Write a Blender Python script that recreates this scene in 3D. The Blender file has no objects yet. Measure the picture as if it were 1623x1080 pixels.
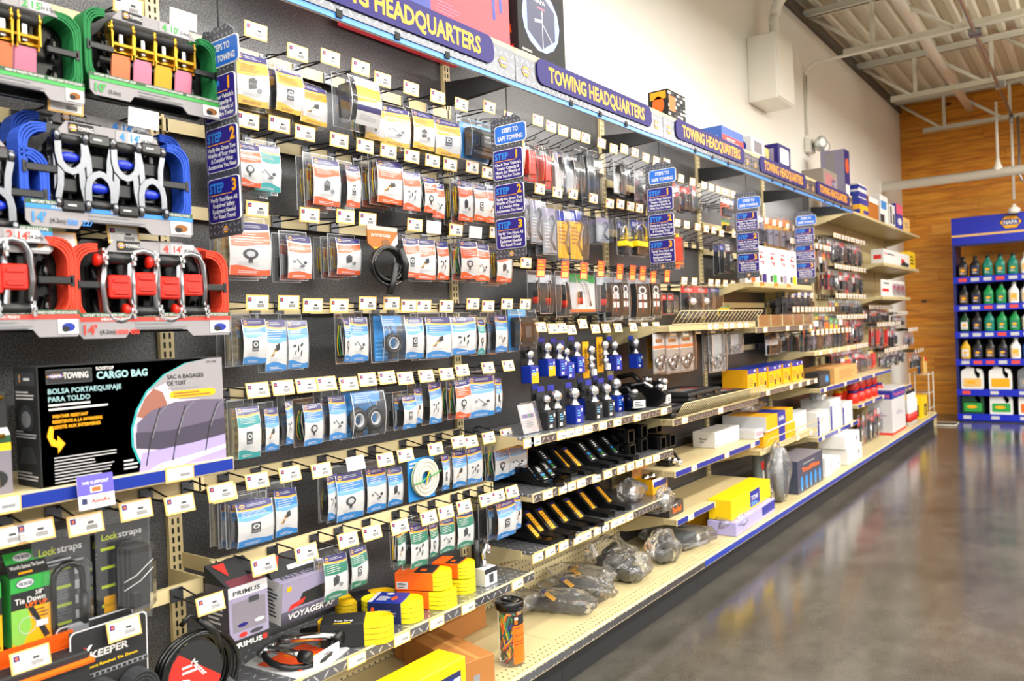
import bpy, bmesh, math, random
from mathutils import Vector, Matrix
R = random.Random(7)
SC = bpy.context.scene
COL = SC.collection
PI = math.pi
# World axes: X = out from the gondola panel (panel face at X=0), Y = along the aisle, Z = up.
# ---------------------------------------------------------------- camera
F_PX, YAW, PITCH, ROLL = 1270.0, math.radians(36.5), math.radians(-0.65), math.radians(-2.3)
CAM = Vector((2.073, 0.0, 1.30))
_fw = Vector((-math.sin(YAW)*math.cos(PITCH), math.cos(YAW)*math.cos(PITCH), math.sin(PITCH)))
_r0 = _fw.cross(Vector((0, 0, 1))).normalized(); _u0 = _r0.cross(_fw)
_rt = _r0*math.cos(ROLL) + _u0*math.sin(ROLL); _up = -_r0*math.sin(ROLL) + _u0*math.cos(ROLL)
cam = bpy.data.objects.new('camera', bpy.data.cameras.new('camera')); COL.objects.link(cam)
cam.matrix_world = Matrix(((_rt.x, _up.x, -_fw.x, CAM.x), (_rt.y, _up.y, -_fw.y, CAM.y), (_rt.z, _up.z, -_fw.z, CAM.z), (0, 0, 0, 1)))
cam.data.sensor_width = 36; cam.data.lens = F_PX/1623*36; cam.data.clip_start = .05; cam.data.clip_end = 60
cam.data.dof.use_dof = True; cam.data.dof.focus_distance = 2.75; cam.data.dof.aperture_fstop = 3.6
SC.camera = cam
def at(px, py, X=None, Y=None, Z=None):
    """the point of the plane X=, Y= or Z= that is seen at a pixel of the 1623x1080 frame"""
    d = _fw + _rt*((px-811.5)/F_PX) + _up*((540-py)/F_PX)
    t = (X-CAM.x)/d.x if X is not None else (Y-CAM.y)/d.y if Y is not None else (Z-CAM.z)/d.z
    return CAM + d*t
# ---------------------------------------------------------------- light and exposure
vs = SC.view_settings; vs.view_transform = 'Standard'; vs.look = 'None'; vs.gamma = 1; vs.exposure = 0.68; vs.use_curve_mapping = False
SC.cycles.max_bounces = 8; SC.cycles.diffuse_bounces = 3; SC.cycles.glossy_bounces = 3; SC.cycles.transparent_max_bounces = 24
SC.cycles.transmission_bounces = 4; SC.cycles.caustics_reflective = False; SC.cycles.caustics_refractive = False
SC.cycles.use_denoising = True; SC.cycles.sample_clamp_indirect = 4; SC.cycles.sample_clamp_direct = 12
W = bpy.data.worlds.new('world'); SC.world = W; W.use_nodes = True
_bg = W.node_tree.nodes['Background']; _bg.inputs[0].default_value = (1.0, .975, .94, 1); _bg.inputs[1].default_value = 1.0
# the rest of the store: bright ceiling and walls overhead, darker shelving low down
_n = W.node_tree.nodes; _l = W.node_tree.links; _tcw = _n.new('ShaderNodeTexCoord'); _sx = _n.new('ShaderNodeSeparateXYZ'); _mr = _n.new('ShaderNodeMapRange')
_mr.interpolation_type = 'SMOOTHSTEP'; _mr.inputs['From Min'].default_value = -.05; _mr.inputs['From Max'].default_value = .38; _mr.inputs['To Min'].default_value = .42; _mr.inputs['To Max'].default_value = 1.45
_l.new(_tcw.outputs['Generated'], _sx.inputs[0]); _l.new(_sx.outputs[2], _mr.inputs['Value']); _l.new(_mr.outputs[0], _bg.inputs[1])
LIGHTS = []
def added_strip_lamp(x, y, z, L, power):
    l = bpy.data.lights.new('added_strip_light', 'AREA'); l.shape = 'RECTANGLE'; l.size = .22; l.size_y = L; l.energy = power; l.color = (1, .975, .93)
    o = bpy.data.objects.new('added_strip_light', l); COL.objects.link(o); o.location = (x, y, z); return o
LAMP_X, LAMP_Y = (2.75, 5.6, 8.4), (-2.2, 1.2, 4.6, 8.0)  # added overhead lamp rows, out of view, to light the aisle
for _x in LAMP_X:
    for _y in LAMP_Y:
        LIGHTS.append(added_strip_lamp(_x, _y, 3.42, 2.9, {2.75: 66, 5.6: 110, 8.4: 120}[_x]*(1.45 if _y > 7 else 1)))
        _u = added_strip_lamp(_x, _y, 3.56, 2.9, 34 if _y > 4 else 14); _u.rotation_euler = (math.pi, 0, 0)      # added uplights that brighten the white roof
for _y in (-1.6, 1.0, 3.6): LIGHTS.append(added_strip_lamp(1.15, _y, 3.42, 2.4, 24))  # added unseen row near the wall, brightens the upper panels
# ---------------------------------------------------------------- materials
def lin(h):
    h = h.lstrip('#'); c = [int(h[i:i+2], 16)/255 for i in (0, 2, 4)]
    return tuple((v/12.92 if v <= .04045 else ((v+.055)/1.055)**2.4) for v in c) + (1,)
MATS = {}
def mat(name, col, rough=.5, metal=0., spec=.5, bump=0, bscale=200, emit=0, coat=0):
    if name in MATS: return MATS[name]
    m = bpy.data.materials.new(name); m.use_nodes = True; nt = m.node_tree; b = nt.nodes['Principled BSDF']
    b.inputs['Base Color'].default_value = lin(col); b.inputs['Roughness'].default_value = rough; b.inputs['Metallic'].default_value = metal
    b.inputs['Specular IOR Level'].default_value = spec; b.inputs['Coat Weight'].default_value = coat
    if emit: b.inputs['Emission Color'].default_value = lin(col); b.inputs['Emission Strength'].default_value = emit
    if bump:
        tc = nt.nodes.new('ShaderNodeTexCoord'); n = nt.nodes.new('ShaderNodeTexNoise'); n.inputs['Scale'].default_value = bscale; n.inputs['Detail'].default_value = 3
        bp = nt.nodes.new('ShaderNodeBump'); bp.inputs['Strength'].default_value = bump; bp.inputs['Distance'].default_value = .002
        nt.links.new(tc.outputs['Object'], n.inputs['Vector']); nt.links.new(n.outputs[0], bp.inputs['Height']); nt.links.new(bp.outputs[0], b.inputs['Normal'])
    MATS[name] = m; return m
class NT:
    """small helper for node maths"""
    def __init__(s, m): s.nt = m.node_tree; s.L = s.nt.links
    def n(s, t, **k):
        x = s.nt.nodes.new(t)
        for a, b in k.items(): setattr(x, a, b)
        return x
    def m(s, op, a, b=None, c=None):
        x = s.n('ShaderNodeMath', operation=op)
        for i, v in enumerate((a, b, c)):
            if v is None: continue
            if isinstance(v, (int, float)): x.inputs[i].default_value = v
            else: s.L.new(v, x.inputs[i])
        return x.outputs[0]
    def mix(s, f, a, b):
        x = s.n('ShaderNodeMix', data_type='RGBA')
        for i, v in ((0, f), (6, a), (7, b)):
            if isinstance(v, (int, float, tuple)): x.inputs[i].default_value = v
            else: s.L.new(v, x.inputs[i])
        return x.outputs[2]
    def ramp(s, f, stops):
        x = s.n('ShaderNodeValToRGB'); e = x.color_ramp.elements
        e[0].position, e[0].color = stops[0][0], stops[0][1]; e[1].position, e[1].color = stops[-1][0], stops[-1][1]
        for p, c in stops[1:-1]: k = e.new(p); k.color = c
        s.L.new(f, x.inputs[0]); return x.outputs[0]
    def noise(s, vec, scale, detail=3, rough=.5):
        x = s.n('ShaderNodeTexNoise'); x.inputs['Scale'].default_value = scale; x.inputs['Detail'].default_value = detail; x.inputs['Roughness'].default_value = rough
        s.L.new(vec, x.inputs['Vector']); return x.outputs[0]
    def mapv(s, vec, sc):
        x = s.n('ShaderNodeMapping'); x.inputs['Scale'].default_value = sc; s.L.new(vec, x.inputs['Vector']); return x.outputs[0]
def pbsdf(m): return m.node_tree.nodes['Principled BSDF']
def diamond(name, ax, base, hi, s=.034, rough=.32, metal=.75):
    m = mat(name, base, rough, metal); t = NT(m); b = pbsdf(m)
    tc = t.n('ShaderNodeTexCoord'); sp = t.n('ShaderNodeSeparateXYZ'); t.L.new(tc.outputs['Object'], sp.inputs[0])
    a = t.m('DIVIDE', sp.outputs[ax[0]], s); c = t.m('DIVIDE', sp.outputs[ax[1]], s)
    fa = t.m('SUBTRACT', t.m('FRACT', a), .5); fc = t.m('SUBTRACT', t.m('FRACT', c), .5)
    par = t.m('MODULO', t.m('ABSOLUTE', t.m('ADD', t.m('FLOOR', a), t.m('FLOOR', c))), 2)
    d1 = t.m('ADD', fa, fc); d2 = t.m('SUBTRACT', fa, fc)
    al = t.m('ADD', t.m('MULTIPLY', d1, par), t.m('MULTIPLY', d2, t.m('SUBTRACT', 1, par)))
    ac = t.m('ADD', t.m('MULTIPLY', d2, par), t.m('MULTIPLY', d1, t.m('SUBTRACT', 1, par)))
    e = t.m('ADD', t.m('POWER', t.m('DIVIDE', al, .56), 2), t.m('POWER', t.m('DIVIDE', ac, .13), 2))
    k = t.m('SMOOTH_MIN', 1, t.m('MAXIMUM', 0, t.m('MULTIPLY', t.m('SUBTRACT', 1, e), 2.5)), .1)
    t.L.new(t.mix(k, lin(base), lin(hi)), b.inputs['Base Color'])
    bp = t.n('ShaderNodeBump'); bp.inputs['Strength'].default_value = .6; bp.inputs['Distance'].default_value = .003
    t.L.new(k, bp.inputs['Height']); t.L.new(bp.outputs[0], b.inputs['Normal']); return m
def holes(name, ax, base, hole, s=.0254, r=.13, rough=.5, rows=None):
    m = mat(name, base, rough); t = NT(m); b = pbsdf(m)
    tc = t.n('ShaderNodeTexCoord'); sp = t.n('ShaderNodeSeparateXYZ'); t.L.new(tc.outputs['Object'], sp.inputs[0])
    fa = t.m('SUBTRACT', t.m('FRACT', t.m('DIVIDE', sp.outputs[ax[0]], s)), .5); fc = t.m('SUBTRACT', t.m('FRACT', t.m('DIVIDE', sp.outputs[ax[1]], s)), .5)
    k = t.m('LESS_THAN', t.m('ADD', t.m('POWER', fa, 2), t.m('POWER', fc, 2)), r*r)
    if rows:
        k = t.m('MULTIPLY', k, t.m('GREATER_THAN', sp.outputs[ax[rows[0]]], rows[1]))
    t.L.new(t.mix(k, lin(base), lin(hole)), b.inputs['Base Color']); return m
def clear(name, tint=(.97, .98, 1, 1), lo=.05, rough=.07, hi=.55, milky_glare=.03):
    m = bpy.data.materials.new(name); m.use_nodes = True; t = NT(m); nt = m.node_tree
    for n in list(nt.nodes): nt.nodes.remove(n)
    out = t.n('ShaderNodeOutputMaterial'); tr = t.n('ShaderNodeBsdfTransparent'); tr.inputs[0].default_value = tint
    gl = t.n('ShaderNodeBsdfGlossy'); gl.inputs['Roughness'].default_value = rough; gl.inputs[0].default_value = (1, 1, 1, 1)
    lw = t.n('ShaderNodeLayerWeight'); lw.inputs[0].default_value = .25
    f = t.m('ADD', t.m('MULTIPLY', lw.outputs['Fresnel'], hi), lo)
    df = t.n('ShaderNodeBsdfDiffuse'); df.inputs[0].default_value = (.85, .86, .88, 1); m0 = t.n('ShaderNodeMixShader'); m0.inputs[0].default_value = milky_glare; t.L.new(tr.outputs[0], m0.inputs[1]); t.L.new(df.outputs[0], m0.inputs[2])  # white diffuse share: milky film, and glare painted into the clear plastic
    mx = t.n('ShaderNodeMixShader'); t.L.new(f, mx.inputs[0]); t.L.new(m0.outputs[0], mx.inputs[1]); t.L.new(gl.outputs[0], mx.inputs[2]); t.L.new(mx.outputs[0], out.inputs[0])
    if name == 'crinkled_bag':
        tc = t.n('ShaderNodeTexCoord'); bp = t.n('ShaderNodeBump'); bp.inputs['Strength'].default_value = 1; bp.inputs['Distance'].default_value = .02
        t.L.new(t.noise(tc.outputs['Object'], 16, 2), bp.inputs['Height']); t.L.new(bp.outputs[0], gl.inputs['Normal']); t.L.new(bp.outputs[0], lw.inputs['Normal'])
    MATS[name] = m; return m
PLASTIC = clear('clear_plastic', (.97,.98,1,1), .05, .11, .36, .016); EDGE = clear('plastic_edge', (.9, .92, .95, 1), .25, .2, .5, .40); BAG = clear('crinkled_bag', (.99, .99, .995, 1), .045, .14, .8, .06)
# paints
TAN = mat('tan_enamel', '#c2b184', .38); TAN2 = mat('tan_enamel_light', '#d0be90', .4)
BLK = mat('black_plastic', '#101112', .38); BLKM = mat('black_matte', '#17181a', .7); BLKG = mat('black_gloss', '#08090a', .16)
DGREY = mat('dark_grey', '#34363a', .5); GREY = mat('mid_grey', '#85878a', .5); LGREY = mat('light_grey', '#c4c4c6', .5); SILVER = mat('silver_card', '#8f8b8e', .45)
WHITE = mat('white_card', '#dbd9d6', .5); CHROME = mat('chrome', '#e6e6e6', .12, 1); STEEL = mat('brushed_steel', '#a9abb0', .28, 1); ZINC = mat('dark_steel', '#5b5d61', .35, .9)
WIRE = mat('hook_wire', '#2b2b2e', .3, .6)
PURPLE = mat('purple_print', '#1f1669', .5, spec=.3); DPURP = mat('deep_purple', '#1f164f', .4); NAVY = mat('navy', '#1a2450', .4); ROYAL = mat('royal_blue', '#0f2c92', .32); SKY = mat('sky_blue_print', '#2a84ca', .42)
LSKY = mat('pale_blue_print', '#70b4e4', .45); TEAL = mat('teal_print', '#179c9c', .42); GREEN = mat('green_print', '#0d7a5c', .42); GRN2 = mat('leaf_green', '#2f9a3e', .42)
ORANGE = mat('orange_print', '#ec5a1c', .42); ORNG = mat('orange_bright', '#ff6a12', .4); YEL = mat('yellow_print', '#e8a60c', .42); YELB = mat('yellow_bright', '#f0c60a', .4); YLINE = mat('gold_text', '#f7ab05', .4)
RED = mat('red_print', '#d42a22', .38); REDS = mat('red_plastic', '#dd2414', .3); RTAG = mat('red_orange_tag', '#ee5a3e', .45); PINK = mat('pink_print', '#d85a78', .45)
CREAM = mat('tag_cream', '#e6b968', .5); BROWN = mat('cardboard', '#a2692f', .75); BROWN2 = mat('cardboard_dark', '#8b5826', .8); KRAFT = mat('amber_card', '#a55f14', .5)
YGREEN = mat('neon_yellow', '#e8e21a', .6, bump=.4, bscale=500); GOLD = mat('yellow_zinc', '#c99e34', .25, .9); TSHIRT = mat('irid_pink', '#c9714e', .28, .8); TSH2 = mat('irid_pink2', '#bb7489', .28, .8); TSH3 = mat('irid_gold', '#cc9434', .28, .8)
LAV = mat('lavender_grey', '#8d86a0', .45); GREYP = mat('box_grey', '#77727c', .4)
# ---------------------------------------------------------------- mesh builder
def poly_area(p): return .5*sum(p[i][0]*p[(i+1) % len(p)][1]-p[(i+1) % len(p)][0]*p[i][1] for i in range(len(p)))
class M:
    def __init__(s): s.v = []; s.f = []; s.fm = []; s.ms = []; s.sm = []; s.T = Matrix(); s.st = []
    def push(s, m): s.st.append(s.T.copy()); s.T = s.T @ m; return s
    def pop(s): s.T = s.st.pop(); return s
    def mi(s, m):
        if m not in s.ms: s.ms.append(m)
        return s.ms.index(m)
    def add(s, vs, fs, m, smooth=False):
        b = len(s.v); s.v += [s.T @ Vector(p) for p in vs]; k = s.mi(m)
        for f in fs: s.f.append([b+i for i in f]); s.fm.append(k); s.sm.append(smooth)
        return s
    def box(s, x0, x1, y0, y1, z0, z1, m, b=0):
        if b:
            b = min(b, (x1-x0)/2.01, (y1-y0)/2.01, (z1-z0)/2.01); vs = []
            for ix in (0, 1):
                for iy in (0, 1):
                    for iz in (0, 1):
                        x, y, z = (x0, x1)[ix], (y0, y1)[iy], (z0, z1)[iz]; sx, sy, sz = 1-2*ix, 1-2*iy, 1-2*iz
                        vs += [(x, y+sy*b, z+sz*b), (x+sx*b, y, z+sz*b), (x+sx*b, y+sy*b, z)]
            I = lambda ix, iy, iz, k: (ix*4+iy*2+iz)*3+k
            fs = [[I(0,0,0,0), I(0,0,1,0), I(0,1,1,0), I(0,1,0,0)], [I(1,0,0,0), I(1,1,0,0), I(1,1,1,0), I(1,0,1,0)],
                  [I(0,0,0,1), I(1,0,0,1), I(1,0,1,1), I(0,0,1,1)], [I(0,1,0,1), I(0,1,1,1), I(1,1,1,1), I(1,1,0,1)],
                  [I(0,0,0,2), I(0,1,0,2), I(1,1,0,2), I(1,0,0,2)], [I(0,0,1,2), I(1,0,1,2), I(1,1,1,2), I(0,1,1,2)]]
            for iy in (0, 1):
                for iz in (0, 1): q = [I(0,iy,iz,1), I(1,iy,iz,1), I(1,iy,iz,2), I(0,iy,iz,2)]; fs.append(q if (iy ^ iz) else q[::-1])
            for ix in (0, 1):
                for iz in (0, 1): q = [I(ix,0,iz,0), I(ix,0,iz,2), I(ix,1,iz,2), I(ix,1,iz,0)]; fs.append([I(ix,0,iz,0), I(ix,0,iz,2), I(ix,1,iz,2), I(ix,1,iz,0)] if (ix ^ iz) == 0 else q[::-1])
            for ix in (0, 1):
                for iy in (0, 1): q = [I(ix,iy,0,0), I(ix,iy,1,0), I(ix,iy,1,1), I(ix,iy,0,1)]; fs.append(q if (ix ^ iy) == 0 else q[::-1])
            for ix in (0, 1):
                for iy in (0, 1):
                    for iz in (0, 1): q = [I(ix,iy,iz,0), I(ix,iy,iz,1), I(ix,iy,iz,2)]; fs.append(q if (ix ^ iy ^ iz) == 0 else q[::-1])
            return s.add(vs, fs, m)
        return s.add([(x0,y0,z0),(x1,y0,z0),(x1,y1,z0),(x0,y1,z0),(x0,y0,z1),(x1,y0,z1),(x1,y1,z1),(x0,y1,z1)],
                     [(0,3,2,1),(4,5,6,7),(0,1,5,4),(1,2,6,5),(2,3,7,6),(3,0,4,7)], m)
    def prism(s, pts, x0, x1, m, m2=None, ax='x'):
        """2-D outline in the plane across ax, pushed from x0 to x1 (m2 = colour of the x1 face)"""
        if (poly_area(pts) < 0) != (ax == 'y'): pts = pts[::-1]
        n = len(pts)
        P = {'x': lambda a, b, c: (c, a, b), 'y': lambda a, b, c: (a, c, b), 'z': lambda a, b, c: (a, b, c)}[ax]
        vs = [P(a, b, x0) for a, b in pts] + [P(a, b, x1) for a, b in pts]
        s.add(vs, [list(range(n))[::-1]] + [(i, (i+1) % n, n+(i+1) % n, n+i) for i in range(n)], m)
        return s.add([P(a, b, x1) for a, b in pts], [list(range(n))], m2 or m)
    def tube(s, pts, r, m, seg=6, close=False, rs=None, caps=True):
        pts = [Vector(p) for p in pts]; n = len(pts); vs = []; up = None
        for i, p in enumerate(pts):
            a = pts[(i-1) % n] if (i or close) else p; b = pts[(i+1) % n] if (i < n-1 or close) else p
            t = (b-a).normalized() if (b-a).length > 1e-9 else Vector((0, 0, 1))
            if up is None: up = t.cross(Vector((0, 0, 1)) if abs(t.z) < .9 else Vector((1, 0, 0))).normalized()
            else: up = (up - t*up.dot(t)); up = up.normalized() if up.length > 1e-6 else t.orthogonal().normalized()
            w = t.cross(up); q = rs[i] if rs else r
            vs += [p + (up*math.cos(2*PI*k/seg) + w*math.sin(2*PI*k/seg))*q for k in range(seg)]
        fs = []
        for i in range(n if close else n-1):
            j = (i+1) % n
            fs += [(i*seg+k, i*seg+(k+1) % seg, j*seg+(k+1) % seg, j*seg+k) for k in range(seg)]
        if not close and caps: fs += [list(range(seg))[::-1], [(n-1)*seg+k for k in range(seg)]]
        return s.add(vs, fs, m, True)
    def lathe(s, prof, m, seg=16, ax='z', o=(0, 0, 0), smooth=True):
        """prof: (radius, height) from bottom to top around the axis through o"""
        vs = []; P = {'z': lambda a, b, c: (o[0]+a, o[1]+b, o[2]+c), 'x': lambda a, b, c: (o[0]+c, o[1]+a, o[2]+b), 'y': lambda a, b, c: (o[0]+b, o[1]+c, o[2]+a)}[ax]
        for r, h in prof: vs += [P(r*math.cos(2*PI*k/seg), r*math.sin(2*PI*k/seg), h) for k in range(seg)]
        n = len(prof); fs = [(i*seg+k, i*seg+(k+1) % seg, (i+1)*seg+(k+1) % seg, (i+1)*seg+k) for i in range(n-1) for k in range(seg)]
        if prof[0][0] > 1e-6: fs.append(list(range(seg))[::-1])
        if prof[-1][0] > 1e-6: fs.append([(n-1)*seg+k for k in range(seg)])
        return s.add(vs, fs, m, smooth)
    def ball(s, c, r, m, seg=14, sc=(1, 1, 1)):
        rings = seg//2
        return s.push(Matrix.Translation(c) @ Matrix.Diagonal((*sc, 1))).lathe([(max(r*math.sin(PI*i/rings), 1e-7 if i in (0, rings) else 0), -r*math.cos(PI*i/rings)) for i in range(rings+1)], m, seg).pop()
    def grid(s, fn, nu, nv, m, smooth=True, flip=False):
        vs = [fn(i/nu, j/nv) for j in range(nv+1) for i in range(nu+1)]
        fs = [(j*(nu+1)+i, j*(nu+1)+i+1, (j+1)*(nu+1)+i+1, (j+1)*(nu+1)+i) for j in range(nv) for i in range(nu)]
        return s.add(vs, [f[::-1] for f in fs] if flip else fs, m, smooth)
    def mesh(s, name):
        me = bpy.data.meshes.new(name); me.from_pydata(s.v, [], s.f)
        for m in s.ms: me.materials.append(m)
        me.polygons.foreach_set('material_index', s.fm); me.polygons.foreach_set('use_smooth', s.sm); me.update(); return me
    def build(s, name, parent=None, loc=None, label=None):
        o = bpy.data.objects.new(name, s.mesh(name)); COL.objects.link(o)
        if parent: o.parent = parent
        if loc is not None: o.location = loc
        if label: o['label'] = label
        return o
# printed matter: flat shapes mapped onto a surface
_tc = {}
def text_geo(txt, bold=.0):
    k = (txt, bold)
    if k in _tc: return _tc[k]
    c = bpy.data.curves.new('lettering', 'FONT'); c.body = txt; c.size = 1; c.offset = bold; c.resolution_u = 2; c.align_x = 'LEFT'
    o = bpy.data.objects.new('lettering', c); COL.objects.link(o); dg = bpy.context.evaluated_depsgraph_get()
    me = bpy.data.meshes.new_from_object(o.evaluated_get(dg)); bm = bmesh.new(); bm.from_mesh(me); bmesh.ops.triangulate(bm, faces=bm.faces)
    vs = [(v.co.x, v.co.y) for v in bm.verts]; fs = [[v.index for v in f.verts] for f in bm.faces]; bm.free()
    COL.objects.unlink(o); bpy.data.objects.remove(o); bpy.data.curves.remove(c); bpy.data.meshes.remove(me)
    fs = [f if poly_area([vs[i] for i in f]) > 0 else f[::-1] for f in fs]
    xs = [a for a, b in vs] or [0, 1]; ys = [b for a, b in vs] or [0, 1]
    r = (vs, fs, min(xs), max(xs), min(ys), max(ys)); _tc[k] = r; return r
def n_face(x=0.): return lambda u, v, l: (x + l*.0005, u, v)            # faces +X; u to +Y, v up
def front_face(x=0., y=0.): return lambda u, v, l: (u, y - l*.0005, v)   # faces -Y; u to +X, v up
class Art:
    def __init__(s, m, fn, l0=1): s.m = m; s.fn = fn; s.l = l0
    def poly(s, pts, mt, l=None):
        if poly_area(pts) < 0: pts = pts[::-1]
        l = s.l if l is None else l
        s.m.add([s.fn(u, v, l) for u, v in pts], [list(range(len(pts)))], mt)
    def rect(s, u0, u1, v0, v1, mt, l=None): s.poly([(u0, v0), (u1, v0), (u1, v1), (u0, v1)], mt, l)
    def rrect(s, u0, u1, v0, v1, r, mt, l=None, n=5):
        p = []
        for cx, cy, a in ((u1-r, v1-r, 0), (u0+r, v1-r, 1), (u0+r, v0+r, 2), (u1-r, v0+r, 3)):
            p += [(cx+r*math.cos((a+i/n)*PI/2), cy+r*math.sin((a+i/n)*PI/2)) for i in range(n+1)]
        s.poly(p, mt, l)
    def ell(s, u, v, a, b, mt, l=None, n=14, rot=0):
        c, d = math.cos(rot), math.sin(rot)
        s.poly([(u+a*math.cos(2*PI*i/n)*c-b*math.sin(2*PI*i/n)*d, v+a*math.cos(2*PI*i/n)*d+b*math.sin(2*PI*i/n)*c) for i in range(n)], mt, l)
    def field(s, u0, u1, lo, hi, mt, l=None, nu=6, nv=3):
        l = s.l if l is None else l; lo_ = lo if callable(lo) else (lambda u: lo); hi_ = hi if callable(hi) else (lambda u: hi)
        def f(i, j): u = u0+(u1-u0)*i; return s.fn(u, lo_(i)+(hi_(i)-lo_(i))*j, l)
        s.m.grid(f, nu, nv, mt, False)
    def line(s, pts, w, mt, l=None):
        l = s.l if l is None else l
        for (a, b), (c, d) in zip(pts, pts[1:]):
            L = math.hypot(c-a, d-b) or 1; nx, ny = -(d-b)/L*w/2, (c-a)/L*w/2
            s.poly([(a-nx, b-ny), (c-nx, d-ny), (c+nx, d+ny), (a+nx, b+ny)], mt, l)
    def text(s, txt, u, v, h, mt, w=None, al='l', l=None, bold=.02, slant=0, rot=0):
        """cap height h with its lower left (or centre) at u, v; w squeezes the line to that width"""
        l = s.l+1 if l is None else l; vs, fs, x0, x1, y0, y1 = text_geo(txt, bold); k = h/.7; kx = k if w is None else w/max(x1-x0, 1e-6); tw = (x1-x0)*kx
        ou = u - (tw/2 if al == 'c' else tw if al == 'r' else 0); c, d = math.cos(rot), math.sin(rot)
        P = [((a-x0)*kx+slant*b*k, b*k) for a, b in vs]
        s.m.add([s.fn(ou+a*c-b*d, v+a*d+b*c, l) for a, b in P], fs, mt)
    def lines(s, u0, u1, v0, v1, n, mt, l=None, seed=1, fill=.45):
        r = random.Random(seed); l = s.l+1 if l is None else l
        for i in range(n):
            b = v1-(v1-v0)*(i+.75)/n; s.rect(u0, u0+(u1-u0)*(.6+.4*r.random()), b, b+(v1-v0)/n*fill, mt, l)
    def hexlogo(s, u, v, r, l=None, word=True, asp=.86):
        l = s.l+1 if l is None else l; H = [(u+r*1.08*math.cos(PI/3*i), v+r*asp*math.sin(PI/3*i)) for i in range(6)]
        s.poly(H, NAVY, l); s.poly([(u+(a-u)*.9, v+(b-v)*.9) for a, b in H], YLINE, l+1)
        s.rect(u-r*.72, u+r*.72, v-r*.3, v+r*.3, ROYAL, l+2)
        if word: s.text('NAPA', u, v-r*.2, r*.4, WHITE, w=r*1.25, al='c', l=l+3, bold=.04)
        else: s.rect(u-r*.55, u+r*.55, v-r*.12, v+r*.14, WHITE, l+3)
# ---------------------------------------------------------------- objects
def tag(o, label=None, cat=None, group=None, kind=None):
    for k, v in (('label', label), ('category', cat), ('group', group), ('kind', kind)):
        if v: o[k] = v
    return o
def empty(name, loc=(0, 0, 0), rot=(0, 0, 0), label=None, cat=None, group=None):
    o = bpy.data.objects.new(name, None); COL.objects.link(o); o.location = loc; o.rotation_euler = rot; o.empty_display_size = .05
    return tag(o, label, cat, group)
KIDS = {}
def part(m, name, parent, label=None, loc=None):
    o = m.build(name, parent, loc, label); KIDS.setdefault(parent.name, []).append(o); return o
def clone(o, parent=None):
    c = o.copy(); COL.objects.link(c); c.parent = parent
    for ch in KIDS.get(o.name, []):
        k = clone(ch, c); KIDS.setdefault(c.name, []).append(k)
    return c
_PROTO = {}
def proto(key, maker):
    """first use builds the thing; later uses copy it with its parts"""
    if key not in _PROTO: _PROTO[key] = maker(); return _PROTO[key]
    return clone(_PROTO[key])
def place(o, loc, rot=(0, 0, 0), scale=(1, 1, 1), label=None, cat=None, group=None):
    o.location = loc; o.rotation_euler = rot; o.scale = scale
    for k in ('label', 'group'):
        if k in o: del o[k]
    return tag(o, label, cat, group)
def struct(m, name, loc=None): o = m.build(name, None, loc); o['kind'] = 'structure'; return o
ORD = 'first second third fourth fifth sixth seventh eighth ninth tenth eleventh twelfth thirteenth fourteenth fifteenth sixteenth seventeenth eighteenth nineteenth twentieth'.split()
def rz(a): return Matrix.Rotation(a, 4, 'Z')
def rx(a): return Matrix.Rotation(a, 4, 'X')
def ry(a): return Matrix.Rotation(a, 4, 'Y')
def tr(x, y, z): return Matrix.Translation((x, y, z))
# ---------------------------------------------------------------- the room
U = [1.2 + 1.219*i for i in range(8)] + [10.35]          # upright positions along the aisle
WX, WY, WZ = -.04, 11.66, 4.03
def tex_floor():
    m = mat('polished_concrete', '#6e6a63', .2, spec=.6); t = NT(m); b = pbsdf(m); tc = t.n('ShaderNodeTexCoord'); v = tc.outputs['Object']
    n1 = t.noise(v, 1.1, 5, .6); n2 = t.noise(t.mapv(v, (1, .5, 1)), 9, 4, .6); n3 = t.noise(v, 160, 2, .6)
    k = t.m('ADD', t.m('ADD', t.m('MULTIPLY', n1, .6), t.m('MULTIPLY', n2, .3)), t.m('MULTIPLY', n3, .25))
    c = t.ramp(k, [(.38, lin('#35332f')), (.52, lin('#46433d')), (.62, lin('#524e47')), (.78, lin('#686359'))])
    br = t.n('ShaderNodeTexBrick'); br.inputs['Scale'].default_value = 1; br.inputs['Mortar Size'].default_value = .004; br.inputs['Brick Width'].default_value = 4.6; br.inputs['Row Height'].default_value = 4.6; br.offset = 0
    br.inputs['Color1'].default_value = br.inputs['Color2'].default_value = (0, 0, 0, 1); br.inputs['Mortar'].default_value = (1, 1, 1, 1)
    mp = t.n('ShaderNodeMapping'); mp.inputs['Location'].default_value = (.6, 2.2, 0); t.L.new(v, mp.inputs['Vector']); t.L.new(mp.outputs[0], br.inputs['Vector'])
    c2 = t.mix(t.m('MULTIPLY', br.outputs['Color'], .5), c, lin('#3a3833')); t.L.new(c2, b.inputs['Base Color'])
    # fine trowel scratches
    w = t.noise(t.mapv(v, (3, 40, 1)), 2, 3, .7)
    t.L.new(t.m('ADD', .06, t.m('MULTIPLY', n2, .13)), b.inputs['Roughness'])
    bp = t.n('ShaderNodeBump'); bp.inputs['Strength'].default_value = .10; bp.inputs['Distance'].default_value = .003; t.L.new(t.m('ADD', t.m('ADD', w, n1), t.m('MULTIPLY', n3, .4)), bp.inputs['Height']); t.L.new(bp.outputs[0], b.inputs['Normal'])
    return m
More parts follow.
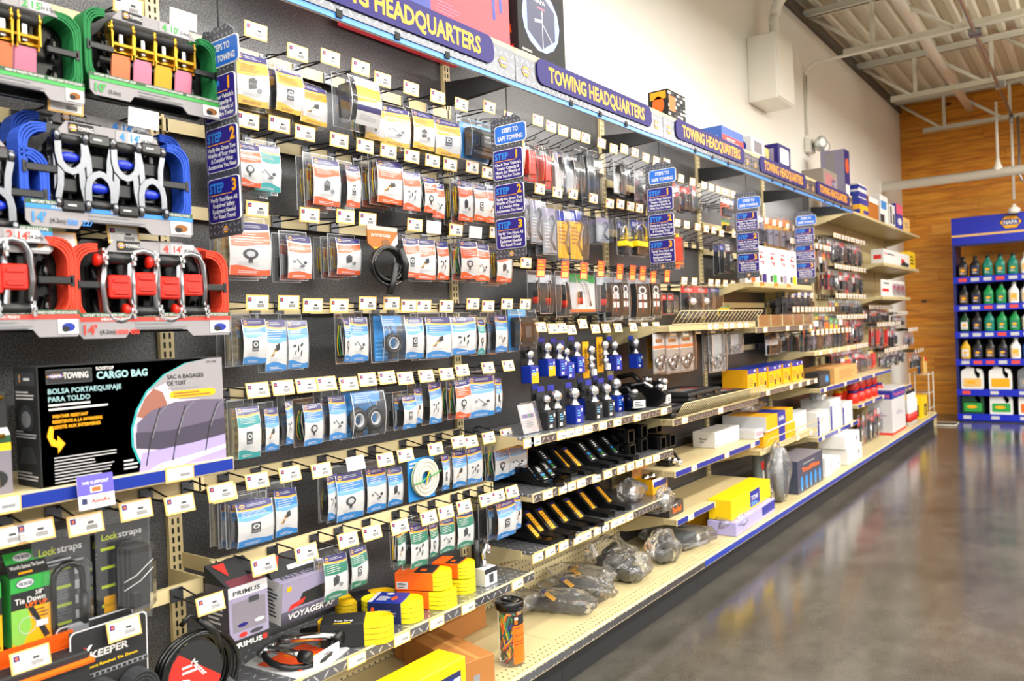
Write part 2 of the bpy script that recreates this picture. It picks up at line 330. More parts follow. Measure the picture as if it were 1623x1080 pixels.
def tex_wall():
    m = mat('painted_panel_wall', '#f6f2e9', .6); t = NT(m); b = pbsdf(m); tc = t.n('ShaderNodeTexCoord'); v = tc.outputs['Object']
    t.L.new(t.mix(t.noise(v, .9, 4, .6), lin('#f1ece0'), lin('#f8f5ee')), b.inputs['Base Color'])
    bp = t.n('ShaderNodeBump'); bp.inputs['Strength'].default_value = .5; bp.inputs['Distance'].default_value = .012
    t.L.new(t.m('ADD', t.noise(v, 3.2, 6, .65), t.m('MULTIPLY', t.noise(v, 40, 2), .08)), bp.inputs['Height']); t.L.new(bp.outputs[0], b.inputs['Normal']); return m
def tex_wood():
    m = mat('pine_boards', '#c47a22', .42); t = NT(m); b = pbsdf(m); tc = t.n('ShaderNodeTexCoord'); v = tc.outputs['Object']
    sp = t.n('ShaderNodeSeparateXYZ'); t.L.new(v, sp.inputs[0]); BH = .145
    row = t.m('FLOOR', t.m('DIVIDE', sp.outputs[2], BH)); fz = t.m('FRACT', t.m('DIVIDE', sp.outputs[2], BH))
    sh = t.m('FRACT', t.m('MULTIPLY', t.m('SINE', t.m('MULTIPLY', row, 12.9898)), 43.758))
    xs = t.m('ADD', sp.outputs[0], t.m('MULTIPLY', sh, 7.3)); colid = t.m('FLOOR', t.m('DIVIDE', xs, 1.7)); fx = t.m('FRACT', t.m('DIVIDE', xs, 1.7))
    rnd = t.m('FRACT', t.m('MULTIPLY', t.m('SINE', t.m('ADD', t.m('MULTIPLY', row, 7.1), t.m('MULTIPLY', colid, 3.7))), 4375.85))
    cb = t.n('ShaderNodeCombineXYZ'); t.L.new(t.m('MULTIPLY', xs, .9), cb.inputs[0]); t.L.new(t.m('MULTIPLY', rnd, 9), cb.inputs[1]); t.L.new(t.m('ADD', t.m('MULTIPLY', sp.outputs[2], 9), t.m('MULTIPLY', row, 3.3)), cb.inputs[2])
    g = t.noise(cb.outputs[0], 2.6, 5, .62)
    base = t.ramp(g, [(.30, lin('#b8640e')), (.45, lin('#e08a18')), (.58, lin('#f0a028')), (.75, lin('#fbb844'))])
    c1 = t.mix(t.m('MULTIPLY', t.m('MAXIMUM', 0, t.m('SUBTRACT', rnd, .5)), .5), base, lin('#94500f')); c1 = t.mix(t.m('MAXIMUM', 0, t.m('MULTIPLY', t.m('SUBTRACT', .45, rnd), .5)), c1, lin('#e8b45c'))
    vo = t.n('ShaderNodeTexVoronoi'); vo.inputs['Scale'].default_value = 1; cb2 = t.n('ShaderNodeCombineXYZ')
    t.L.new(t.m('MULTIPLY', xs, 2.1), cb2.inputs[0]); t.L.new(t.m('MULTIPLY', sp.outputs[2], 4.2), cb2.inputs[1]); t.L.new(cb2.outputs[0], vo.inputs['Vector'])
    dd = vo.outputs['Distance']; k = t.m('MAXIMUM', 0, t.m('MINIMUM', 1, t.m('MULTIPLY', t.m('SUBTRACT', .105, dd), 22)))
    vc = t.n('ShaderNodeSeparateColor'); t.L.new(vo.outputs['Color'], vc.inputs[0]); k = t.m('MULTIPLY', k, t.m('GREATER_THAN', vc.outputs[0], .45))
    c2 = t.mix(k, c1, lin('#4a2206'))
    gap = t.m('MAXIMUM', t.m('LESS_THAN', fz, .035), t.m('LESS_THAN', fx, .002)); c3 = t.mix(t.m('MULTIPLY', gap, .6), c2, lin('#4a2408')); t.L.new(c3, b.inputs['Base Color'])
    bp = t.n('ShaderNodeBump'); bp.inputs['Strength'].default_value = .4; bp.inputs['Distance'].default_value = .004; t.L.new(t.m('SUBTRACT', g, t.m('MULTIPLY', gap, 2)), bp.inputs['Height']); t.L.new(bp.outputs[0], b.inputs['Normal'])
    return m
m = M(); m.box(-.3, 10.5, -3.6, WY+.1, -.08, 0, tex_floor()); struct(m, 'floor')
m = M(); m.box(WX-.2, WX, -3.6, WY+.1, 0, WZ, tex_wall()); struct(m, 'wall_left')
m = M(); m.box(WX, 10.5, WY, WY+.15, 0, 4.6, tex_wood()); struct(m, 'wall_back')
m = M(); m.box(WX-.12, WX-.0, -3.6, WY, WZ, 4.16, mat('shaded_gap_grey', '#5d574a', .7)); m.box(WX, WX+.045, -3.6, WY, WZ-.055, WZ-.04, MATS['shaded_gap_grey']); m.box(WX, WX+.006, -3.6, WY, WZ-.055, WZ+.02, MATS['shaded_gap_grey']); struct(m, 'trim_1')  # unpainted grey gap at the wall top, deck shadow put into its colour
ROOFW = mat('painted_roof_steel', '#e2dcc8', .5); JOISTW = mat('painted_joist', '#e6e1d0', .42)
m = M(); pts = []; x = -.25; i = 0
while x < 10.4:
    pts += [(x, 4.09), (x+.045, 4.09), (x+.065, 4.135), (x+.135, 4.135)]; x += .155
vs = [(a, -3.6, b) for a, b in pts] + [(a, WY+.15, b) for a, b in pts]; n = len(pts)
m.add(vs, [(i, i+1, n+i+1, n+i) for i in range(n-1)], ROOFW); vs = [(a, b, c+.02) for a, b, c in vs]; m.add(vs, [(n+i, n+i+1, i+1, i) for i in range(n-1)], ROOFW); struct(m, 'ceiling')
# roof joists
def joist(y, label):
    e = empty('roof_joist', (WX, y, 3.6), label=label, cat='roof joist', group='white steel roof joists')
    L = 10.3
    for nm, x0, z0, dz in (('top_chord', .0, .41, .07), ('bottom_chord', .33, 0, .055)):
        c = M(); c.box(x0, L, -.045, -.006, z0, z0+.008, JOISTW); c.box(x0, L, .006, .045, z0, z0+.008, JOISTW); c.box(x0, L, -.012, -.006, z0, z0+dz, JOISTW); c.box(x0, L, .006, .012, z0, z0+dz, JOISTW); part(c, nm, e)
    k = 0; xx = .57
    w = M(); w.tube([(.05, 0, .42), (.53, 0, .03)], .017, JOISTW, 6); part(w, 'web_bar', e)
    while xx < L-.8:
        w = M(); w.box(xx-.016, xx+.016, -.018, .018, .02, .42, JOISTW); part(w, 'web_bar', e)
        w = M(); w.tube([(xx+.12, 0, .42), (xx+.62, 0, .03)], .02, JOISTW, 6); part(w, 'web_bar', e)
        xx += .7; k += 1
for y, lb in ((7.47, 'white open web steel roof joist spanning above the wall mounted emergency light'), (9.42, 'middle white steel roof joist, between the emergency light joist and the pine wall'), (11.33, 'white steel roof joist closest to the pine board wall'), (5.55, 'white steel roof joist at the very top edge, behind the grey wall box')): joist(y, lb)
# duct pipe, boxes, conduits
PAINT = mat('white_enamel', '#f6f1e6', .35)
def arc(c, r, a0, a1, ex, ey, n=8):
    c, ex, ey = Vector(c), Vector(ex), Vector(ey); return [c + ex*r*math.cos(a0+(a1-a0)*i/n) + ey*r*math.sin(a0+(a1-a0)*i/n) for i in range(n+1)]
m = M(); p = [(.10, 6.2, 3.44), (.10, 6.2, 3.62)] + arc((.32, 6.22, 3.62), .22, PI, PI/2, (1, 0, 0), (0, 0, 1)) + [(.5, 6.3, 3.85)] + arc((.5, 6.62, 3.85), .30, -PI/2, 0, (1, 0, 0), (0, 1, 0)) + [(.8, 11.5, 3.83)]
m.tube(p, .042, PAINT, 12); tag(m.build('pipe'), 'thick white painted pipe curving up from the wall box and running under the roof deck', 'pipe')
e = empty('wall_box', (WX, 6.17, 2.95), label='tall white metal junction box mounted high on the white wall', cat='junction box')
m = M(); m.box(0, .22, -.2, .2, 0, .49, PAINT, .006); part(m, 'housing', e); m = M(); m.box(.22, .226, -.19, .19, .01, .48, PAINT, .004); part(m, 'cover', e)
m = M(); m.tube([(WX+.02, 7.4, 2.95), (WX+.02, 7.4, 3.48)] + arc((WX+.12, 7.4, 3.48), .1, PI, PI/2, (1, 0, 0), (0, 0, 1), 6) + [(4, 7.42, 3.585)], .013, PAINT, 8); tag(m.build('conduit'), 'thin white conduit rising from the emergency light and bending along a roof joist', 'conduit')
e = empty('emergency_light', (WX, 7.42, 2.84), label='white emergency light with round clear lamp head on the white wall', cat='emergency light')
m = M(); m.box(0, .06, -.07, .07, -.05, .09, PAINT, .01); part(m, 'housing', e)
for dy, dz in ((-.03, .02), (.07, .0)):
    h = M(); h.push(tr(.12, dy, dz) @ rz(-.5)); h.lathe([(.02, -.06), (.03, -.04), (.055, .0), (.06, .03), (.056, .035)], mat('lamp_cup', '#c9cccb', .2, .6), 14, 'x'); h.lathe([(.052, .034), (.03, .042), (0, .045)], mat('lamp_lens', '#f2f5f4', .1), 14, 'x'); h.pop(); part(h, 'lamp_head', e)
m = M(); m.tube([(WX, 10.37, 2.84), (9, 10.37, 2.83)], .052, PAINT, 14); m.lathe([(.085, 0), (.085, .012), (.06, .02)], PAINT, 14, 'x', (WX, 10.37, 2.84)); tag(m.build('cross_pipe'), 'long white horizontal pipe crossing from the white wall in front of the pine wall', 'pipe')
m = M(); m.tube([(1.30, 2, 3.56), (1.30, 6.6, 3.555), (1.29, 8.4, 3.55), (1.275, 10.84, 3.55)], .016, STEEL, 8); m.tube([(1.275, 10.84, 3.55), (1.275, 10.84, 3.45)], .022, STEEL, 8)
for y in (7.47, 9.42): m.box(1.25, 1.345, y-.05, y+.05, 3.53, 3.6, STEEL, .005)
m.tube([(1.34, 10.84, 3.52), (1.34, 10.84, 2.86), (1.36, 10.84, 2.78), (1.44, 10.84, 2.75), (3, 10.84, 2.75)], .014, STEEL, 8); tag(m.build('steel_conduit'), 'bare steel conduit running below the roof joists toward the pine wall', 'conduit')
m = M(); m.tube([(1.17, 10.37, 3.62), (1.17, 10.37, 2.93)], .014, PAINT, 8); m.lathe([(.016, .1), (.03, .03), (.045, 0), (.045, -.06)], PAINT, 12, 'z', (1.17, 10.37, 2.9)); tag(m.build('pipe_hanger'), 'white hanger rod with a flared foot clamped onto the long horizontal pipe', 'hanger')
e = empty('dome_camera', (1.275, 10.84, 2.42), label='white dome security camera hanging on a rod before the pine wall', cat='camera')
m = M(); m.tube([(0, 0, .16), (0, 0, 1.12)], .015, PAINT, 8); part(m, 'mounting_rod', e)
m = M(); m.lathe([(.037, .0), (.058, .012), (.062, .045), (.054, .062), (.025, .075), (.016, .11)], PAINT, 18); part(m, 'housing', e)
m = M(); m.lathe([(0, -.03), (.02, -.026), (.034, -.012), (.037, .0)], mat('smoked_dome', '#3c3a38', .15), 18); part(m, 'smoked_dome', e)
# added ceiling strip fixtures (unseen, out of frame; they carry the light)
for y in (-1.6, 1.0, 3.6):
    e = empty('added_strip_lamp', (1.15, y, 3.5), label='added short white strip lamp, unseen, close to the white wall', cat='ceiling lamp', group='added short strip lamps by the wall'); m = M(); m.box(-.14, .14, -1.25, 1.25, -.04, .04, PAINT, .01); part(m, 'housing', e); m = M(); m.tube([(0, 0, .04), (0, 0, .6)], .005, STEEL, 5); part(m, 'hanger', e)
for i, x in enumerate(LAMP_X):
    for j, y in enumerate(LAMP_Y):
        e = empty('added_strip_lamp', (x, y, 3.5), label='added long white strip lamp, unseen, hung from the roof', cat='ceiling lamp', group='added overhead strip lamps')
        m = M(); m.box(-.14, .14, -1.5, 1.5, -.04, .04, PAINT, .01); part(m, 'housing', e)
        for sx in (-1.3, 1.3): m = M(); m.tube([(0, sx, .04), (0, sx, .6)], .005, STEEL, 5); part(m, 'hanger', e)
# ---------------------------------------------------------------- gondola shelving
m_panel = mat('black_panel', '#141415', .40, metal=.5, spec=.8, bump=.35, bscale=700)
_t = NT(m_panel); _tc2 = _t.n('ShaderNodeTexCoord'); _t.L.new(_t.ramp(_t.noise(_tc2.outputs['Object'], 260, 3, .7), [(.40, lin('#2c2c2d')), (.68, lin('#707072'))]), pbsdf(m_panel).inputs['Base Color'])
PEG = holes('tan_pegboard', (1, 2), '#cdbd92', '#3a3326', .0254, .16); DECK = holes('tan_deck', (0, 1), '#c8b88a', '#5a5138', .0254, .15, .38, (0, .40))
DIA = diamond('diamond_plate', (1, 2), '#6a6c72', '#c6c7cd', .034); DIAS = diamond('diamond_shelf', (0, 1), '#8d8f94', '#d9dade', .034, .3); DIAX = diamond('diamond_sign', (0, 2), '#4d4f57', '#9d9fa8', .017, .4, .3)
SLOT = mat('slot_dark', '#1d1a14', .9)
def upright(e, z1=2.39, slots=True):
    u = M(); u.box(.0, .014, -.020, .020, .02, z1, TAN2)
    if slots:
        z = .2
        while z < z1-.03: u.box(.014, .0145, -.011, -.005, z, z+.016, SLOT); u.box(.014, .0145, .005, .011, z, z+.016, SLOT); z += .0254
    part(u, 'upright', e)
SEC = ['tie-down', 'trailer wiring', 'hitch ball', 'tow accessory', 'oil card', 'fuse', 'far middle', 'far', 'end']
for i in range(9):
    y0 = U[0]-1.219 if i == 0 else U[i-1]; y1 = U[i] if i < 9 else U[8]
    if i == 8 and y1-y0 > 1.3: y1 = y1
    e = empty('shelving_unit', (0, y0, 0), label=f'tall gondola shelving unit holding the {SEC[i]} section, with back panel and base deck', cat='shelving unit', group='gondola shelving units')
    w = y1-y0; pan = m_panel if i < 6 else TAN
    m = M(); m.box(-.03, 0, .0, w, .37 if i < 3 else .16, 2.39 if i < 6 else 2.24, pan); part(m, 'back_panel', e)
    if i < 3: m = M(); m.box(-.03, 0, 0, w, .16, .37, PEG); part(m, 'pegboard_panel', e)
    upright(e, 2.39 if i < 6 else 2.24, i < 6)
    if i == 8: m = M(); m.box(0, .014, w-.02, w, .02, 2.24, TAN2); m.box(-.03, .48, w, w+.012, 0, .17, TAN2); part(m, 'end_upright', e)
    m = M(); m.box(0, .47, .001, w-.001, .143, .158, DECK); part(m, 'base_deck', e)
    m = M(); m.box(.0, .45, .001, w-.001, 0, .142, BLKM); part(m, 'kick_plate', e)
    m = M(); m.prism([(.47, .158), (.486, .150), (.492, .118), (.486, .114), (.468, .140)][::-1], 0.001, w-.001, TAN2, ax='y') if False else m.box(.47, .488, .001, w-.001, .116, .158, TAN2, .003)
    m.box(.488, .4895, .002, w-.002, .122, .150, DIA if i < 3 else mat('blue_lip', '#1d3c9c', .3)); part(m, 'deck_lip', e)
    if 1 <= i <= 5:
        j0, j1 = -.03, w-.03
        m = M(); m.prism([(.0, 2.15), (.0, 2.235), (.33, 2.235), (.36, 2.215), (.36, 2.195)], w-.012, w+.012, BLKM, ax='y') if False else None
        a = M(); a.add([(.014, w-.01, 2.20), (.014, w+.01, 2.20), (.014, w-.01, 2.29), (.014, w+.01, 2.29), (.35, w-.01, 2.215), (.35, w+.01, 2.215), (.35, w-.01, 2.26), (.35, w+.01, 2.26)],
            [(0, 2, 3, 1), (4, 5, 7, 6), (0, 1, 5, 4), (2, 6, 7, 3), (0, 4, 6, 2), (1, 3, 7, 5)], BLKM); part(a, 'canopy_arm', e, 'black canopy arm')
        m = M(); m.box(.19, .225, j0+.001, j1-.001, 2.325, 2.335, TAN2); m.box(.325, .355, j0+.001, j1-.001, 2.325, 2.335, TAN2); m.box(.352, .368, j0+.001, j1-.001, 2.312, 2.338, TAN2, .003); part(m, 'canopy_top', e)
        lm = bpy.data.lights.new('added_canopy_light', 'AREA'); lm.shape = 'RECTANGLE'; lm.size = .04; lm.size_y = 1.05; lm.energy = 3.4; lm.color = (1, .97, .92)  # added lamp hidden by the header, brightens the upper back panel
        lo = bpy.data.objects.new('added_canopy_light', lm); COL.objects.link(lo); lo.location = (.285, y0+w/2, 2.262); lo.rotation_euler = (0, math.radians(38), 0)
        ce = empty('added_canopy_lamp', (.30, y0+.05, 2.27), label='added slim white lamp strip, unseen behind the header sign', cat='lamp', group='added canopy lamps behind the header signs'); cm = M(); cm.box(-.008, .045, 0, w-.14, .006, .036, PAINT, .004); part(cm, 'housing', ce); cm = M(); cm.box(-.012, -.009, .01, w-.15, .0, .03, WHITE); part(cm, 'added_reflector', ce)
        h = M(); h.box(.354, .362, j0+.001, j1-.001, 2.195, 2.330, WHITE); h.box(.362, .366, j0+.001, j1-.001, 2.195, 2.213, mat('blue_canopy_strip', '#4a93ea', .35))
        part(h, 'canopy_front', e, 'blue-edged canopy front')
        s = M(); s.box(.366, .370, j0+.002, j1-.002, 2.212, 2.318 if i % 2 else 2.314, DIA); A = Art(s, lambda u, v, l: (.3702+l*.0006, u, v))
        pc = (j0+j1)/2
        s.prism([(pc-.50+.03*math.cos(t*PI/8+PI/2) if 0 else q[0], q[1]) for q in [(0, 0)]] or [], 0, 0, PURPLE) if False else None
        def rr(u0, u1, v0, v1, r, n=5):
            p = []
            for cx, cy, a0 in ((u1-r, v1-r, 0), (u0+r, v1-r, 1), (u0+r, v0+r, 2), (u1-r, v0+r, 3)): p += [(cx+r*math.cos((a0+k/n)*PI/2), cy+r*math.sin((a0+k/n)*PI/2)) for k in range(n+1)]
            return p
        s.prism(rr(pc-.475, pc+.475, 2.236, 2.334, .036), .371, .377, PURPLE); B = Art(s, lambda u, v, l: (.3772+l*.0006, u, v)); B.poly(rr(pc-.467, pc+.467, 2.242, 2.328, .032), DPURP, 0) if 0 else None
        B.text('TOWING HEADQUARTERS', pc, 2.257, .056, YLINE, w=.80, al='c', l=1, bold=.03)
        for du in (-.545, .535): A.hexlogo(pc+du, 2.262, .026, 1)
        for du in (-.23, 0, .23): s.box(.366, .3715, pc+du-.011, pc+du+.011, 2.200, 2.222, BLKM)
        part(s, 'header_sign', e, 'TOWING HEADQUARTERS header sign')
# crossbars
def crossbar(y0, y1, z, X=.03, sec='', nth='', arms=True):
    e = empty('peg_crossbar', (0, y0, z), label=f'tan steel crossbar, {nth} in the {sec} section', cat='crossbar', group='tan peg crossbars')
    m = M(); m.box(X-.004, X, .006, y1-y0-.006, -.018, .018, TAN2); m.box(X-.014, X-.004, .006, y1-y0-.006, .014, .018, TAN2); part(m, 'bar', e)
    for yy in (.018, y1-y0-.018):
        b = M(); b.box(.014, X, yy-.003, yy+.003, -.02, .02, TAN2); part(b, 'bracket', e)
    return e
SNAME = ['tie-down', 'trailer wiring', 'hitch ball', 'tow accessory', 'oil card', 'fuse card', 'far red card', 'farthest', 'end']
BARS = {}
def bars(i, y0, y1, lst):
    for k, (z, X) in enumerate(lst):
        crossbar(y0, y1, z, X, SNAME[i], ORD[k]+' from the top'); BARS[(i, k)] = (z, X)
bars(0, -.02, 1.2, [(2.125, .03), (1.85, .03), (1.58, .03), (.935, .17), (.672, .17)])
bars(1, 1.2, 2.419, [(2.158, .03), (1.902, .03), (1.668, .03), (1.400, .03), (1.150, .03), (.910, .03), (.708, .17)])
bars(2, 2.419, 3.638, [(2.105, .03), (1.875, .03), (1.600, .03), (1.345, .03)])
bars(3, 3.638, 4.857, [(2.045, .03), (1.79, .03), (1.52, .03)])
bars(4, 4.857, 6.076, [(1.93, .03), (1.76, .03), (1.42, .03), (1.12, .03)])
# ---------------------------------------------------------------- hanging packs
def picture(A, cu, cv, s, seed, asp=1., col=None):
    """small printed product photo: dark connectors, plates and leads; s = half size in v, asp = u per v"""
    r = random.Random(seed); k = seed % 6; D = [DGREY, BLKM, GREY]
    X = lambda a: a*asp
    if k == 0:
        for _ in range(6):
            a = r.uniform(0, 6.28); u, v = cu+X(s*.62*math.cos(a)), cv+s*.62*math.sin(a); A.ell(u, v, X(s*r.uniform(.14, .24)), s*r.uniform(.1, .2), r.choice(D), n=8, rot=0)
        A.line([(cu-X(s*.4), cv+s*.3), (cu, cv-s*.1), (cu+X(s*.4), cv-s*.5)], .03*min(1, asp+.3), GREY)
    elif k == 1:
        A.poly([(cu-X(s*.3), cv-s*.5), (cu+X(s*.3), cv-s*.3), (cu+X(s*.35), cv+s*.5), (cu+X(s*.05), cv+s*.75), (cu-X(s*.35), cv+s*.45)], DGREY); A.rect(cu-X(s*.2), cu+X(s*.15), cv-s*.1, cv+s*.3, BLKM, A.l+1)
        A.ell(cu+X(s*.55), cv-s*.45, X(s*.22), s*.25, GREY, n=8)
    elif k == 2:
        A.rect(cu-X(s*.35), cu+X(s*.35), cv-s*.6, cv+s*.6, DGREY); A.ell(cu, cv+s*.15, X(s*.26), s*.28, WHITE, A.l+1, 10); A.ell(cu, cv+s*.15, X(s*.14), s*.15, DGREY, A.l+2, 8); A.rect(cu-X(s*.3), cu+X(s*.3), cv-s*.5, cv-s*.3, GREY, A.l+1)
    elif k == 3:
        for i in range(4): A.line([(cu-X(s*.7)+X(s*.12*i), cv-s*.6), (cu-X(s*.2), cv-s*.1+s*.08*i), (cu+X(s*.1), cv+s*.1*i)], .022, [YEL, BROWN, BLKM, GREY][i])
        A.poly([(cu, cv-s*.1), (cu+X(s*.45), cv+s*.1), (cu+X(s*.4), cv+s*.7), (cu-X(s*.05), cv+s*.5)], BLKM, A.l+1)
    elif k == 4:
        for i, (a, b) in enumerate(((-.5, .35), (.45, .45), (-.4, -.35), (.4, -.4), (0, .05))): A.ell(cu+X(s*a), cv+s*b, X(s*.2), s*.16, D[i % 3], n=8, rot=.4*i)
    else:
        A.ell(cu, cv, X(s*.5), s*.5, DGREY, n=14); A.ell(cu, cv, X(s*.3), s*.3, LGREY, A.l+1, 12); A.rect(cu-X(s*.14), cu+X(s*.14), cv-s*.85, cv-s*.4, BLKM)
COLS = {'Y': (YEL, YEL, mat('pale_yellow', '#eec04a', .45), 'yellow'), 'O': (ORANGE, ORANGE, ORANGE, 'orange'), 'B': (SKY, LSKY, SKY, 'blue'), 'T': (TEAL, TEAL, TEAL, 'teal'), 'G': (GREEN, GREEN, GREEN, 'green')}
def shell(m, D, y=.5, z0=-1.0, z1=0., fy=.09, top=.14, mt=None, bulge=0.):
    """clear clamshell in unit frame: back flange, four walls, front sheet"""
    mt = mt or PLASTIC; Y = y+fy
    m.add([(0, -Y, z0-.035), (0, Y, z0-.035), (0, Y, z1+top), (0, -Y, z1+top), (.0012, -Y, z0-.035), (.0012, Y, z0-.035), (.0012, Y, z1+top), (.0012, -Y, z1+top)], [(4, 5, 6, 7), (0, 1, 5, 4), (1, 2, 6, 5), (2, 3, 7, 6), (3, 0, 4, 7)], mt)
    f = lambda u, v: (D*(.80+.22*math.sin(PI*v))+.0025, (u-.5)*2*y*1.01, z0+(z1-z0)*v)
    m.grid(f, 2, 6, mt)
    for sgn in (-1, 1):
        m.grid(lambda u, v: (.001+(D*(.80+.22*math.sin(PI*v))+.0015)*u, sgn*(y*1.01+.03*(1-u)), z0+(z1-z0)*v), 1, 6, mt, flip=(sgn < 0))
    t, s = .022, .012
    for a, b, c, d in ((-Y, -Y+t, z0-.035, z1+top), (Y-t, Y, z0-.035, z1+top), (-Y, Y, z0-.035, z0-.035+s), (-Y, Y, z1+top-s, z1+top)): m.box(.0008, .0022, a, b, c, d, EDGE)
    for sg in (-1, 1): m.grid(lambda u, v: (D*(.80+.22*math.sin(PI*v))+.003, sg*(y*1.01-.02*(1-u)), z0+(z1-z0)*v), 1, 6, EDGE, flip=(sg > 0))
    m.add([(0.001, -y-.03, z0-.01), (.001, y+.03, z0-.01), (D*.8+.0025, y*1.01, z0), (D*.8+.0025, -y*1.01, z0)], [(0, 1, 2, 3)], mt)
    m.add([(0.001, -y-.03, z1+.05), (.001, y+.03, z1+.05), (D*.8+.0025, y*1.01, z1), (D*.8+.0025, -y*1.01, z1)], [(3, 2, 1, 0)], mt)
def curl(D): return lambda u, v, l: (D*(.80+.22*math.sin(PI*min(1, max(0, 1+v)))) + l*.0004, u, v)
def wires(m, D, seed, asp=2):
    r = random.Random(seed)
    for k in range(3):
        c = r.choice([YELB, BLKM, GRN2, BROWN, WHITE]) if k else YELB; p = []
        ph = r.random()*6
        for i in range(13): a = i/12*2*PI; p.append((D*(.3+.15*k+.08*math.sin(2*a+ph)), -.40+.13*math.cos(a)+.05*k, -.5+.36*math.sin(a)))
        m.tube(p, .0022, c, 5)
def lump(m, D, seed):
    r = random.Random(seed)
    m.box(D*.12, D*.6, -.38, -.38+r.uniform(.35, .6), -.9, -.9+r.uniform(.3, .5), BLK, .004)
    m.lathe([(.13, -.42), (.16, -.4), (.16, .1), (.1, .12)], BLK, 10, 'y', (D*.0, 0, 0)) if 0 else None
    m.push(Matrix.Diagonal((D*1.5, 1, 1, 1))); m.lathe([(.16, -.30), (.18, -.26), (.18, .2), (.12, .25)], DGREY, 10, 'y', (.3, 0, -.28)); m.lathe([(.1, .0), (.13, .05), (.13, .28)], BLKG, 10, 'x', (.05, .2, -.62)); m.pop()
def carded(colk, seed, D, asp=1.7, wired=None, lite=False):
    c1, c2, c3, nm = COLS[colk]; r = random.Random(seed*31+ord(colk))
    e = empty('trailer_wiring_pack', cat='package'); a = 1.0
    m = M(); A = Art(m, curl(D)); w1, w2 = r.uniform(.02, .05), r.uniform(.02, .05); ph = r.uniform(-1, 1)
    A.field(-.5, .5, -1, 0, WHITE, 0, 3, 6)
    A.field(-.5, .5, lambda i: -.13-.025*math.sin(3*i+ph), 0, PURPLE, 1)
    A.field(-.5, .5, lambda i: -.165-.03*math.sin(3*i+ph), lambda i: -.13-.025*math.sin(3*i+ph), YLINE if colk != 'O' else WHITE, 1)
    bl = -.36 - r.uniform(0, .08)
    A.field(-.5, .5, lambda i: bl-w1*math.sin(4*i+ph), lambda i: -.175-.03*math.sin(3*i+ph), c1, 1, 6, 3)
    if colk == 'B': A.field(-.5, .5, lambda i: bl-w1*math.sin(4*i+ph), lambda i: bl+.09-.02*i, c2, 2, 6, 2)
    A.field(-.5, .5, -1, lambda i: -.86+w2*math.sin(5*i+ph), c3, 1, 6, 2)
    A.ell(-.34, -.07, .085, .05, YLINE, 3, 6); A.rect(-.40, -.28, -.085, -.055, ROYAL, 4)
    A.lines(-.22, .35, -.1, -.035, 2, LGREY, 3, seed, .35)
    A.lines(-.38, .38, bl+.04, -.2, 4, WHITE if colk != 'Y' else BROWN, 4, seed+3, .25)
    picture(Art(m, curl(D), 3), .0, -.60, .20, seed, asp*1.1)
    if not lite: A.lines(-.3, .3, -.82, -.74, 3, LGREY, 3, seed+5, .3); A.lines(-.3, .3, -.97, -.91, 2, WHITE if colk != 'Y' else BROWN, 3, seed+5, .35)
    part(m, 'card', e)
    s = M(); shell(s, D); part(s, 'clear_shell', e)
    p = M(); lump(p, D, seed)
    if wired or (wired is None and seed % 2): wires(p, D, seed)
    part(p, 'connector', e); return e
def ringpack(two=False):
    e = empty('connector_ring_pack', cat='package'); D = .045
    m = M(); A = Art(m, n_face(.008)); A.rect(-.5, .5, -1, 0, SKY, 0); A.lines(-.45, .45, -.95, -.5, 5, LSKY, 1, 3, .3)
    B = Art(m, n_face(.04)); B.rect(-.42, .42, -.24, -.02, SKY, 0); B.lines(-.35, .3, -.2, -.06, 3, WHITE, 1, 4, .2); part(m, 'card', e)
    p = M(); cs = (-.25, .25) if two else (.05,); rr = .2 if two else .30; asp = .62 if not two else 1.05
    for c in cs:
        q = [(.036, c+rr*math.cos(i/18*2*PI), -.62+rr*asp*math.sin(i/18*2*PI)) for i in range(18)]
        p.tube([(a, b, d) for a, b, d in q], 1, BLK, 8, True, [1]*18) if 0 else None
        p.grid(lambda u, v: (.036+.012*math.sin(2*PI*v), c+(rr+.075*math.cos(2*PI*v))*math.cos(2*PI*u), -.62+(rr+.075*math.cos(2*PI*v))*asp*math.sin(2*PI*u)), 22, 8, BLK)
        p.grid(lambda u, v: (.036+.01*math.sin(2*PI*v), c+(rr*.68+.035*math.cos(2*PI*v))*math.cos(2*PI*u), -.62+(rr*.68+.035*math.cos(2*PI*v))*asp*math.sin(2*PI*u)), 20, 6, LGREY)
        p.box(.024, .042, c-.13, c+.13, -.97, -.62-rr*asp, BLK, .003)
        for k in range(4): p.box(.028, .032, c-.1+.06*k, c-.08+.06*k, -1.0, -.95, STEEL)
        for k in range(3): p.tube([(.03, c-.06+.06*k, -.62+rr*asp), (.033, c-.09+.08*k, -.34), (.02, c-.05+.05*k, -.22)], .0018, BLKM if k else WHITE, 4)
    part(p, 'connector_ring', e); s = M(); shell(s, .055); part(s, 'clear_shell', e); return e
def blackpack():
    """clear box with a large square black socket"""
    e = empty('trailer_socket_pack', cat='package'); D = .06
    m = M(); A = Art(m, n_face(.004)); A.rect(-.5, .5, -1, 0, SKY, 0); A.rect(-.5, .5, -.16, 0, LSKY, 1); A.lines(-.4, .4, -.14, -.03, 3, WHITE, 2); part(m, 'card', e)
    p = M(); p.box(.012, .05, -.44, .44, -.92, -.2, BLK, .006); p.box(.05, .056, -.34, .30, -.80, -.32, BLKG, .003); p.box(.056, .060, -.18, .14, -.7, -.42, DGREY, .002)
    for a in (-.36, .36):
        for b in (-.85, -.27): p.lathe([(.045, 0), (.045, .004)], STEEL, 8, 'x', (.05, a, b)) if 0 else p.ball((.052, a, b), .03, STEEL, 8, (.1, 1, 1))
    p.tube([(.03, .3, -.92), (.03, .25, -1.1), (.03, .1, -1.2)], .008, BLK, 6); part(p, 'socket', e); s = M(); shell(s, D); part(s, 'clear_shell', e); return e
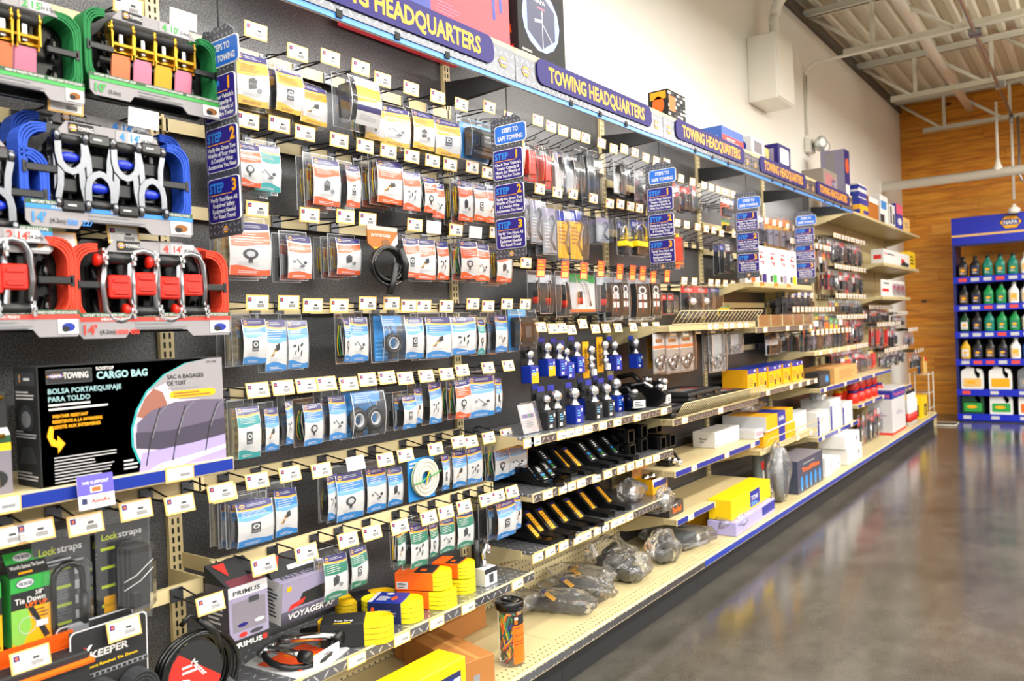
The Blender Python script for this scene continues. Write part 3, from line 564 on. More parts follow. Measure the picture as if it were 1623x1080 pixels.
def fatpack(colk='Y'):
    """deep clear blister around a black lamp with a wide white and yellow card"""
    e = empty('deep_blister_pack', cat='package'); D = .075; c = COLS[colk][0]
    m = M(); A = Art(m, curl(D)); A.field(-.30, .5, -1, 0, WHITE, 0, 3, 6); A.field(-.30, .5, lambda i: -.55+.1*i, -.2, c, 1); A.field(-.3, .5, -.72, -.60, PURPLE, 1) ; A.field(-.3, .5, lambda i: -.12-.04*i, 0, LAV, 1); A.lines(-.2, .4, -.9, -.78, 3, LGREY, 2); part(m, 'card', e)
    p = M(); p.push(Matrix.Diagonal((1, 1, .6, 1)) @ tr(.035, -.2, -.85)); p.lathe([(.0, -.2), (.22, -.2), (.26, -.1), (.26, .15), (.1, .22)], BLK, 14, 'y'); p.pop() if 0 else p.pop()
    p2 = M(); p2.box(.01, .06, -.46, -.08, -.85, -.15, BLK, .01); p2.box(.02, .055, -.42, -.36, -.7, -.3, REDS, .004); part(p2, 'lamp', e); s = M(); shell(s, D); part(s, 'clear_shell', e); return e
# --- generic clamshell used by the hitch and accessory sections
def clam(name, card, prod, D=.035, header=None, extra=None, cw=.5, mt=None, fy=.05, partname='product'):
    e = empty(name, cat='package'); m = M(); A = Art(m, n_face(.003)); A.rect(-cw, cw, -1, .02, card, 0)
    if header: A.rect(-cw, cw, -.2, .02, header, 1)
    if extra: extra(A)
    part(m, 'card', e); p = M(); prod(p, D); part(p, partname, e); s = M(); shell(s, D, .48, mt=mt, fy=fy); part(s, 'clear_shell', e); return e
def p_pin(p, D, h=BLKG, tip=None):
    p.tube([(D*.5, -.05, -.95), (D*.5, 0, -.3)], .008, CHROME, 8)
    p.box(D*.25, D*.8, -.32, .36, -.30, -.12, h, .008)
    if tip: p.tube([(D*.5, -.04, -.95), (D*.5, -.03, -.78)], .010, tip, 8)
def p_bent(p, D, col=REDS):
    p.tube([(D*.5, -.3, -.18), (D*.5, -.05, -.14), (D*.5, .06, -.3), (D*.5, .2, -.85)], .0075, CHROME, 8); p.push(Matrix.Diagonal((1, 1, 1, 1)))
    p.tube([(D*.5, -.22, -.45), (D*.5, -.22, -.62)], .013, BLKM, 10); p.tube([(D*.5, -.22, -.62), (D*.5, -.22, -.8)], .015, col, 10); p.pop()
def p_longpin(p, D): p.tube([(D*.5, 0, -1), (D*.5, 0, -.25)], .009, STEEL, 8); p.box(D*.2, D*.85, -.3, .3, -.28, -.06, BLK, .006); p.tube([(D*.5, 0, -.5), (D*.5, 0, -.42)], .013, STEEL, 8)
def p_lock(p, D): p.tube([(D*.5, .2, -.25), (D*.5, .34, -.12), (D*.55, .35, -.05), (D*.5, .1, -.03), (D*.5, .3, -.85)], .009, CHROME, 8); p.box(D*.2, D*.8, -.4, .05, -.85, -.2, REDS, .01); p.ball((D*.9, -.18, -.35), .012, BLK, 8)
def p_hook(p, D): p.tube([(D*.4, .1, -.15), (D*.5, .3, -.3), (D*.5, .1, -.5), (D*.5, -.1, -.7), (D*.5, .25, -.93)], .008, STEEL, 7); p.ball((D*.4, -.1, -.25), .012, GREY, 8)
def p_coupler(p, D): p.tube([(D*.5, -.35, -.55), (D*.5, -.33, -.2), (D*.5, 0, -.08), (D*.5, .33, -.2), (D*.5, .35, -.55)], .011, CHROME, 8); p.box(D*.1, D*1.1, -.55, .55, -.78, -.62, YELB, .008); p.push(Matrix.Diagonal((1, 1, 1, 1))); p.ball((D*1.0, .08, -.5), .02, YELB, 12); p.pop(); p.box(D*.3, D*.7, -.3, .2, -1.0, -.78, BLK, .004)
def p_knob(p, D):
    p.push(Matrix.Diagonal((1, 1, .55, 1))); p.lathe([(.05, .01), (.28, .012), (.34, .02), (.3, .03), (.12, .034)], BLKG, 14, 'x', (0, 0, -.9)); p.lathe([(.16, .03), (.22, .034), (.2, .038)], LGREY, 14, 'x', (0, 0, -.9)); p.pop()
def p_rings(p, D, n=2):
    for i, (a, b) in enumerate(((-.2, -.72), (.2, -.66), (0, -.82))[:n+1]): p.grid(lambda u, v: (D*.5+.006*math.sin(2*PI*v), a+(.2+.06*math.cos(2*PI*v))*math.cos(2*PI*u), b+(.2+.06*math.cos(2*PI*v))*.5*math.sin(2*PI*u)), 16, 6, STEEL)
def p_tubeblk(p, D):
    p.box(D*.1, D*.9, -.4, .4, -.92, -.12, BLK, .006)
    A = Art(p, lambda u, v, l: (D*.9+.0006*l, u, v)); A.ell(.0, -.28, .28, .1, WHITE); A.ell(.0, -.28, .18, .06, BLKM, 2); A.rect(-.02, .02, -.8, -.4, RED)
    for a, b in ((-.3, -.5), (-.3, -.7), (.06, -.5), (.06, -.7)): A.rect(a, a+.24, b, b+.13, WHITE)
def p_strap(p, D): p.box(D*.1, D*.95, -.42, .42, -.8, -.1, REDS, .008); p.box(D*.1, D*.97, -.42, .42, -.9, -.84, ORNG, .004)
def p_socketset(p, D):
    p.box(D*.1, D*.7, -.42, .42, -.95, -.25, BLKM, .008)
    for i in range(3): p.tube([(D*.8, -.3+.28*i, -.9), (D*.8, -.25+.28*i, -.35)], .006, CHROME, 8)
def p_lamp(p, D): p.box(D*.1, D*.9, -.42, .42, -.95, -.5, BLK, .008); p.ball((D*.9, 0, -.72), .012, STEEL, 10)
def lr(*a, **k): return lambda A: A.lines(*a, **k)
def x_white(A): A.hexlogo(0, -.1, .09, word=False); A.lines(-.35, .35, -.45, -.2, 4, LGREY)
def x_greentop(A): A.ell(-.25, -.02, .2, .05, GRN2, 2); A.ell(.28, -.02, .2, .05, GRN2, 2); A.rect(-.5, .5, -1, -.93, ORNG, 1); A.lines(-.1, .45, -.5, -.15, 6, LGREY)
def x_blk(A): A.lines(-.3, .3, -.16, -.03, 3, WHITE); A.lines(-.4, .4, -.95, -.85, 2, GREY)
KIND = {
 'ring': lambda v: ringpack(False), 'ring2': lambda v: ringpack(True), 'socket': lambda v: blackpack(), 'fat': lambda v: fatpack('Y'),
 'rlock': lambda v: clam('hitch_pin_lock_pack', RED, p_lock, .045, BLK, x_blk), 'hpin': lambda v: clam('hitch_pin_pack', WHITE, lambda p, D: p_pin(p, D, BLKG, TEAL), .045, LAV, x_white),
 'hpin2': lambda v: clam('hitch_pin_pack', WHITE, lambda p, D: p_pin(p, D, BLKG, RED), .045, LGREY, x_white), 'lpin': lambda v: clam('long_pin_pack', BLKM, p_longpin, .035, DGREY, x_blk),
 'bpin': lambda v: clam('bent_pin_pack', BLKM, p_bent, .05, LGREY, None), 'gpin': lambda v: clam('bent_pin_pack', WHITE, p_bent, .035, GRN2, x_greentop),
 'hook': lambda v: clam('safety_hook_pack', mat('cool_grey', '#8f9299', .45), p_hook, .03, LAV, lr(-.4, .1, -.9, -.3, 8, LGREY)), 'yhook': lambda v: clam('hitch_pin_pack', YEL, p_hook, .04, ROYAL, lr(-.4, .3, -.7, -.3, 5, BROWN)),
 'coupler': lambda v: clam('coupler_lock_pack', BLKM, p_coupler, .05, ROYAL, x_blk, .4), 'knob': lambda v: clam('dial_pack', mat('maroon', '#5b1424', .4), p_knob, .05, BLKM, x_blk),
 'rknob': lambda v: clam('dial_pack', BLKM, p_knob, .05, RED, x_blk), 'tube': lambda v: clam('cord_tube_pack', WHITE, p_tubeblk, .05, LGREY, None),
 'rings': lambda v: clam('washer_pack', WHITE, p_rings, .025, None, lambda A: (A.rect(-.5, .5, -.38, -.3, ORNG, 1), A.rect(-.3, .3, -.22, -.12, KRAFT, 1), A.rect(-.5, .5, -1, -.4, mat('grey_blister', '#9a948c', .4), 1))),
 'strap': lambda v: clam('red_strap_pack', ORNG, p_strap, .03, YELB, None), 'redset': lambda v: clam('red_tool_pack', RED, p_socketset, .035, REDS, x_blk), 'blkset': lambda v: clam('black_tool_pack', BLKM, p_socketset, .035, RED, x_blk),
 'bluehead': lambda v: clam('blue_headed_pack', BLKM, p_lamp, .03, ROYAL, x_blk), 'whitehd': lambda v: clam('white_card_pack', WHITE, p_lamp, .03, GREYP, x_white), 'orgstrip': lambda v: clam('orange_strip_pack', BLKM, p_lamp, .035, WHITE, lambda A: A.rect(-.5, -.3, -1, -.2, ORNG, 3)),
 'bag': lambda v: clam('clear_bag_pack', LGREY, p_rings, .02, WHITE, None, .3, BAG),
 'yoil': lambda v: clam('amber_card_pack', YEL, lambda p, D: p.box(D*.1, D*.8, -.35, .35, -.95, -.35, GREYP, .008), .03, ORNG, None), 'pinkp': lambda v: clam('pink_card_pack', PINK, p_socketset, .03, WHITE, x_blk),
 'whred': lambda v: clam('red_and_white_pack', WHITE, p_lamp, .03, RED, lambda A: A.rect(-.5, .5, -.6, -.45, RED, 1)), 'redc': lambda v: clam('red_card_pack', RED, lambda p, D: p.box(D*.1, D*.8, -.3, .3, -.8, -.4, STEEL, .008), .03, WHITE, x_blk),
 'orgc': lambda v: clam('orange_card_pack', ORANGE, p_lamp, .03, WHITE, x_blk), 'greyc': lambda v: clam('grey_card_pack', GREYP, p_lamp, .03, WHITE, x_blk), 'ylwc': lambda v: clam('yellow_card_pack', YELB, p_lamp, .03, GRN2, x_blk)}
LOOK = {'ring': 'blue pack with black ring', 'ring2': 'blue pack, two black rings', 'socket': 'clear pack, black socket', 'fat': 'deep white and yellow pack',
 'rlock': 'red lock pack', 'hpin': 'teal-tipped hitch pin pack', 'hpin2': 'red-tipped hitch pin pack', 'lpin': 'narrow black pin pack', 'bpin': 'wedge pack, bent pin', 'gpin': 'white and green pin pack',
 'hook': 'grey hook clamshell', 'yhook': 'yellow and blue clamshell', 'coupler': 'yellow coupler lock', 'knob': 'maroon dial pack', 'rknob': 'red dial pack', 'tube': 'black cord tube pack', 'rings': 'orange-banded ring pack', 'strap': 'red strap pack',
 'redset': 'red tool pack', 'blkset': 'black and red pack', 'bluehead': 'blue-headed black pack', 'whitehd': 'white and black pack', 'orgstrip': 'orange-striped black pack', 'bag': 'clear bag of fittings', 'yoil': 'amber card pack', 'pinkp': 'pink card pack', 'whred': 'white and red pack', 'redc': 'red card pack', 'orgc': 'orange card pack', 'greyc': 'grey card pack', 'ylwc': 'yellow and green pack'}
def get_pack(kind, v):
    if kind in COLS: return proto(('c', kind, v % 6), lambda: carded(kind, v % 6, .032+.006*(v % 3)))
    return proto(('k', kind), lambda: KIND[kind](v))
def look(kind): return COLS[kind][3]+'-carded wiring pack' if kind in COLS else LOOK[kind]
vcount = [0]
def hang(kind, xl, xr, yt, yb, n=1, X=.185, where='', yaw=0, lean=0, gap=.036, off=None):
    """n packs one behind another on a hook; xl..xr, yt..yb = the front card in the photo, on the plane X"""
    xm, ym = (xl+xr)/2, (yt+yb)/2
    a, b = at(xl, ym, X=X), at(xr, ym, X=X); top, bot = at(xm, yt, X=X), at(xm, yb, X=X)
    Wd, H = b.y-a.y, top.z-bot.z; vcount[0] += 1; v = vcount[0] if off is None else off; r = random.Random(v*7+1)
    D = .05
    for k in range(n):
        o = get_pack(kind, v); ja = (r.random()-.5)*.16
        o.name = o.name if k == 0 else o.name
        place(o, (X-D*.8-k*gap-.002, (a.y+b.y)/2+(r.random()-.5)*.006*(k > 0), top.z-(r.random()*.004+.002*k)*(k > 0)), (0, lean+.02*k, yaw+ja), (1, Wd, H),
              f"{look(kind)}, {where}" if k == 0 else f"rear {look(kind)}, {where}", 'package', f"rear packs, {where}" if k else None)
# --- peg hooks with price tags
def tag_art(m, x, w, h, kind, simple=False):
    if kind == 'blank': Art(m, n_face(x)).rect(-w/2, w/2, -h/2, h/2, WHITE, 1); return
    if kind == 'red':
        A = Art(m, n_face(x)); A.rect(-w/2, w/2, -h/2, h/2, RTAG, 1); A.lines(-w*.4, w*.35, -h*.1, h*.42, 3, YEL, 2); A.rect(-w*.4, w*.4, -h*.45, -h*.15, CREAM, 2); return
    A = Art(m, n_face(x)); A.rect(-w/2, w/2, -h/2, h/2, CREAM, 1); A.rect(-w*.44, w*.45, -h*.40, h*.42, WHITE, 2)
    if simple: A.rect(0, w*.35, -h*.2, 0, GREY, 3); return
    A.rect(-w*.42, -w*.27, h*.08, h*.34, PURPLE, 3); A.rect(-w*.38, -w*.31, h*.14, h*.27, ORANGE, 4); A.lines(-w*.2, w*.38, h*.12, h*.34, 2, LGREY, 3); A.rect(w*.05, w*.22, -h*.02, h*.10, DGREY, 3)
    for i in range(9): A.rect(w*(.0+.036*i), w*(.018+.036*i), -h*.30, -h*.08, DGREY, 3)
    A.lines(-w*.4, -w*.08, -h*.34, h*.02, 3, LGREY, 3)
def peg_hook(dz, L, kind, simple=False, tilt=0.):
    e = empty('peg_hook', cat='peg hook'); m = M()
    m.box(.0, .006, -.017, .017, -.02, .016, ZINC, .001)
    seg = 4 if simple else 6
    m.tube([(.006, -.008, -.004), (L*.5, -.008, -.006), (L-.018, -.008, -.006), (L-.006, -.008, .008)], .0026, WIRE, seg)
    m.tube([(.006, .008, .010), (.012, .008, .016+max(dz, 0)*.3), (L-.01, .004, dz-.002), (L-.001, 0, dz+.005)], .0022, WIRE, seg); part(m, 'wire', e)
    w, h = (.074, .043) if kind != 'red' else (.060, .075)
    t = M(); t.push(tr(L, 0, dz) @ ry(tilt)); t.box(0, .0012, -w/2, w/2, -h/2, h/2, CREAM if kind == 'price' else WHITE if kind == 'blank' else RTAG); tag_art(t, .0013, w, h, kind, simple); t.pop(); part(t, 'price_tag', e); return e
def hooks(i, k, pts, L=.16, kind='price', simple=False, zX=None, tilt=None, start=0):
    z, X = zX or BARS[(i, k)]
    for j, p in enumerate(pts):
        kd = p[2] if len(p) > 2 else kind
        P = at(p[0], p[1], X=X+L); dz = round(max(-.05, min(.07, P.z-z))/.008)*.008; tl = round((-.22 if P.z < 1.35 else .12) if tilt is None else tilt, 2)
        o = proto(('h', dz, L, kd, simple, tl), lambda: peg_hook(dz, L, kd, simple, tl))
        place(o, (X+.001, P.y, z), (0, 0, 0), (1, 1, 1), f"{ {'price': 'price-tagged', 'blank': 'blank-tagged', 'red': 'red-tagged'}[kd]} peg hook, {ORD[j+start] if j+start < 20 else 'last'} from left on the {ORD[k]} bar, {SNAME[i]} section", 'peg hook', f"peg hooks on the {ORD[k]} bar of the {SNAME[i]} section")
def packs(i, k, lst, X=None, **kw):
    z, Xb = BARS.get((i, k), (0, .03))
    for j, p in enumerate(lst):
        n = p[5] if len(p) > 5 else 1; d = dict(kw); d.update(p[6] if len(p) > 6 else {})
        if 'X' not in d: d['X'] = X or Xb+.145
        hang(p[0], *p[1:5], n=n, where=f"{ORD[j]} from left on the {ORD[k]} bar, {SNAME[i]} section", **d)
# ================= trailer wiring section
hooks(1, 0, [(405,50),(471,83),(523,91),(571,106),(606,127),(651,140),(693,155),(731,167),(775,170),(807,187)])
packs(1, 0, [('Y',377,427,86,166,3),('Y',435,480,108,178,3),('Y',478,522,135,195,2),('fat',545,592,127,200,1,{'X':.2}),('Y',580,610,165,221,2),('Y',611,652,170,230,2),('Y',657,690,178,236,2),('Y',693,729,192,247,2),('socket',742,790,196,252,1,{'X':.2}),('Y',792,832,205,262,1)])
hooks(1, 1, [(392,193),(442,198),(483,212),(537,223),(578,232),(615,239),(652,249),(685,255),(713,260),(748,267),(773,273),(793,276),(818,280)])
packs(1, 1, [('O',375,413,228,295,3),('T',409,448,229,302,2),('O',499,540,252,325,2),('O',550,571,262,328,1),('O',601,643,255,322,3),('O',643,668,272,333,1),('O',673,692,282,337,1),('O',691,708,290,345,1),('O',729,751,287,350,2),('O',752,773,293,350,1),('O',775,796,293,353,1),('O',798,813,300,354,1)])
hooks(1, 2, [(407,330),(490,340),(547,345),(582,348),(657,357),(687,360,'blank'),(722,363),(753,367,'blank'),(785,368),(815,372)])
packs(1, 2, [('O',366,428,353,436,2),('O',461,497,374,441,2),('O',538,573,378,435,3),('O',642,665,379,440,1),('O',664,693,379,443,1),('O',695,713,383,443,1),('O',731,757,383,442,2),('O',758,779,387,445,1),('O',790,812,393,447,2)])
hooks(1, 3, [(407,478),(457,482),(495,483),(537,484),(582,479),(620,482),(647,484),(671,486),(707,486),(749,483),(773,485),(803,483),(832,483)])
packs(1, 3, [('B',384,422,506,577,3),('B',425,458,507,588,1),('B',460,490,508,584,1),('B',545,555,506,574,1),('B',559,587,503,573,2),('ring',605,640,500,572,1),('B',644,671,504,568,1),('B',681,718,503,567,2),('B',720,755,503,562,1),('T',757,769,507,562,1),('B',788,808,500,558,2),('socket',816,847,490,555,1)])
hooks(1, 4, [(408,619),(448,613),(485,613),(517,609),(552,607),(582,603),(613,600),(642,598),(675,595),(707,592),(732,588),(773,584),(805,581)])
packs(1, 4, [('T',379,413,645,727,2),('B',426,446,647,715,2),('B',455,466,636,705,1),('B',480,511,641,706,1),('B',527,552,628,697,2),('ring2',556,607,621,692,1),('B',638,660,628,680,2),('B',661,673,616,672,1),('B',682,702,607,672,1),('O',724,746,603,663,2),('B',749,786,597,661,1),('B',787,797,600,654,1)])
hooks(1, 5, [(355,782),(407,763),(459,753),(509,747),(563,734,'blank'),(610,727),(642,721),(690,712),(726,702),(746,700),(774,695),(802,687)])
packs(1, 5, [('B',377,433,795,864,3,{'X':.22}),('B',441,475,776,850,2),('B',521,538,753,825,1),('B',534,576,750,824,2),('B',585,616,742,811,1),('B',618,640,742,802,1),('B',700,712,722,778,1),('B',722,743,715,773,1),('B',744,766,710,767,1),('B',783,807,705,760,2),('B',810,838,700,752,1)])
hooks(1, 6, [(418,898),(485,878),(551,858),(589,846),(633,835),(679,820),(706,811),(735,802),(770,793),(789,787),(811,780)], L=.15)
packs(1, 6, [('G',518,553,880,950,1),('G',556,582,868,931,1),('G',634,646,840,898,1),('G',653,680,832,900,2),('G',682,694,830,884,1),('G',703,724,823,876,1),('G',729,752,810,868,1),('B',788,818,795,852,2),('B',819,830,785,840,1)], X=.31)
# ================= tie-down section (nearest)
def strip_band(m, path, w, mt, t=.0025, ax=None):
    """flat webbing of width w along X, following a Y-Z path"""
    n = len(path); vs = []
    for i, (y, z) in enumerate(path):
        a = path[max(i-1, 0)]; b = path[min(i+1, n-1)]; L = math.hypot(b[0]-a[0], b[1]-a[1]) or 1; ny, nz = -(b[1]-a[1])/L*t/2, (b[0]-a[0])/L*t/2
        vs += [(-w/2, y+ny, z+nz), (w/2, y+ny, z+nz), (w/2, y-ny, z-nz), (-w/2, y-ny, z-nz)]
    fs = [(4*i+k, 4*i+(k+1) % 4, 4*i+4+(k+1) % 4, 4*i+4+k) for i in range(n-1) for k in range(4)]
    fs += [(3, 2, 1, 0), (4*n-4, 4*n-3, 4*n-2, 4*n-1)]; m.add(vs, fs, mt)
def webbing_coil(y, z, hw, h, w, mt, turns=5, side=-1):
    """open C of stacked webbing hugging one end of the tray"""
    m = M(); m.push(tr(.045, y, z))
    for k in range(turns):
        g = k*.0046; a = hw-g; b = h/2-g; c = .038; p = []
        p += [(-side*.012, b)]
        p += [(side*(a-c)+side*c*math.sin(t*PI/2/4), b-c+c*math.cos(t*PI/2/4)) for t in range(5)]
        p += [(side*(a-c)+side*c*math.cos(t*PI/2/4), -b+c-c*math.sin(t*PI/2/4)) for t in range(5)]
        p += [(-side*.004, -b)]
        strip_band(m, p, w-.0015*(k % 2), mt, .0043)
    m.pop(); return m
def ratchet_gold(e, y, z, plate):
    r = M(); r.push(tr(.05, y, z))
    for s in (-1, 1):
        r.prism([(-.028*s, .055), (-.031*s, .055), (-.031*s, -.02), (-.028*s, -.02)], -.01, .022, GOLD); r.lathe([(.013, -.003), (.013, .003)], GOLD, 12, 'y', (.012, s*.030, .04))
    r.tube([(.012, -.028, .04), (.012, .028, .04)], .012, BLKM, 10); r.tube([(.014, -.036, .04), (.014, .036, .04)], .005, GOLD, 8)
    r.box(.0, .004, -.028, .028, -.018, .012, GOLD, .002); r.box(.008, .014, -.006, .006, -.012, .03, STEEL, .001); part_ = part(r, 'ratchet', e); r.pop()
    h = M(); h.push(tr(.06, y, z) @ ry(.12)); h.box(.0, .004, -.027, .027, -.082, -.022, plate, .003); h.box(-.004, .010, -.029, -.026, -.03, .03, GOLD); h.box(-.004, .010, .026, .029, -.03, .03, GOLD); h.box(.0, .012, -.026, .026, -.004, .004, GOLD, .001); h.pop()
    h.T = Matrix(); o = part(h, 'release_handle', part_)
def ratchet_silver(e, y, z, up, grip, seat):
    """ratchet with curved chrome side plates, black spool and coloured thumb grip"""
    s = 1 if up else -1; r = M(); r.push(tr(.05, y, z) @ Matrix.Diagonal((1, 1, s, 1))); RS = mat('ratchet_steel', '#75777c', .26, 1)
    def ribbon(path, w, x0, x1, mt):
        L = []; Rr = []
        for i, (a, b) in enumerate(path):
            p0, p1 = path[max(i-1, 0)], path[min(i+1, len(path)-1)]; d = math.hypot(p1[0]-p0[0], p1[1]-p0[1]); nx, nz = -(p1[1]-p0[1])/d*w/2, (p1[0]-p0[0])/d*w/2; L.append((a+nx, b+nz)); Rr.append((a-nx, b-nz))
        for i in range(len(path)-1): r.prism([L[i], L[i+1], Rr[i+1], Rr[i]], x0, x1, mt)
    ribbon([(-.028, .078), (-.028, .035), (-.024, .016), (-.012, .003), (0, -.001), (.012, .003), (.024, .016), (.028, .035), (.028, .078)], .014, .022, .031, RS)
    for q in (-1, 1):
        ribbon([(q*.022, .008), (q*.024, -.03), (q*.030, -.058), (q*.030, -.082)], .013, .018, .028, RS); r.box(-.01, .02, q*.030-.003, q*.030+.003, -.075, .075, STEEL, .002)
        r.lathe([(.0, -.005), (.013, -.005), (.014, 0), (.013, .005), (0, .005)], RS, 12, 'y', (.026, q*.031, .072)); r.lathe([(.0, -.005), (.012, -.005), (.012, .005), (0, .005)], RS, 12, 'y', (.024, q*.031, -.07))
    r.tube([(.02, -.026, .068), (.02, .026, .068)], .013, BLK, 12); r.box(.010, .034, -.027, .027, -.088, -.060, BLKG, .005); Art(r, n_face(.034)).lines(-.014, .014, -.078, -.070, 1, WHITE)
    r.box(.006, .018, -.018, .018, -.045, -.012, BLK, .004); r.box(.004, .012, -.02, .02, .005, .05, BLKG, .003); o = part(r, 'ratchet', e); r.pop(); r.T = Matrix()
    g = M(); g.push(tr(.05, y, z) @ Matrix.Diagonal((1, 1, s, 1))); g.push(Matrix.Diagonal((.5, 1, .55, 1))); g.lathe([(0, -.02), (.012, -.019), (.019, -.01), (.021, 0), (.019, .01), (.012, .019), (0, .02)], grip, 14, 'y', (.04, 0, .055)); g.pop(); g.pop(); part(g, 'thumb_grip', o, 'coloured thumb grip')
def ratchet_loop(e, y, z, up, grip):
    """ratchet with a wide steel loop handle and red grip block"""
    s = 1 if up else -1; r = M(); r.push(tr(.05, y, z) @ Matrix.Diagonal((1, 1, s, 1))); p = [(-.030, .045), (-.036, .0), (-.032, -.055), (-.020, -.075), (0, -.080), (.020, -.075), (.032, -.055), (.036, 0), (.030, .045)]
    r.tube([(.022, a, b) for a, b in p], .0085, mat('loop_steel', '#85878b', .28, 1), 8); r.tube([(.010, a, b) for a, b in p], .0075, STEEL, 6)
    r.tube([(.02, -.028, .06), (.02, .028, .06)], .014, BLK, 12)
    for q in (-1, 1):
        for k in range(9): a = 2*PI*k/9; r.box(.02+.018*math.cos(a)-.004, .02+.018*math.cos(a)+.004, q*.032-.003, q*.032+.003, .06+.018*math.sin(a)-.004, .06+.018*math.sin(a)+.004, CHROME)
        r.lathe([(.0, -.004), (.017, -.004), (.017, .004), (0, .004)], CHROME, 12, 'y', (.02, q*.032, .06))
    o = part(r, 'ratchet', e); r.pop()
    g = M(); g.push(tr(.05, y, z) @ Matrix.Diagonal((1, 1, s, 1))); g.box(.012, .034, -.025, .025, -.030, .022, grip, .004); g.box(.034, .038, -.018, .018, .004, .014, grip, .003); g.box(.034, .038, -.018, .018, -.022, -.012, grip, .003); g.lathe([(.012, 0), (.015, .004), (.012, .012)], grip, 10, 'y', (.02, -.05, .055)); part(g, 'grip_block', o, 'red grip block')
def ratchet_pack(kind, W_, H, L1, n=4):
    cm = {'g': mat('webbing_green', '#0f7a3c', .7, bump=.8, bscale=700), 'b': mat('webbing_blue', '#1c4fc4', .65, bump=.8, bscale=700), 'r': mat('webbing_red', '#e23a1c', .65, bump=.8, bscale=700)}[kind]
    pr = {'g': GRN2, 'b': mat('print_blue', '#1d7fd6', .4), 'r': mat('print_red', '#e2382a', .4)}[kind]; e = empty('ratchet_strap_set', cat='strap set'); w, h = W_/2, H/2
    c = .06; m = M(); oct_ = [(-w, -h+.03), (-w, h-.055), (-w+.055, h), (w-.055, h), (w, h-.055), (w, -h+.03), (w-.03, -h), (-w+.03, -h)]
    m.prism(oct_, 0, .012, BLK); m.prism([(a*.70, b*.86) for a, b in oct_], .012, .03, BLKG)
    for s in (-1, 1): m.box(.012, .075, s*(w-.012)-.004, s*(w-.012)+.004, -.012, .012, BLK); m.box(.065, .075, s*(w-.045)-.035, s*(w-.045)+.035, -.008, .008, BLK, .002)
    part(m, 'tray', e)
    for s in (-1, 1): part(webbing_coil(s*(w-.048), .0, .044, H*.84, .055, cm, 4, s), 'webbing_coil', e)
    hd = M(); hd.prism([(-w*.62, h*.70), (-w*.50, h*.96), (w*.50, h*.96), (w*.62, h*.70)], .074, .077, SILVER); A = Art(hd, n_face(.0775))
    A.rect(-w*.48, -w*.2, h*.73, h*.94, BLKM, 1); A.hexlogo(-w*.43, h*.84, h*.085, 2, False); A.text('TOWING', -w*.38, h*.80, h*.08, WHITE, w=w*.17, l=4); A.rect(w*.05, w*.20, h*.72, h*.94, mat('silver_dark','#9b9799',.45), 1); A.rect(w*.20, w*.5, h*.72, h*.94, LGREY, 1)
    A.text(str(n), w*.125, h*.75, h*.16, pr, al='c', l=3, bold=.03); A.text(L1[0], w*.225, h*.755, h*.15, pr, l=3, bold=.03); A.text(L1[1], w*.36, h*.78, h*.07, DGREY, l=3)
    part(hd, 'header_card', e)
    ft = M(); z0 = -h-.012; ft.prism([(-w*.96, z0+.055), (-w*.96, z0+.012), (-w*.9, z0), (-w*.42, z0), (-w*.36, z0+.016), (w*.36, z0+.016), (w*.44, z0), (w*.94, z0), (w*.98, z0+.008), (w*.98, z0+.055)], .074, .078, SILVER); B = Art(ft, n_face(.0785))
    B.rect(-w*.96, w*.98, z0+.046, z0+.056, mat('forest', '#1d4a26', .45), 1); B.rect(-w*.96, w*.98, z0+.037, z0+.046, pr, 1); B.text(L1[0], -w*.9, z0+.010, .020, pr, l=3, bold=.03); B.text(L1[1], -w*.72, z0+.010, .009, DGREY, l=3)
    B.text('RATCHET TIE DOWN WITH SOFT LOOP', -w*.9, z0+.048, .0055, WHITE, w=w*.56, l=3); B.text('AMARRA DE TRINQUETE CON LAZO SUAVE', -w*.2, z0+.048, .0055, WHITE, w=w*.56, l=3); B.text('SANGLE A CLIQUET AVEC BOUCLE SOUPLE', w*.42, z0+.048, .0055, WHITE, w=w*.52, l=3)
    if kind != 'g': B.text({'b': '500', 'r': '1000'}[kind], -w*.54, z0+.008, .011, pr, l=3); B.text({'b': '227', 'r': '450'}[kind], -w*.38, z0+.008, .011, pr, l=3); B.text({'b': 'STANDARD DUTY', 'r': 'HEAVY DUTY'}[kind], -w*.7, z0+.039, .0055, WHITE, w=w*.3, l=3); B.text('USO PESADO' if kind == 'r' else 'USO NORMAL', -w*.05, z0+.039, .0055, WHITE, w=w*.25, l=3)
    B.lines(-w*.30, w*.40, z0+.020, z0+.036, 2, GREY, 2); B.rect(w*.68, w*.95, z0+.006, z0+.036, WHITE, 2); B.ell(w*.82, z0+.02, w*.09, .009, BROWN2 if kind != 'r' else ROYAL, 3); B.ell(w*.78, z0+.016, w*.05, .006, BLKM, 4); B.rect(-w*.3, w*.3, z0+.0165, z0+.018, BLKM, 3)
    part(ft, 'footer_card', e, 'printed footer card'); sp = W_*.155; y0 = -sp*(n-1)/2
    for k in range(n):
        y = y0+sp*k
        if kind == 'g': ratchet_gold(e, y, .02, [TSHIRT, TSH2, TSH3, TSH2][k % 4])
        elif kind == 'b': ratchet_silver(e, y, -.0, k % 2 == 0, mat('grip_blue', '#1733c4', .25), None)
        else: ratchet_loop(e, y, .0, k % 2 == 0, REDS)
    for s in (-1, 1):
        q = M()
        for z in (.02, -.055): q.tube([(.04, s*(w*.66), z+.025), (.05, s*(w*.62), z), (.05, s*(w*.67), z-.03), (.045, s*(w*.70), z-.005)], .006, BLKG, 7)
        part(q, 'strap_hook', e, 'black coated hook')
    return e
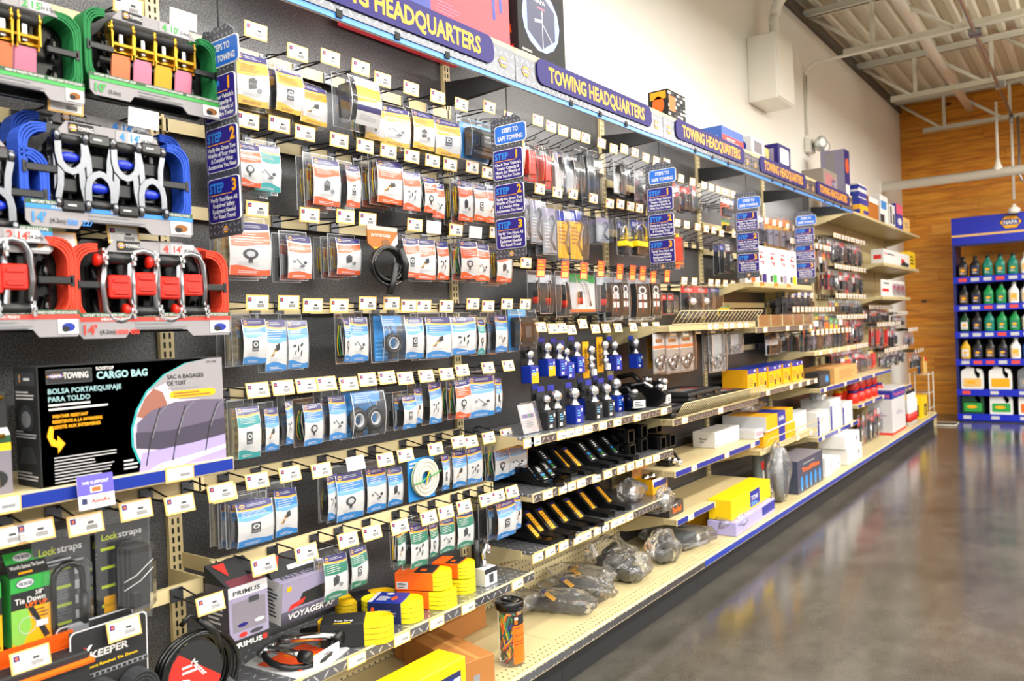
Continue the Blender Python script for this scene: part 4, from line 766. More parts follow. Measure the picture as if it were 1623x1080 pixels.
def rset(kind, px, py, X, W_, H, L1, n, lab, group=None, key=None, sy=1., sz=1.):
    P = at(px, py, X=X); o = proto(('rs', kind, n, L1[0], key), lambda: ratchet_pack(kind, W_, H, L1, n)); return place(o, (P.x, P.y, P.z), (0, 0, .0), (1, sy, sz), lab, 'strap set', group)
G10, G15, B14 = ("10'", '(3.0m)'), ("15'", '(4.57m)'), ("14'", '(4.2m)')
rset('g', 222, 108, .21, .40, .225, G10, 4, 'green ratchet strap set with four gold ratchets, hanging beside the blue step sign', sy=.84, sz=.9)
rset('g', 2, 78, .22, .29, .225, G15, 2, 'green ratchet strap set with two gold ratchets, left of the four-ratchet green set', sy=.92, sz=.88)
rset('b', 152, 288, .235, .40, .222, B14, 4, 'front blue ratchet strap set with four chrome ratchets', sy=.96)
rset('b', 142, 268, .13, .40, .222, B14, 4, 'blue ratchet strap set tucked behind the front blue set')
rset('b', -118, 300, .235, .36, .222, B14, 4, 'blue ratchet strap set at the far left, only its webbing edge showing')
rset('r', 222, 457, .225, .385, .212, B14, 4, 'front red ratchet strap set with four looped chrome ratchets')
rset('r', 208, 450, .12, .385, .212, B14, 4, 'red ratchet strap set tucked behind the four-ratchet red set')
rset('r', -24, 446, .25, .30, .212, B14, 2, 'red ratchet strap set with two ratchets, left of the four-ratchet red set')
hooks(0, 0, [(203,8),(290,33,'blank')], L=.20, tilt=.12); hooks(0, 1, [(104,165),(227,190,'blank')], L=.24, tilt=.12); hooks(0, 2, [(195,372),(100,531)], L=.24, tilt=-.2)
# shelf with blue lip, z = 1.01
def wire_shelf(): pass
def shelf(y0, y1, z, X, lab, top=None, lip='blue', depth0=.014, tags=(), lips=None, h=.03, cat='shelf', sname=None):
    e = empty('steel_shelf', (0, y0, z), label=lab, cat='shelf'); L = y1-y0
    m = M(); m.box(depth0, X-.012, .012, L-.012, -.012, 0, TAN2 if top is None else top, .002); m.box(depth0, X-.012, .012, L-.012, -h, -.012, TAN); part(m, 'shelf_top', e)
    for yy in (.008, L-.012): b = M(); b.prism([(.0, 0), (.0, -.10), (.05, -.10), (X*.75, -h), (X*.75, 0)], yy, yy+.004, TAN, ax='y') if 0 else b.add([(.002, yy, 0), (.002, yy, -.09), (.06, yy, -.09), (X*.8, yy, -h), (X*.8, yy, 0), (.002, yy+.004, 0), (.002, yy+.004, -.09), (.06, yy+.004, -.09), (X*.8, yy+.004, -h), (X*.8, yy+.004, 0)], [(0, 1, 2, 3, 4), (9, 8, 7, 6, 5), (0, 5, 6, 1), (1, 6, 7, 2), (2, 7, 8, 3), (3, 8, 9, 4)], TAN); part(b, 'bracket', e)
    f = M(); f.push(tr(X-.012, 0, 0) @ ry(-.0)); f.box(0, .010, .006, L-.006, -h-.002, .002, TAN2, .002)
    lm = {'blue': mat('blue_label_strip', '#0d2b8c', .25), 'dia': DIA, 'none': TAN}[lip]; f.box(.010, .0115, .01, L-.01, -h+.002, -.002, lm); f.pop(); part(f, 'label_rail', e)
    for k, (ty, kd) in enumerate(tags):
        g = M(); w = .070; g.push(tr(X-.0005, ty-y0, -h/2)); g.box(0, .0012, -w/2, w/2, -.018, .018, CREAM); tag_art(g, .0013, w, .034, kd, True); g.pop(); part(g, 'shelf_label', e)
    return e
def ty(X, z, pxs, kd='price'): return [(at(px, 540, X=X).y if 0 else _ysolve(px, X, z), kd) for px in pxs]
def _ysolve(px, X, z):
    """Y of the point on the line X, z that shows in image column px"""
    a, b = .3, 12
    def col(Y): d = Vector((X, Y, z))-CAM; return 811.5+F_PX*d.dot(_rt)/d.dot(_fw)
    for _ in range(40):
        c = (a+b)/2
        if col(c) < px: a = c
        else: b = c
    return a
shelf(-.02, 1.165, 1.020, .36, 'tan shelf with glossy blue front strip holding the rooftop bag box', tags=ty(.36, 1.0, (2, 285)))
# rooftop cargo bag box
def box_thing(name, cat, label, x0, x1, y0, y1, z0, z1, mt, art=None, side=None, top=None, rot=0, b=.002, group=None, partname=None):
    e = empty(name, ((x0+x1)/2, (y0+y1)/2, z0), (0, 0, rot), label, cat, group); hx, hy, h = (x1-x0)/2, (y1-y0)/2, z1-z0
    m = M(); m.box(-hx, hx, -hy, hy, 0, h, mt, b); part(m, 'carton', e)
    if art or side or top:
        m = M()
        if art: art(Art(m, lambda u, v, l: (hx+l*.0004, u*2*hy, v*h)))       # u -.5...5, v 0..1
        if side: side(Art(m, lambda u, v, l: (u*2*hx, -hy-l*.0004, v*h)))
        if top: top(Art(m, lambda u, v, l: (u*2*hx, v*2*hy, h+l*.0004)))
        part(m, 'printed_artwork', e)
    return e
VLT = mat('bag_violet', '#5c5468', .45); VLT2 = mat('bag_violet_dark', '#3b3546', .45); SKYG = mat('print_sky', '#cdbccf', .5); ROCK = mat('print_rock', '#8f5a4a', .6); LBL = mat('print_lavender', '#9d8fc0', .5)
def art_cargo(A):
    A.rect(-.5, .5, 0, 1, BLKM, 0); ring = [(.5, .10), (.5, .985), (.30, .985)] + [(.30-.40*math.sin(t/10*PI/2)*1.0, .985-.985*(1-math.cos(t/10*PI/2))) for t in range(11)]
    ring = [(.5, .0), (.5, .99), (.42, .99), (.28, .955), (.15, .86), (.05, .72), (-.01, .56), (-.04, .40), (-.04, .24), (-.01, .10), (.03, 0)]
    A.poly([(u-.012 if i > 2 else u, v) for i, (u, v) in enumerate(ring)], TEAL, 1); A.poly(ring, SILVER, 2)
    A.poly([(-.01, .56), (.05, .72), (.15, .78), (.22, .62), (.5, .58), (.5, 0), (.03, 0), (-.01, .10), (-.04, .24), (-.04, .4)], SKYG, 3); A.poly([(-.02, .50), (.03, .66), (.08, .74), (.13, .70), (.16, .56), (.05, .46)], ROCK, 4)
    A.poly([(-.03, .22), (-.02, .44), (.06, .54), (.2, .6), (.36, .6), (.5, .58), (.5, .24), (.3, .2), (.1, .18)], VLT, 5); A.poly([(-.03, .22), (-.03, .36), (.15, .34), (.5, .40), (.5, .24), (.3, .2), (.1, .18)], VLT2, 6)
    A.poly([(-.02, .0), (.0, .17), (.1, .18), (.3, .2), (.5, .24), (.5, .0)], LBL, 5); A.poly([(.03, 0), (.1, .05), (.3, .09), (.5, .14), (.5, .10), (.3, .04), (.2, 0)], WHITE, 6)
    for u, g in ((.05, .17), (.20, .18), (.40, .22)): A.line([(u-.03, g-.12), (u, g+.12), (u+.06, .56)], .006, BLKM, 7); A.line([(u+.01, g+.12), (u+.05, .50), (u+.11, .585)], .004, GREY, 7)
    A.rect(-.46, -.24, .845, .965, DGREY, 1); A.rect(-.455, -.245, .855, .955, BLKM, 2); A.hexlogo(-.415, .91, .045, 3, True, .45); A.text('TOWING', -.38, .885, .05, WHITE, w=.12, l=4)
    A.text('ROOFTOP', -.22, .94, .028, WHITE, w=.09, l=4); A.text('CARGO BAG', -.22, .865, .06, mat('grey_teal', '#8fb5b8', .4), w=.27, l=4, bold=.04)
    A.text('BOLSA PORTAEQUIPAJE', -.455, .765, .042, mat('grey_teal', '#8fb5b8', .4), w=.36, l=4, bold=.02); A.text('PARA TOLDO', -.455, .70, .042, mat('grey_teal', '#8fb5b8', .4), w=.20, l=4, bold=.02); A.lines(-.455, -.15, .62, .69, 2, WHITE, 4)
    A.text('SAC A BAGAGES', .16, .815, .038, BLKM, w=.22, l=4); A.text('DE TOIT', .16, .755, .038, BLKM, w=.11, l=4); A.lines(.16, .45, .715, .74, 1, GREY, 4); A.rrect(.17, .45, .63, .70, .03, YLINE, 4); A.lines(.19, .43, .64, .69, 2, BROWN2, 5); A.text('107-1198', .40, .945, .02, DGREY, w=.06, l=4)
    for k, t in enumerate(('WEATHER RESISTANT', 'RESISTENTE A LA INTERPERIE', 'RESISTE AUX INTERPERIES')): A.text(t, -.44, .565-.045*k, .026, YLINE, w=(.17, .24, .23)[k], l=4)
    A.poly([(-.455, .50), (-.435, .50), (-.44, .40), (-.42, .37), (-.42, .42), (-.385, .345), (-.42, .27), (-.42, .32), (-.45, .34), (-.468, .42)], YLINE, 4)
    A.lines(-.44, -.13, .02, .25, 9, LGREY, 4, 2, .3); A.lines(-.10, -.02, .04, .14, 3, LGREY, 4)
def art_cargo_side(A):
    A.rect(-.40, .40, .84, .95, DGREY, 1); A.hexlogo(-.2, .9, .035, 2, False, 1.2); A.lines(-.05, .35, .87, .92, 1, WHITE, 3); A.lines(-.4, .4, .72, .80, 3, WHITE, 2); A.ell(0, .56, .32, .12, DGREY, 2); A.ell(0, .56, .2, .07, GREY, 3); A.lines(-.45, .45, .40, .47, 3, LGREY, 2); A.poly([(-.4, .18), (-.2, .32), (.2, .34), (.4, .2)], DGREY, 2); A.lines(-.45, .45, .05, .13, 3, LGREY, 2)
box_thing('cargo_bag_box', 'box', 'large black rooftop cargo bag box standing on the blue-fronted shelf', .235, .345, .725, 1.145, 1.0205, 1.268, BLKM, art_cargo, art_cargo_side)
# yellow zinc ratchet pack left of it
e = empty('winch_strap_box', (.27, .59, 1.0205), label='ratchet strap box with yellow printed card and gold ratchet, left of the cargo bag box', cat='box')
m = M(); m.box(-.05, .05, -.09, .09, 0, .20, BLKM, .004); part(m, 'tray', e); m = M(); m.prism([(-.09, 0), (.09, 0), (.09, .115), (.085, .13), (.035, .13), (.03, .115), (-.09, .115)], .051, .054, WHITE); A = Art(m, n_face(.0545)); A.rect(-.09, .09, .085, .10, YELB); A.rect(-.09, .09, .1, .115, mat('forest', '#1d4a26', .45)); A.rect(.0, .09, 0, .085, GREYP); A.text('1', .015, .045, .035, YELB, l=3, bold=.04)
for k in range(3): A.line([(.02+.022*k, .06), (.02+.022*k, .015)], .004, YELB, 3)
A.ell(.06, .03, .022, .018, BLKM, 2); part(m, 'printed_card', e); m = M(); m.tube([(.065, .035, .11), (.065, .035, .19)], .012, GOLD, 10)
for z in (.115, .19): m.tube([(.065, -.0, z), (.065, .075, z)], .005, GOLD, 8); m.lathe([(.018, 0), (.018, .004)], GOLD, 12, 'z', (.065, .035, z))
part(m, 'ratchet', e)
# support card on the lip
P = at(152, 780, X=.375); e = empty('support_card', (P.x, P.y, P.z), (0, -.12, 0), 'small purple and white WE SUPPORT card clipped on the blue shelf strip', 'sign')
m = M(); m.box(0, .0015, -.037, .037, -.033, .036, WHITE); A = Art(m, n_face(.0016)); A.rect(-.037, .037, -.004, .036, mat('violet_card', '#5a50c0', .4)); A.text('WE SUPPORT', 0, .018, .006, WHITE, w=.055, al='c'); A.rect(-.012, .012, .0, .013, WHITE, 2); A.rect(-.009, .009, .002, .011, ORANGE, 3); A.rect(-.031, -.020, -.022, -.010, NAVY, 2); A.text('AutoRx', -.012, -.021, .008, RED, w=.04); part(m, 'printed_card', e)
# --- carded straps below
def carded_strap(kind):
    if kind == 'lock':
        e = empty('locking_strap_pack', cat='package'); m = M(); A = Art(m, n_face(.003)); m.box(0, .003, -.066, .066, -.23, 0, BLKM)
        A.text('Lock', -.056, -.032, .016, mat('lime', '#c3d12a', .4), w=.042, l=2, bold=.03); A.text('straps', -.012, -.032, .016, WHITE, w=.062, l=2)
        for k in range(4): A.rect(-.05, .02, -.075-.042*k, -.068-.042*k, mat('lime', '#c3d12a', .4), 2); A.lines(-.045, .02, -.1-.042*k, -.08-.042*k, 3, GREY, 2, k, .2); A.rect(.03, .05, -.09-.035*k, -.07-.035*k, WHITE, 2)
        A.lines(-.05, .06, -.062, -.045, 2, LGREY, 2); part(m, 'card', e)
        p = M(); w, hh = .036, .155; pts = [(.028, -w, -.20), (.028, -w, -.09)] + [(.028, -w*math.cos(t*PI/8), -.09+w*math.sin(t*PI/8)) for t in range(1, 8)] + [(.028, w, -.09), (.028, w, -.2)]
        p.tube(pts, .0075, BLKG, 9); p.tube([(.03, w, -.13), (.03, w, -.2)], .011, BLK, 9); p.box(.02, .04, -.01, .045, -.225, -.195, GREY, .005); p.tube([(.028, -w, -.2), (.028, -.02, -.215), (.028, .01, -.215)], .0075, BLKG, 9); part(p, 'carabiner', e)
        s = M(); s.box(.004, .046, -.060, .060, -.228, -.05, PLASTIC, .014); s.box(.0032, .0045, -.072, .072, -.24, .02, PLASTIC); part(s, 'clear_shell', e); return e
    if kind == 'bulky':
        e = empty('locking_strap_pack', cat='package'); m = M(); A = Art(m, n_face(.003)); m.box(0, .003, -.062, .066, -.23, .01, BLKM); A.text('Lock', -.052, -.025, .015, mat('lime', '#c3d12a', .4), w=.04, l=2, bold=.03); A.text('straps', -.010, -.025, .015, WHITE, w=.06, l=2)
        for k in range(4): A.rect(-.055, -.02, -.05-.045*k, -.043-.045*k, mat('lime', '#c3d12a', .4), 2)
        A.rect(-.05, -.02, -.215, -.16, YEL, 2); part(m, 'card', e); p = M()
        for k in range(6): p.push(tr(.015+.007*k, .015, -.09)); p.box(0, .006, -.038+.002*k, .034-.002*k, -.10, .045, BLKM if k % 2 else DGREY, .003); p.pop()
        p.tube([(.06, -.03, -.12), (.062, .0, -.11), (.06, .045, -.08)], .0012, WHITE, 5); p.tube([(.06, -.03, -.14), (.062, .01, -.125), (.06, .045, -.10)], .0012, WHITE, 5); p.box(.05, .062, -.01, .012, -.19, -.15, BLK, .003); p.box(.05, .06, -.025, .03, .035, .05, WHITE, .003); part(p, 'folded_webbing', e)
        s = M(); s.box(.004, .072, -.040, .060, -.215, -.03, PLASTIC, .025); s.box(.0032, .0045, -.068, .072, -.24, .045, PLASTIC); part(s, 'clear_shell', e); return e
    if kind == 'hang':
        e = empty('tie_down_box', cat='package'); m = M(); m.box(0, .05, -.055, .055, -.215, -.05, GRN2, .002); A = Art(m, n_face(.05)); A.rect(-.055, .055, -.085, -.05, GRN2); A.ell(-.015, -.066, .026, .012, NAVY, 2); A.ell(-.015, -.066, .024, .010, LGREY, 3); A.text('TIE BOSS', -.015, -.070, .007, NAVY, w=.038, al='c', l=4)
        A.rect(-.055, .055, -.125, -.085, BLKM, 1); A.text('3/8"', .012, -.098, .010, WHITE, l=3); A.text('Tie Down', -.045, -.112, .013, WHITE, w=.085, l=3); A.text('LIFT UP', -.015, -.123, .009, ORNG, w=.06, l=3); A.rect(-.055, .055, -.215, -.125, YEL, 1); A.poly([(-.055, -.125), (-.01, -.125), (.0, -.17), (-.03, -.215), (-.055, -.2)], mat('leafy', '#7ab648', .5), 2); A.poly([(-.01, -.125), (.006, -.125), (.05, -.2), (.035, -.205)], BLKM, 3); A.rect(-.055, .055, -.215, -.207, ORNG, 3); A.rect(.012, .045, -.175, -.160, WHITE, 4); A.line([(.025*math.cos(t*.7)-.012, -.165+.02*math.sin(t*.7)) for t in range(10)], .0015, LGREY, 4); A.lines(.01, .05, -.155, -.13, 3, BROWN2, 2); part(m, 'carton', e)
        h = M(); h.add([(.05, -.055, -.05), (.05, .055, -.05), (.012, .055, .0), (.012, -.055, .0), (.048, -.055, -.052), (.048, .055, -.052), (.010, .055, -.002), (.010, -.055, -.002)], [(0, 1, 2, 3), (7, 6, 5, 4), (0, 4, 5, 1), (2, 6, 7, 3), (1, 5, 6, 2), (3, 7, 4, 0)], BLKM)
        fn = lambda u, v, l: (.05-.76*(v+.05)+.0004*l+.0006, u, v+.0002*l); B = Art(h, fn); B.rect(-.055, .055, -.022, .0, GRN2); B.ell(-.005, -.012, .026, .008, LGREY, 2); B.text('TIE BOSS', -.005, -.015, .006, NAVY, w=.04, al='c', l=3); B.text("World's Easiest Tie Down", 0, -.034, .007, WHITE, w=.095, al='c', l=3); B.lines(-.03, .03, -.047, -.038, 1, YEL, 3); part(h, 'header_flap', e)
        s = M(); s.tube([(.012, -.02, .0), (.008, 0, .03), (.012, .02, 0)], .0015, BLKM, 4); part(s, 'hang_loop', e); return e
    if kind == 'keeper':
        e = empty('webbing_tie_down_pack', cat='package'); m = M(); m.box(0, .004, -.085, .085, -.22, .01, BLKM, .0015); A = Art(m, n_face(.004))
        A.rrect(-.085, .085, -.22, .01, .012, LGREY, 1); A.rrect(-.082, .082, -.217, .007, .011, BLKM, 2); A.poly([(-.07, -.045), (-.06, -.030), (-.052, -.030), (-.062, -.045)], RED, 3); A.poly([(-.07, -.045), (-.06, -.045), (-.048, -.062), (-.058, -.062)], RED, 3); A.poly([(-.055, -.04), (-.045, -.028), (-.038, -.028), (-.048, -.042)], WHITE, 3); A.text('KEEPER', -.045, -.058, .015, WHITE, w=.085, l=3, bold=.03, slant=.1); A.text('Compact Ratchet Tie Down', -.07, -.078, .006, YELB, w=.13, l=3); A.rect(-.085, .085, -.100, -.090, GREY, 3)
        for k in range(14): A.rect(-.082+.012*k, -.074+.012*k, -.099, -.092, BLKM, 4)
        part(m, 'card', e); p = M()
        for c, r0 in ((-.035, .05), (.045, .045)):
            for k in range(9):
                q = r0-.004*k; strip_band(p.push(tr(.035, c, -.15)), [(q*math.cos(t/20*2*PI)*.85, q*math.sin(t/20*2*PI)) for t in range(21)], .04, BLKM if k % 2 else DGREY, .0028); p.pop()
        p.box(.055, .062, -.05, -.01, -.19, -.12, WHITE, .002); Art(p, n_face(.0622)).text('Strap', -.03, -.17, .012, BLKM, al='c', rot=0); part(p, 'rolled_webbing', e); return e
def hangat(px, py, X, key, lab, rot=0, yo=0):
    P = at(px, py, X=X); return place(proto(('cs', key), lambda: carded_strap(key)), (P.x, P.y, P.z), (0, .03, rot), (1, *{'hang': (.70, .9), 'lock': (.85, .95), 'bulky': (.92, .95), 'keeper': (1, 1)}[key]), lab, 'package')
hangat(30, 872, .20, 'hang', 'green and yellow tie down box hanging from the crossbar, left of the locking straps')
hangat(-50, 890, .20, 'hang', 'tie down box at the far left, cut off by the frame edge')
hangat(96, 853, .225, 'lock', 'front black locking strap pack with a large looped carabiner'); hangat(80, 862, .17, 'lock', 'black locking strap pack behind the looped carabiner pack')
hangat(192, 834, .235, 'bulky', 'black locking strap pack with bulky folded webbing, right of the carabiner pack'); hangat(178, 842, .18, 'lock', 'black locking strap pack behind the bulky folded webbing pack')
hooks(0, 3, [(10,852),(55,843),(135,828),(215,810),(284,797),(350,782)], L=.15)
hooks(0, 4, [(48,1046),(196,998),(333,956)], L=.15)
hangat(172, 992, .30, 'keeper', 'front black webbing pack with two rolled straps below the lowest crossbar'); hangat(150, 985, .25, 'keeper', 'black webbing pack behind the front two-roll webbing pack')
# orange flat box
P = at(60, 1050, X=.30); e = empty('orange_header_pack', (P.x, P.y, P.z), label='orange carded strap pack hanging at the lower left corner', cat='package')
m = M(); m.box(-.03, .03, -.085, .09, -.10, -.0, BLKM, .004); part(m, 'carton', e); m = M(); m.add([(-.03, -.085, .035), (-.03, .085, .035), (-.028, .085, .0), (-.028, -.085, .0), (.042, -.09, -.018), (.042, .095, -.018), (.04, .095, -.024), (.04, -.09, -.024)], [(3, 2, 1, 0), (3, 4, 5, 2), (4, 7, 6, 5), (0, 1, 2, 3)], ORNG)
B = Art(m, lambda u, v, l: (.005+(-v)*1.9+.0004*l, u, -.0095+v*.49+.0006*l)); B.lines(-.06, .05, -.018, .0, 3, BROWN2, 1); part(m, 'header_flap', e)
# cable lock coil
e = empty('cable_lock', tuple(at(300, 990, X=.29)), label='black coiled cable lock with round red and black card, hanging at the corner post', cat='cable lock')
m = M(); r = random.Random(5)
for k in range(6):
    rr = .085+.003*k; ox = (-.012, .0, .012)[k % 3]; m.tube([(ox, rr*math.cos(t/28*2*PI)+.004*k, -.115+rr*1.0*math.sin(t/28*2*PI)-.002*k) for t in range(28)], .0055, BLKG, 8, True)
m.tube([(.0, .05, -.02), (.005, .02, .01), (.0, .0, .02), (-.005, -.02, .0)], .006, BLKG, 8); m.tube([(.01, .02, .01), (.015, .055, -.03), (.012, .075, -.08)], .010, BLK, 8); m.tube([(.01, .085, -.16), (.02, .12, -.20), (.02, .135, -.225)], .011, BLK, 8); m.tube([(.02, .12, -.2), (.02, .09, -.21)], .009, BLK, 8); part(m, 'cable_coil', e)
m = M(); c = [(.072*math.cos(t/24*2*PI), -.115+.078*math.sin(t/24*2*PI)) for t in range(24)]; m.prism(c, .016, .018, BLKM); A = Art(m, n_face(.018)); A.poly([(.07*math.cos(t/12*PI*1.2+2.2), -.118+.076*math.sin(t/12*PI*1.2+2.2)) for t in range(13)], RED); A.text('Master', -.012, -.085, .013, WHITE, w=.055, l=3, rot=-.9); A.ell(-.03, -.14, .02, .022, WHITE, 3, 7); A.ell(-.012, -.165, .012, .014, WHITE, 3, 6); A.lines(-.035, .005, -.11, -.085, 2, WHITE, 3); part(m, 'printed_card', e)
# ================= hanging step signs under the canopy joints
def step_sign(y, x0, lab):
    e = empty('step_sign', (x0, y, 2.10), label=lab, cat='sign'); w = .15; m = M(); m.push(Matrix.Diagonal((.93, 1, 1, 1)))
    out = [(0, -.53), (w-.01, -.53), (w, -.52), (w, -.02)] + [(w-.01*(i % 2)-w*i/6, -.006+.008*(i % 2)) for i in range(1, 6)] + [(0, -.015)]
    m.prism(out, -.003, .003, DIAX, ax='y'); part(m, 'panel', e)
    PL = []; m = M(); B2 = mat('step_blue', '#2266c4', .35)
    def plate(u0, u1, v0, v1, r, mt):
        p = []
        for cx, cy, a in ((u1-r, v1-r, 0), (u0+r, v1-r, 1), (u0+r, v0+r, 2), (u1-r, v0+r, 3)): p += [(cx+r*math.cos((a+i/4)*PI/2), cy+r*math.sin((a+i/4)*PI/2)) for i in range(5)]
        q = .0006 if mt is not WHITE else 0; pm = M(); pm.prism([(a, b) for a, b in p], -.006-q, -.0031, mt, ax='y'); PL.append(pm)
    S = Art(m, lambda u, v, l: (u, -.0035-.0004*l, v))
    plate(.018, .162, -.105, -.035, .014, WHITE); plate(.021, .159, -.102, -.038, .012, B2); 
    plate_z = lambda k: -.155-.128*k
    S2 = Art(PL[1], lambda u, v, l: (u, -.0066-.0004*l, v)); S2.text('STEPS TO', .09, -.064, .016, WHITE, w=.075, al='c', l=1, bold=.03, slant=.0); S2.text('SAFE TOWING', .09, -.092, .016, WHITE, w=.115, al='c', l=1, bold=.03)
    tx = [("Check Your Vehicle's", 'Towing Capacity &', 'Match the Weight of', 'What You Are Towing'), ('Verify the Gross Tow', 'Weight of Your Hitch', '& Consider What', 'Accessories You Need'), ('Verify You Have All', 'Required Safety', 'Equipment Needed', 'For Road Travel')]
    for k in range(3):
        t = -.125-.128*k; plate(.008, .142 if k == 0 else .142, t-.112, t, .012, WHITE); plate(.010, .140, t-.110, t-.002, .011, mat('sign_purple', '#251a78', .35)); S2 = Art(PL[-1], lambda u, v, l: (u, -.0066-.0004*l, v))
        S2.text('STEP', .016, t-.035, .023, mat('step_cyan', '#2f86d8', .35), w=.062, l=1, bold=.03); S2.text(str(k+1), .112, t-.037, .029, YLINE, l=1, bold=.04); S2.rect(.016, .112, t-.043, t-.041, YLINE, 1)
        for j, q in enumerate(tx[k]): S2.text(q, .075, t-.059-.0145*j, .0105, WHITE, w=.012+.0054*len(q), al='c', l=1, bold=.03)
    S.hexlogo(.075, -.513 if 0 else -.512+.0, .012, 1, True, .9); part(m, 'emblem', e)
    for a, b in zip(PL[::2], PL[1::2]): a.add(b.v, b.f, b.ms[0]) if 0 else None; part(a, 'plate_border', e); part(b, 'printed_plate', e)
    h = M(); h.tube([(.075, 0, -.02), (.075, 0, .10)], .002, BLKM, 5); part(h, 'hanging_wire', e); return e
for k, (y, x0, lb) in enumerate(((1.215, .215, 'diamond plate STEPS TO SAFE TOWING sign beside the ratchet strap sets'), (2.40, .24, 'STEPS TO SAFE TOWING sign between the trailer wiring and hitch ball sections'), (3.62, .262, 'STEPS TO SAFE TOWING sign at the right end of the hitch ball section'), (4.84, .25, 'STEPS TO SAFE TOWING sign left of the white oil cards'), (6.05, .24, 'STEPS TO SAFE TOWING sign farthest down the aisle'))): step_sign(y, x0, lb)
# ================= shelves
S1Z, S1X = .405, .35
shelf(1.2, 2.419, S1Z, S1X, 'diamond plate shelf holding yellow tow straps, lowest in the trailer wiring section', DIAS, 'dia', tags=ty(S1X, .39, (462, 565, 637, 692, 742, 820)))
shelf(2.419, 3.638, .900, .35, 'diamond plate shelf holding chrome hitch balls', DIAS, 'dia', tags=ty(.35, .885, (838, 849, 890, 903, 917, 932, 955, 978, 1010, 1052)))
shelf(2.419, 3.638, .688, .35, 'shelf holding black ball mounts and square receiver tubes', DIAS, 'dia', tags=ty(.35, .67, (868, 893, 905, 921, 945, 963, 984, 999, 1013, 1028, 1040)))
shelf(2.419, 3.638, .468, .35, 'lowest diamond plate shelf holding black ball mounts with yellow labels', DIAS, 'dia', tags=ty(.35, .45, (852, 872, 893, 916, 930, 948, 958, 974, 985, 998)))
shelf(3.638, 4.857, .830, .35, 'tan shelf with wire basket front holding the black tool cases', None, 'dia', tags=ty(.35, .815, (1085, 1142)))
shelf(3.638, 4.857, .573, .35, 'tan shelf with blue label strip holding the white cartons', None, 'blue', tags=ty(.35, .56, (1100, 1152, 1193)))
shelf(3.638, 4.857, .332, .35, 'nearly empty tan shelf with blue label strip, above the bagged hitch parts', None, 'blue', tags=ty(.35, .32, (1095, 1136, 1184)))
shelf(4.857, 6.076, 1.545, .35, 'tan shelf holding the row of white oil cards', None, 'none', tags=ty(.35, 1.53, (1208, 1230, 1250), 'red'))
shelf(4.857, 6.076, 1.262, .35, 'tan shelf with clear basket front, below the oil card section', None, 'dia', tags=ty(.35, 1.25, (1213, 1248, 1269, 1285)))
shelf(4.857, 6.076, .862, .35, 'tan shelf holding the yellow and blue cartons', None, 'dia', tags=ty(.35, .845, (1217, 1254, 1268, 1281, 1293)))
shelf(4.857, 6.076, .50, .35, 'tan wire-fronted shelf under the large yellow carton', None, 'none', tags=ty(.35, .485, (1265, 1285)))
shelf(6.076, 7.295, 1.06, .35, 'far tan shelf holding orange-striped packs', None, 'none', tags=ty(.35, 1.04, (1300, 1316, 1330, 1344)))
shelf(6.076, 8.514, .785, .38, 'long tan shelf with blue label strip holding the wooden-coloured carton', None, 'blue', tags=ty(.38, .77, (1308, 1340, 1364, 1385)))
shelf(6.076, 7.295, .42, .35, 'far tan shelf with blue labels holding white cartons', None, 'blue', tags=ty(.35, .405, (1305, 1330, 1350)))
shelf(7.295, 9.733, .545, .35, 'far tan shelf with blue labels holding red jars', None, 'blue', tags=ty(.35, .53, (1368, 1385, 1400, 1410)))
shelf(7.295, 10.35, 2.215, .37, 'highest tan shelf, right of the last header sign, carrying cartons and bottles', TAN2, 'none', h=.02)
shelf(8.514, 10.35, 1.83, .35, 'far upper tan shelf holding long white cartons', None, 'none'); shelf(8.514, 9.9, 1.50, .33, 'far tan shelf holding a red and white clamshell card', None, 'none')
def wire_front(y0, y1, z, X, h, lab, n=30, lean=.05, mt=TAN2, wr=.0022):
    m = M(); L = y1-y0
    for zz, xx in ((0, 0), (h, lean)): m.tube([(xx, 0, zz), (xx, L, zz)], wr*1.4, mt, 6)
    for k in range(n+1): y = L*k/n; m.tube([(0, y, 0), (lean, y, h)], wr, mt, 5)
    return tag(m.build('wire_basket_front', None, (X, y0, z)), lab, 'basket front')
wire_front(3.66, 4.84, .835, .352, .075, 'tan wire basket front of the shelf holding black tool cases', 46)
wire_front(3.66, 4.84, 1.302, .352, .065, 'tan wire basket front on the crossbar shelf above the hanging clear bags', 22); wire_front(4.88, 6.05, .505, .352, .07, 'tan wire front across the large yellow carton', 2)
shelf(3.638, 4.857, 1.298, .35, 'tan shelf behind the upper wire basket front, above the hanging bags', None, 'none', tags=ty(.35, 1.285, (1125, 1135, 1150, 1160, 1172, 1183)))
e = empty('clear_basket_front', (.352, 4.88, 1.266), label='clear plastic basket front right of the upper wire basket front', cat='basket front'); m = M(); m.box(0, .003, 0, 1.17, 0, .075, clear('clear_tan', (.93, .90, .78, 1), .2, .15, .5)); part(m, 'panel', e)
m = M()
for k in range(6): m.box(-.002, .005, .23*k, .23*k+.008, 0, .076, TAN2)
part(m, 'rib', e)
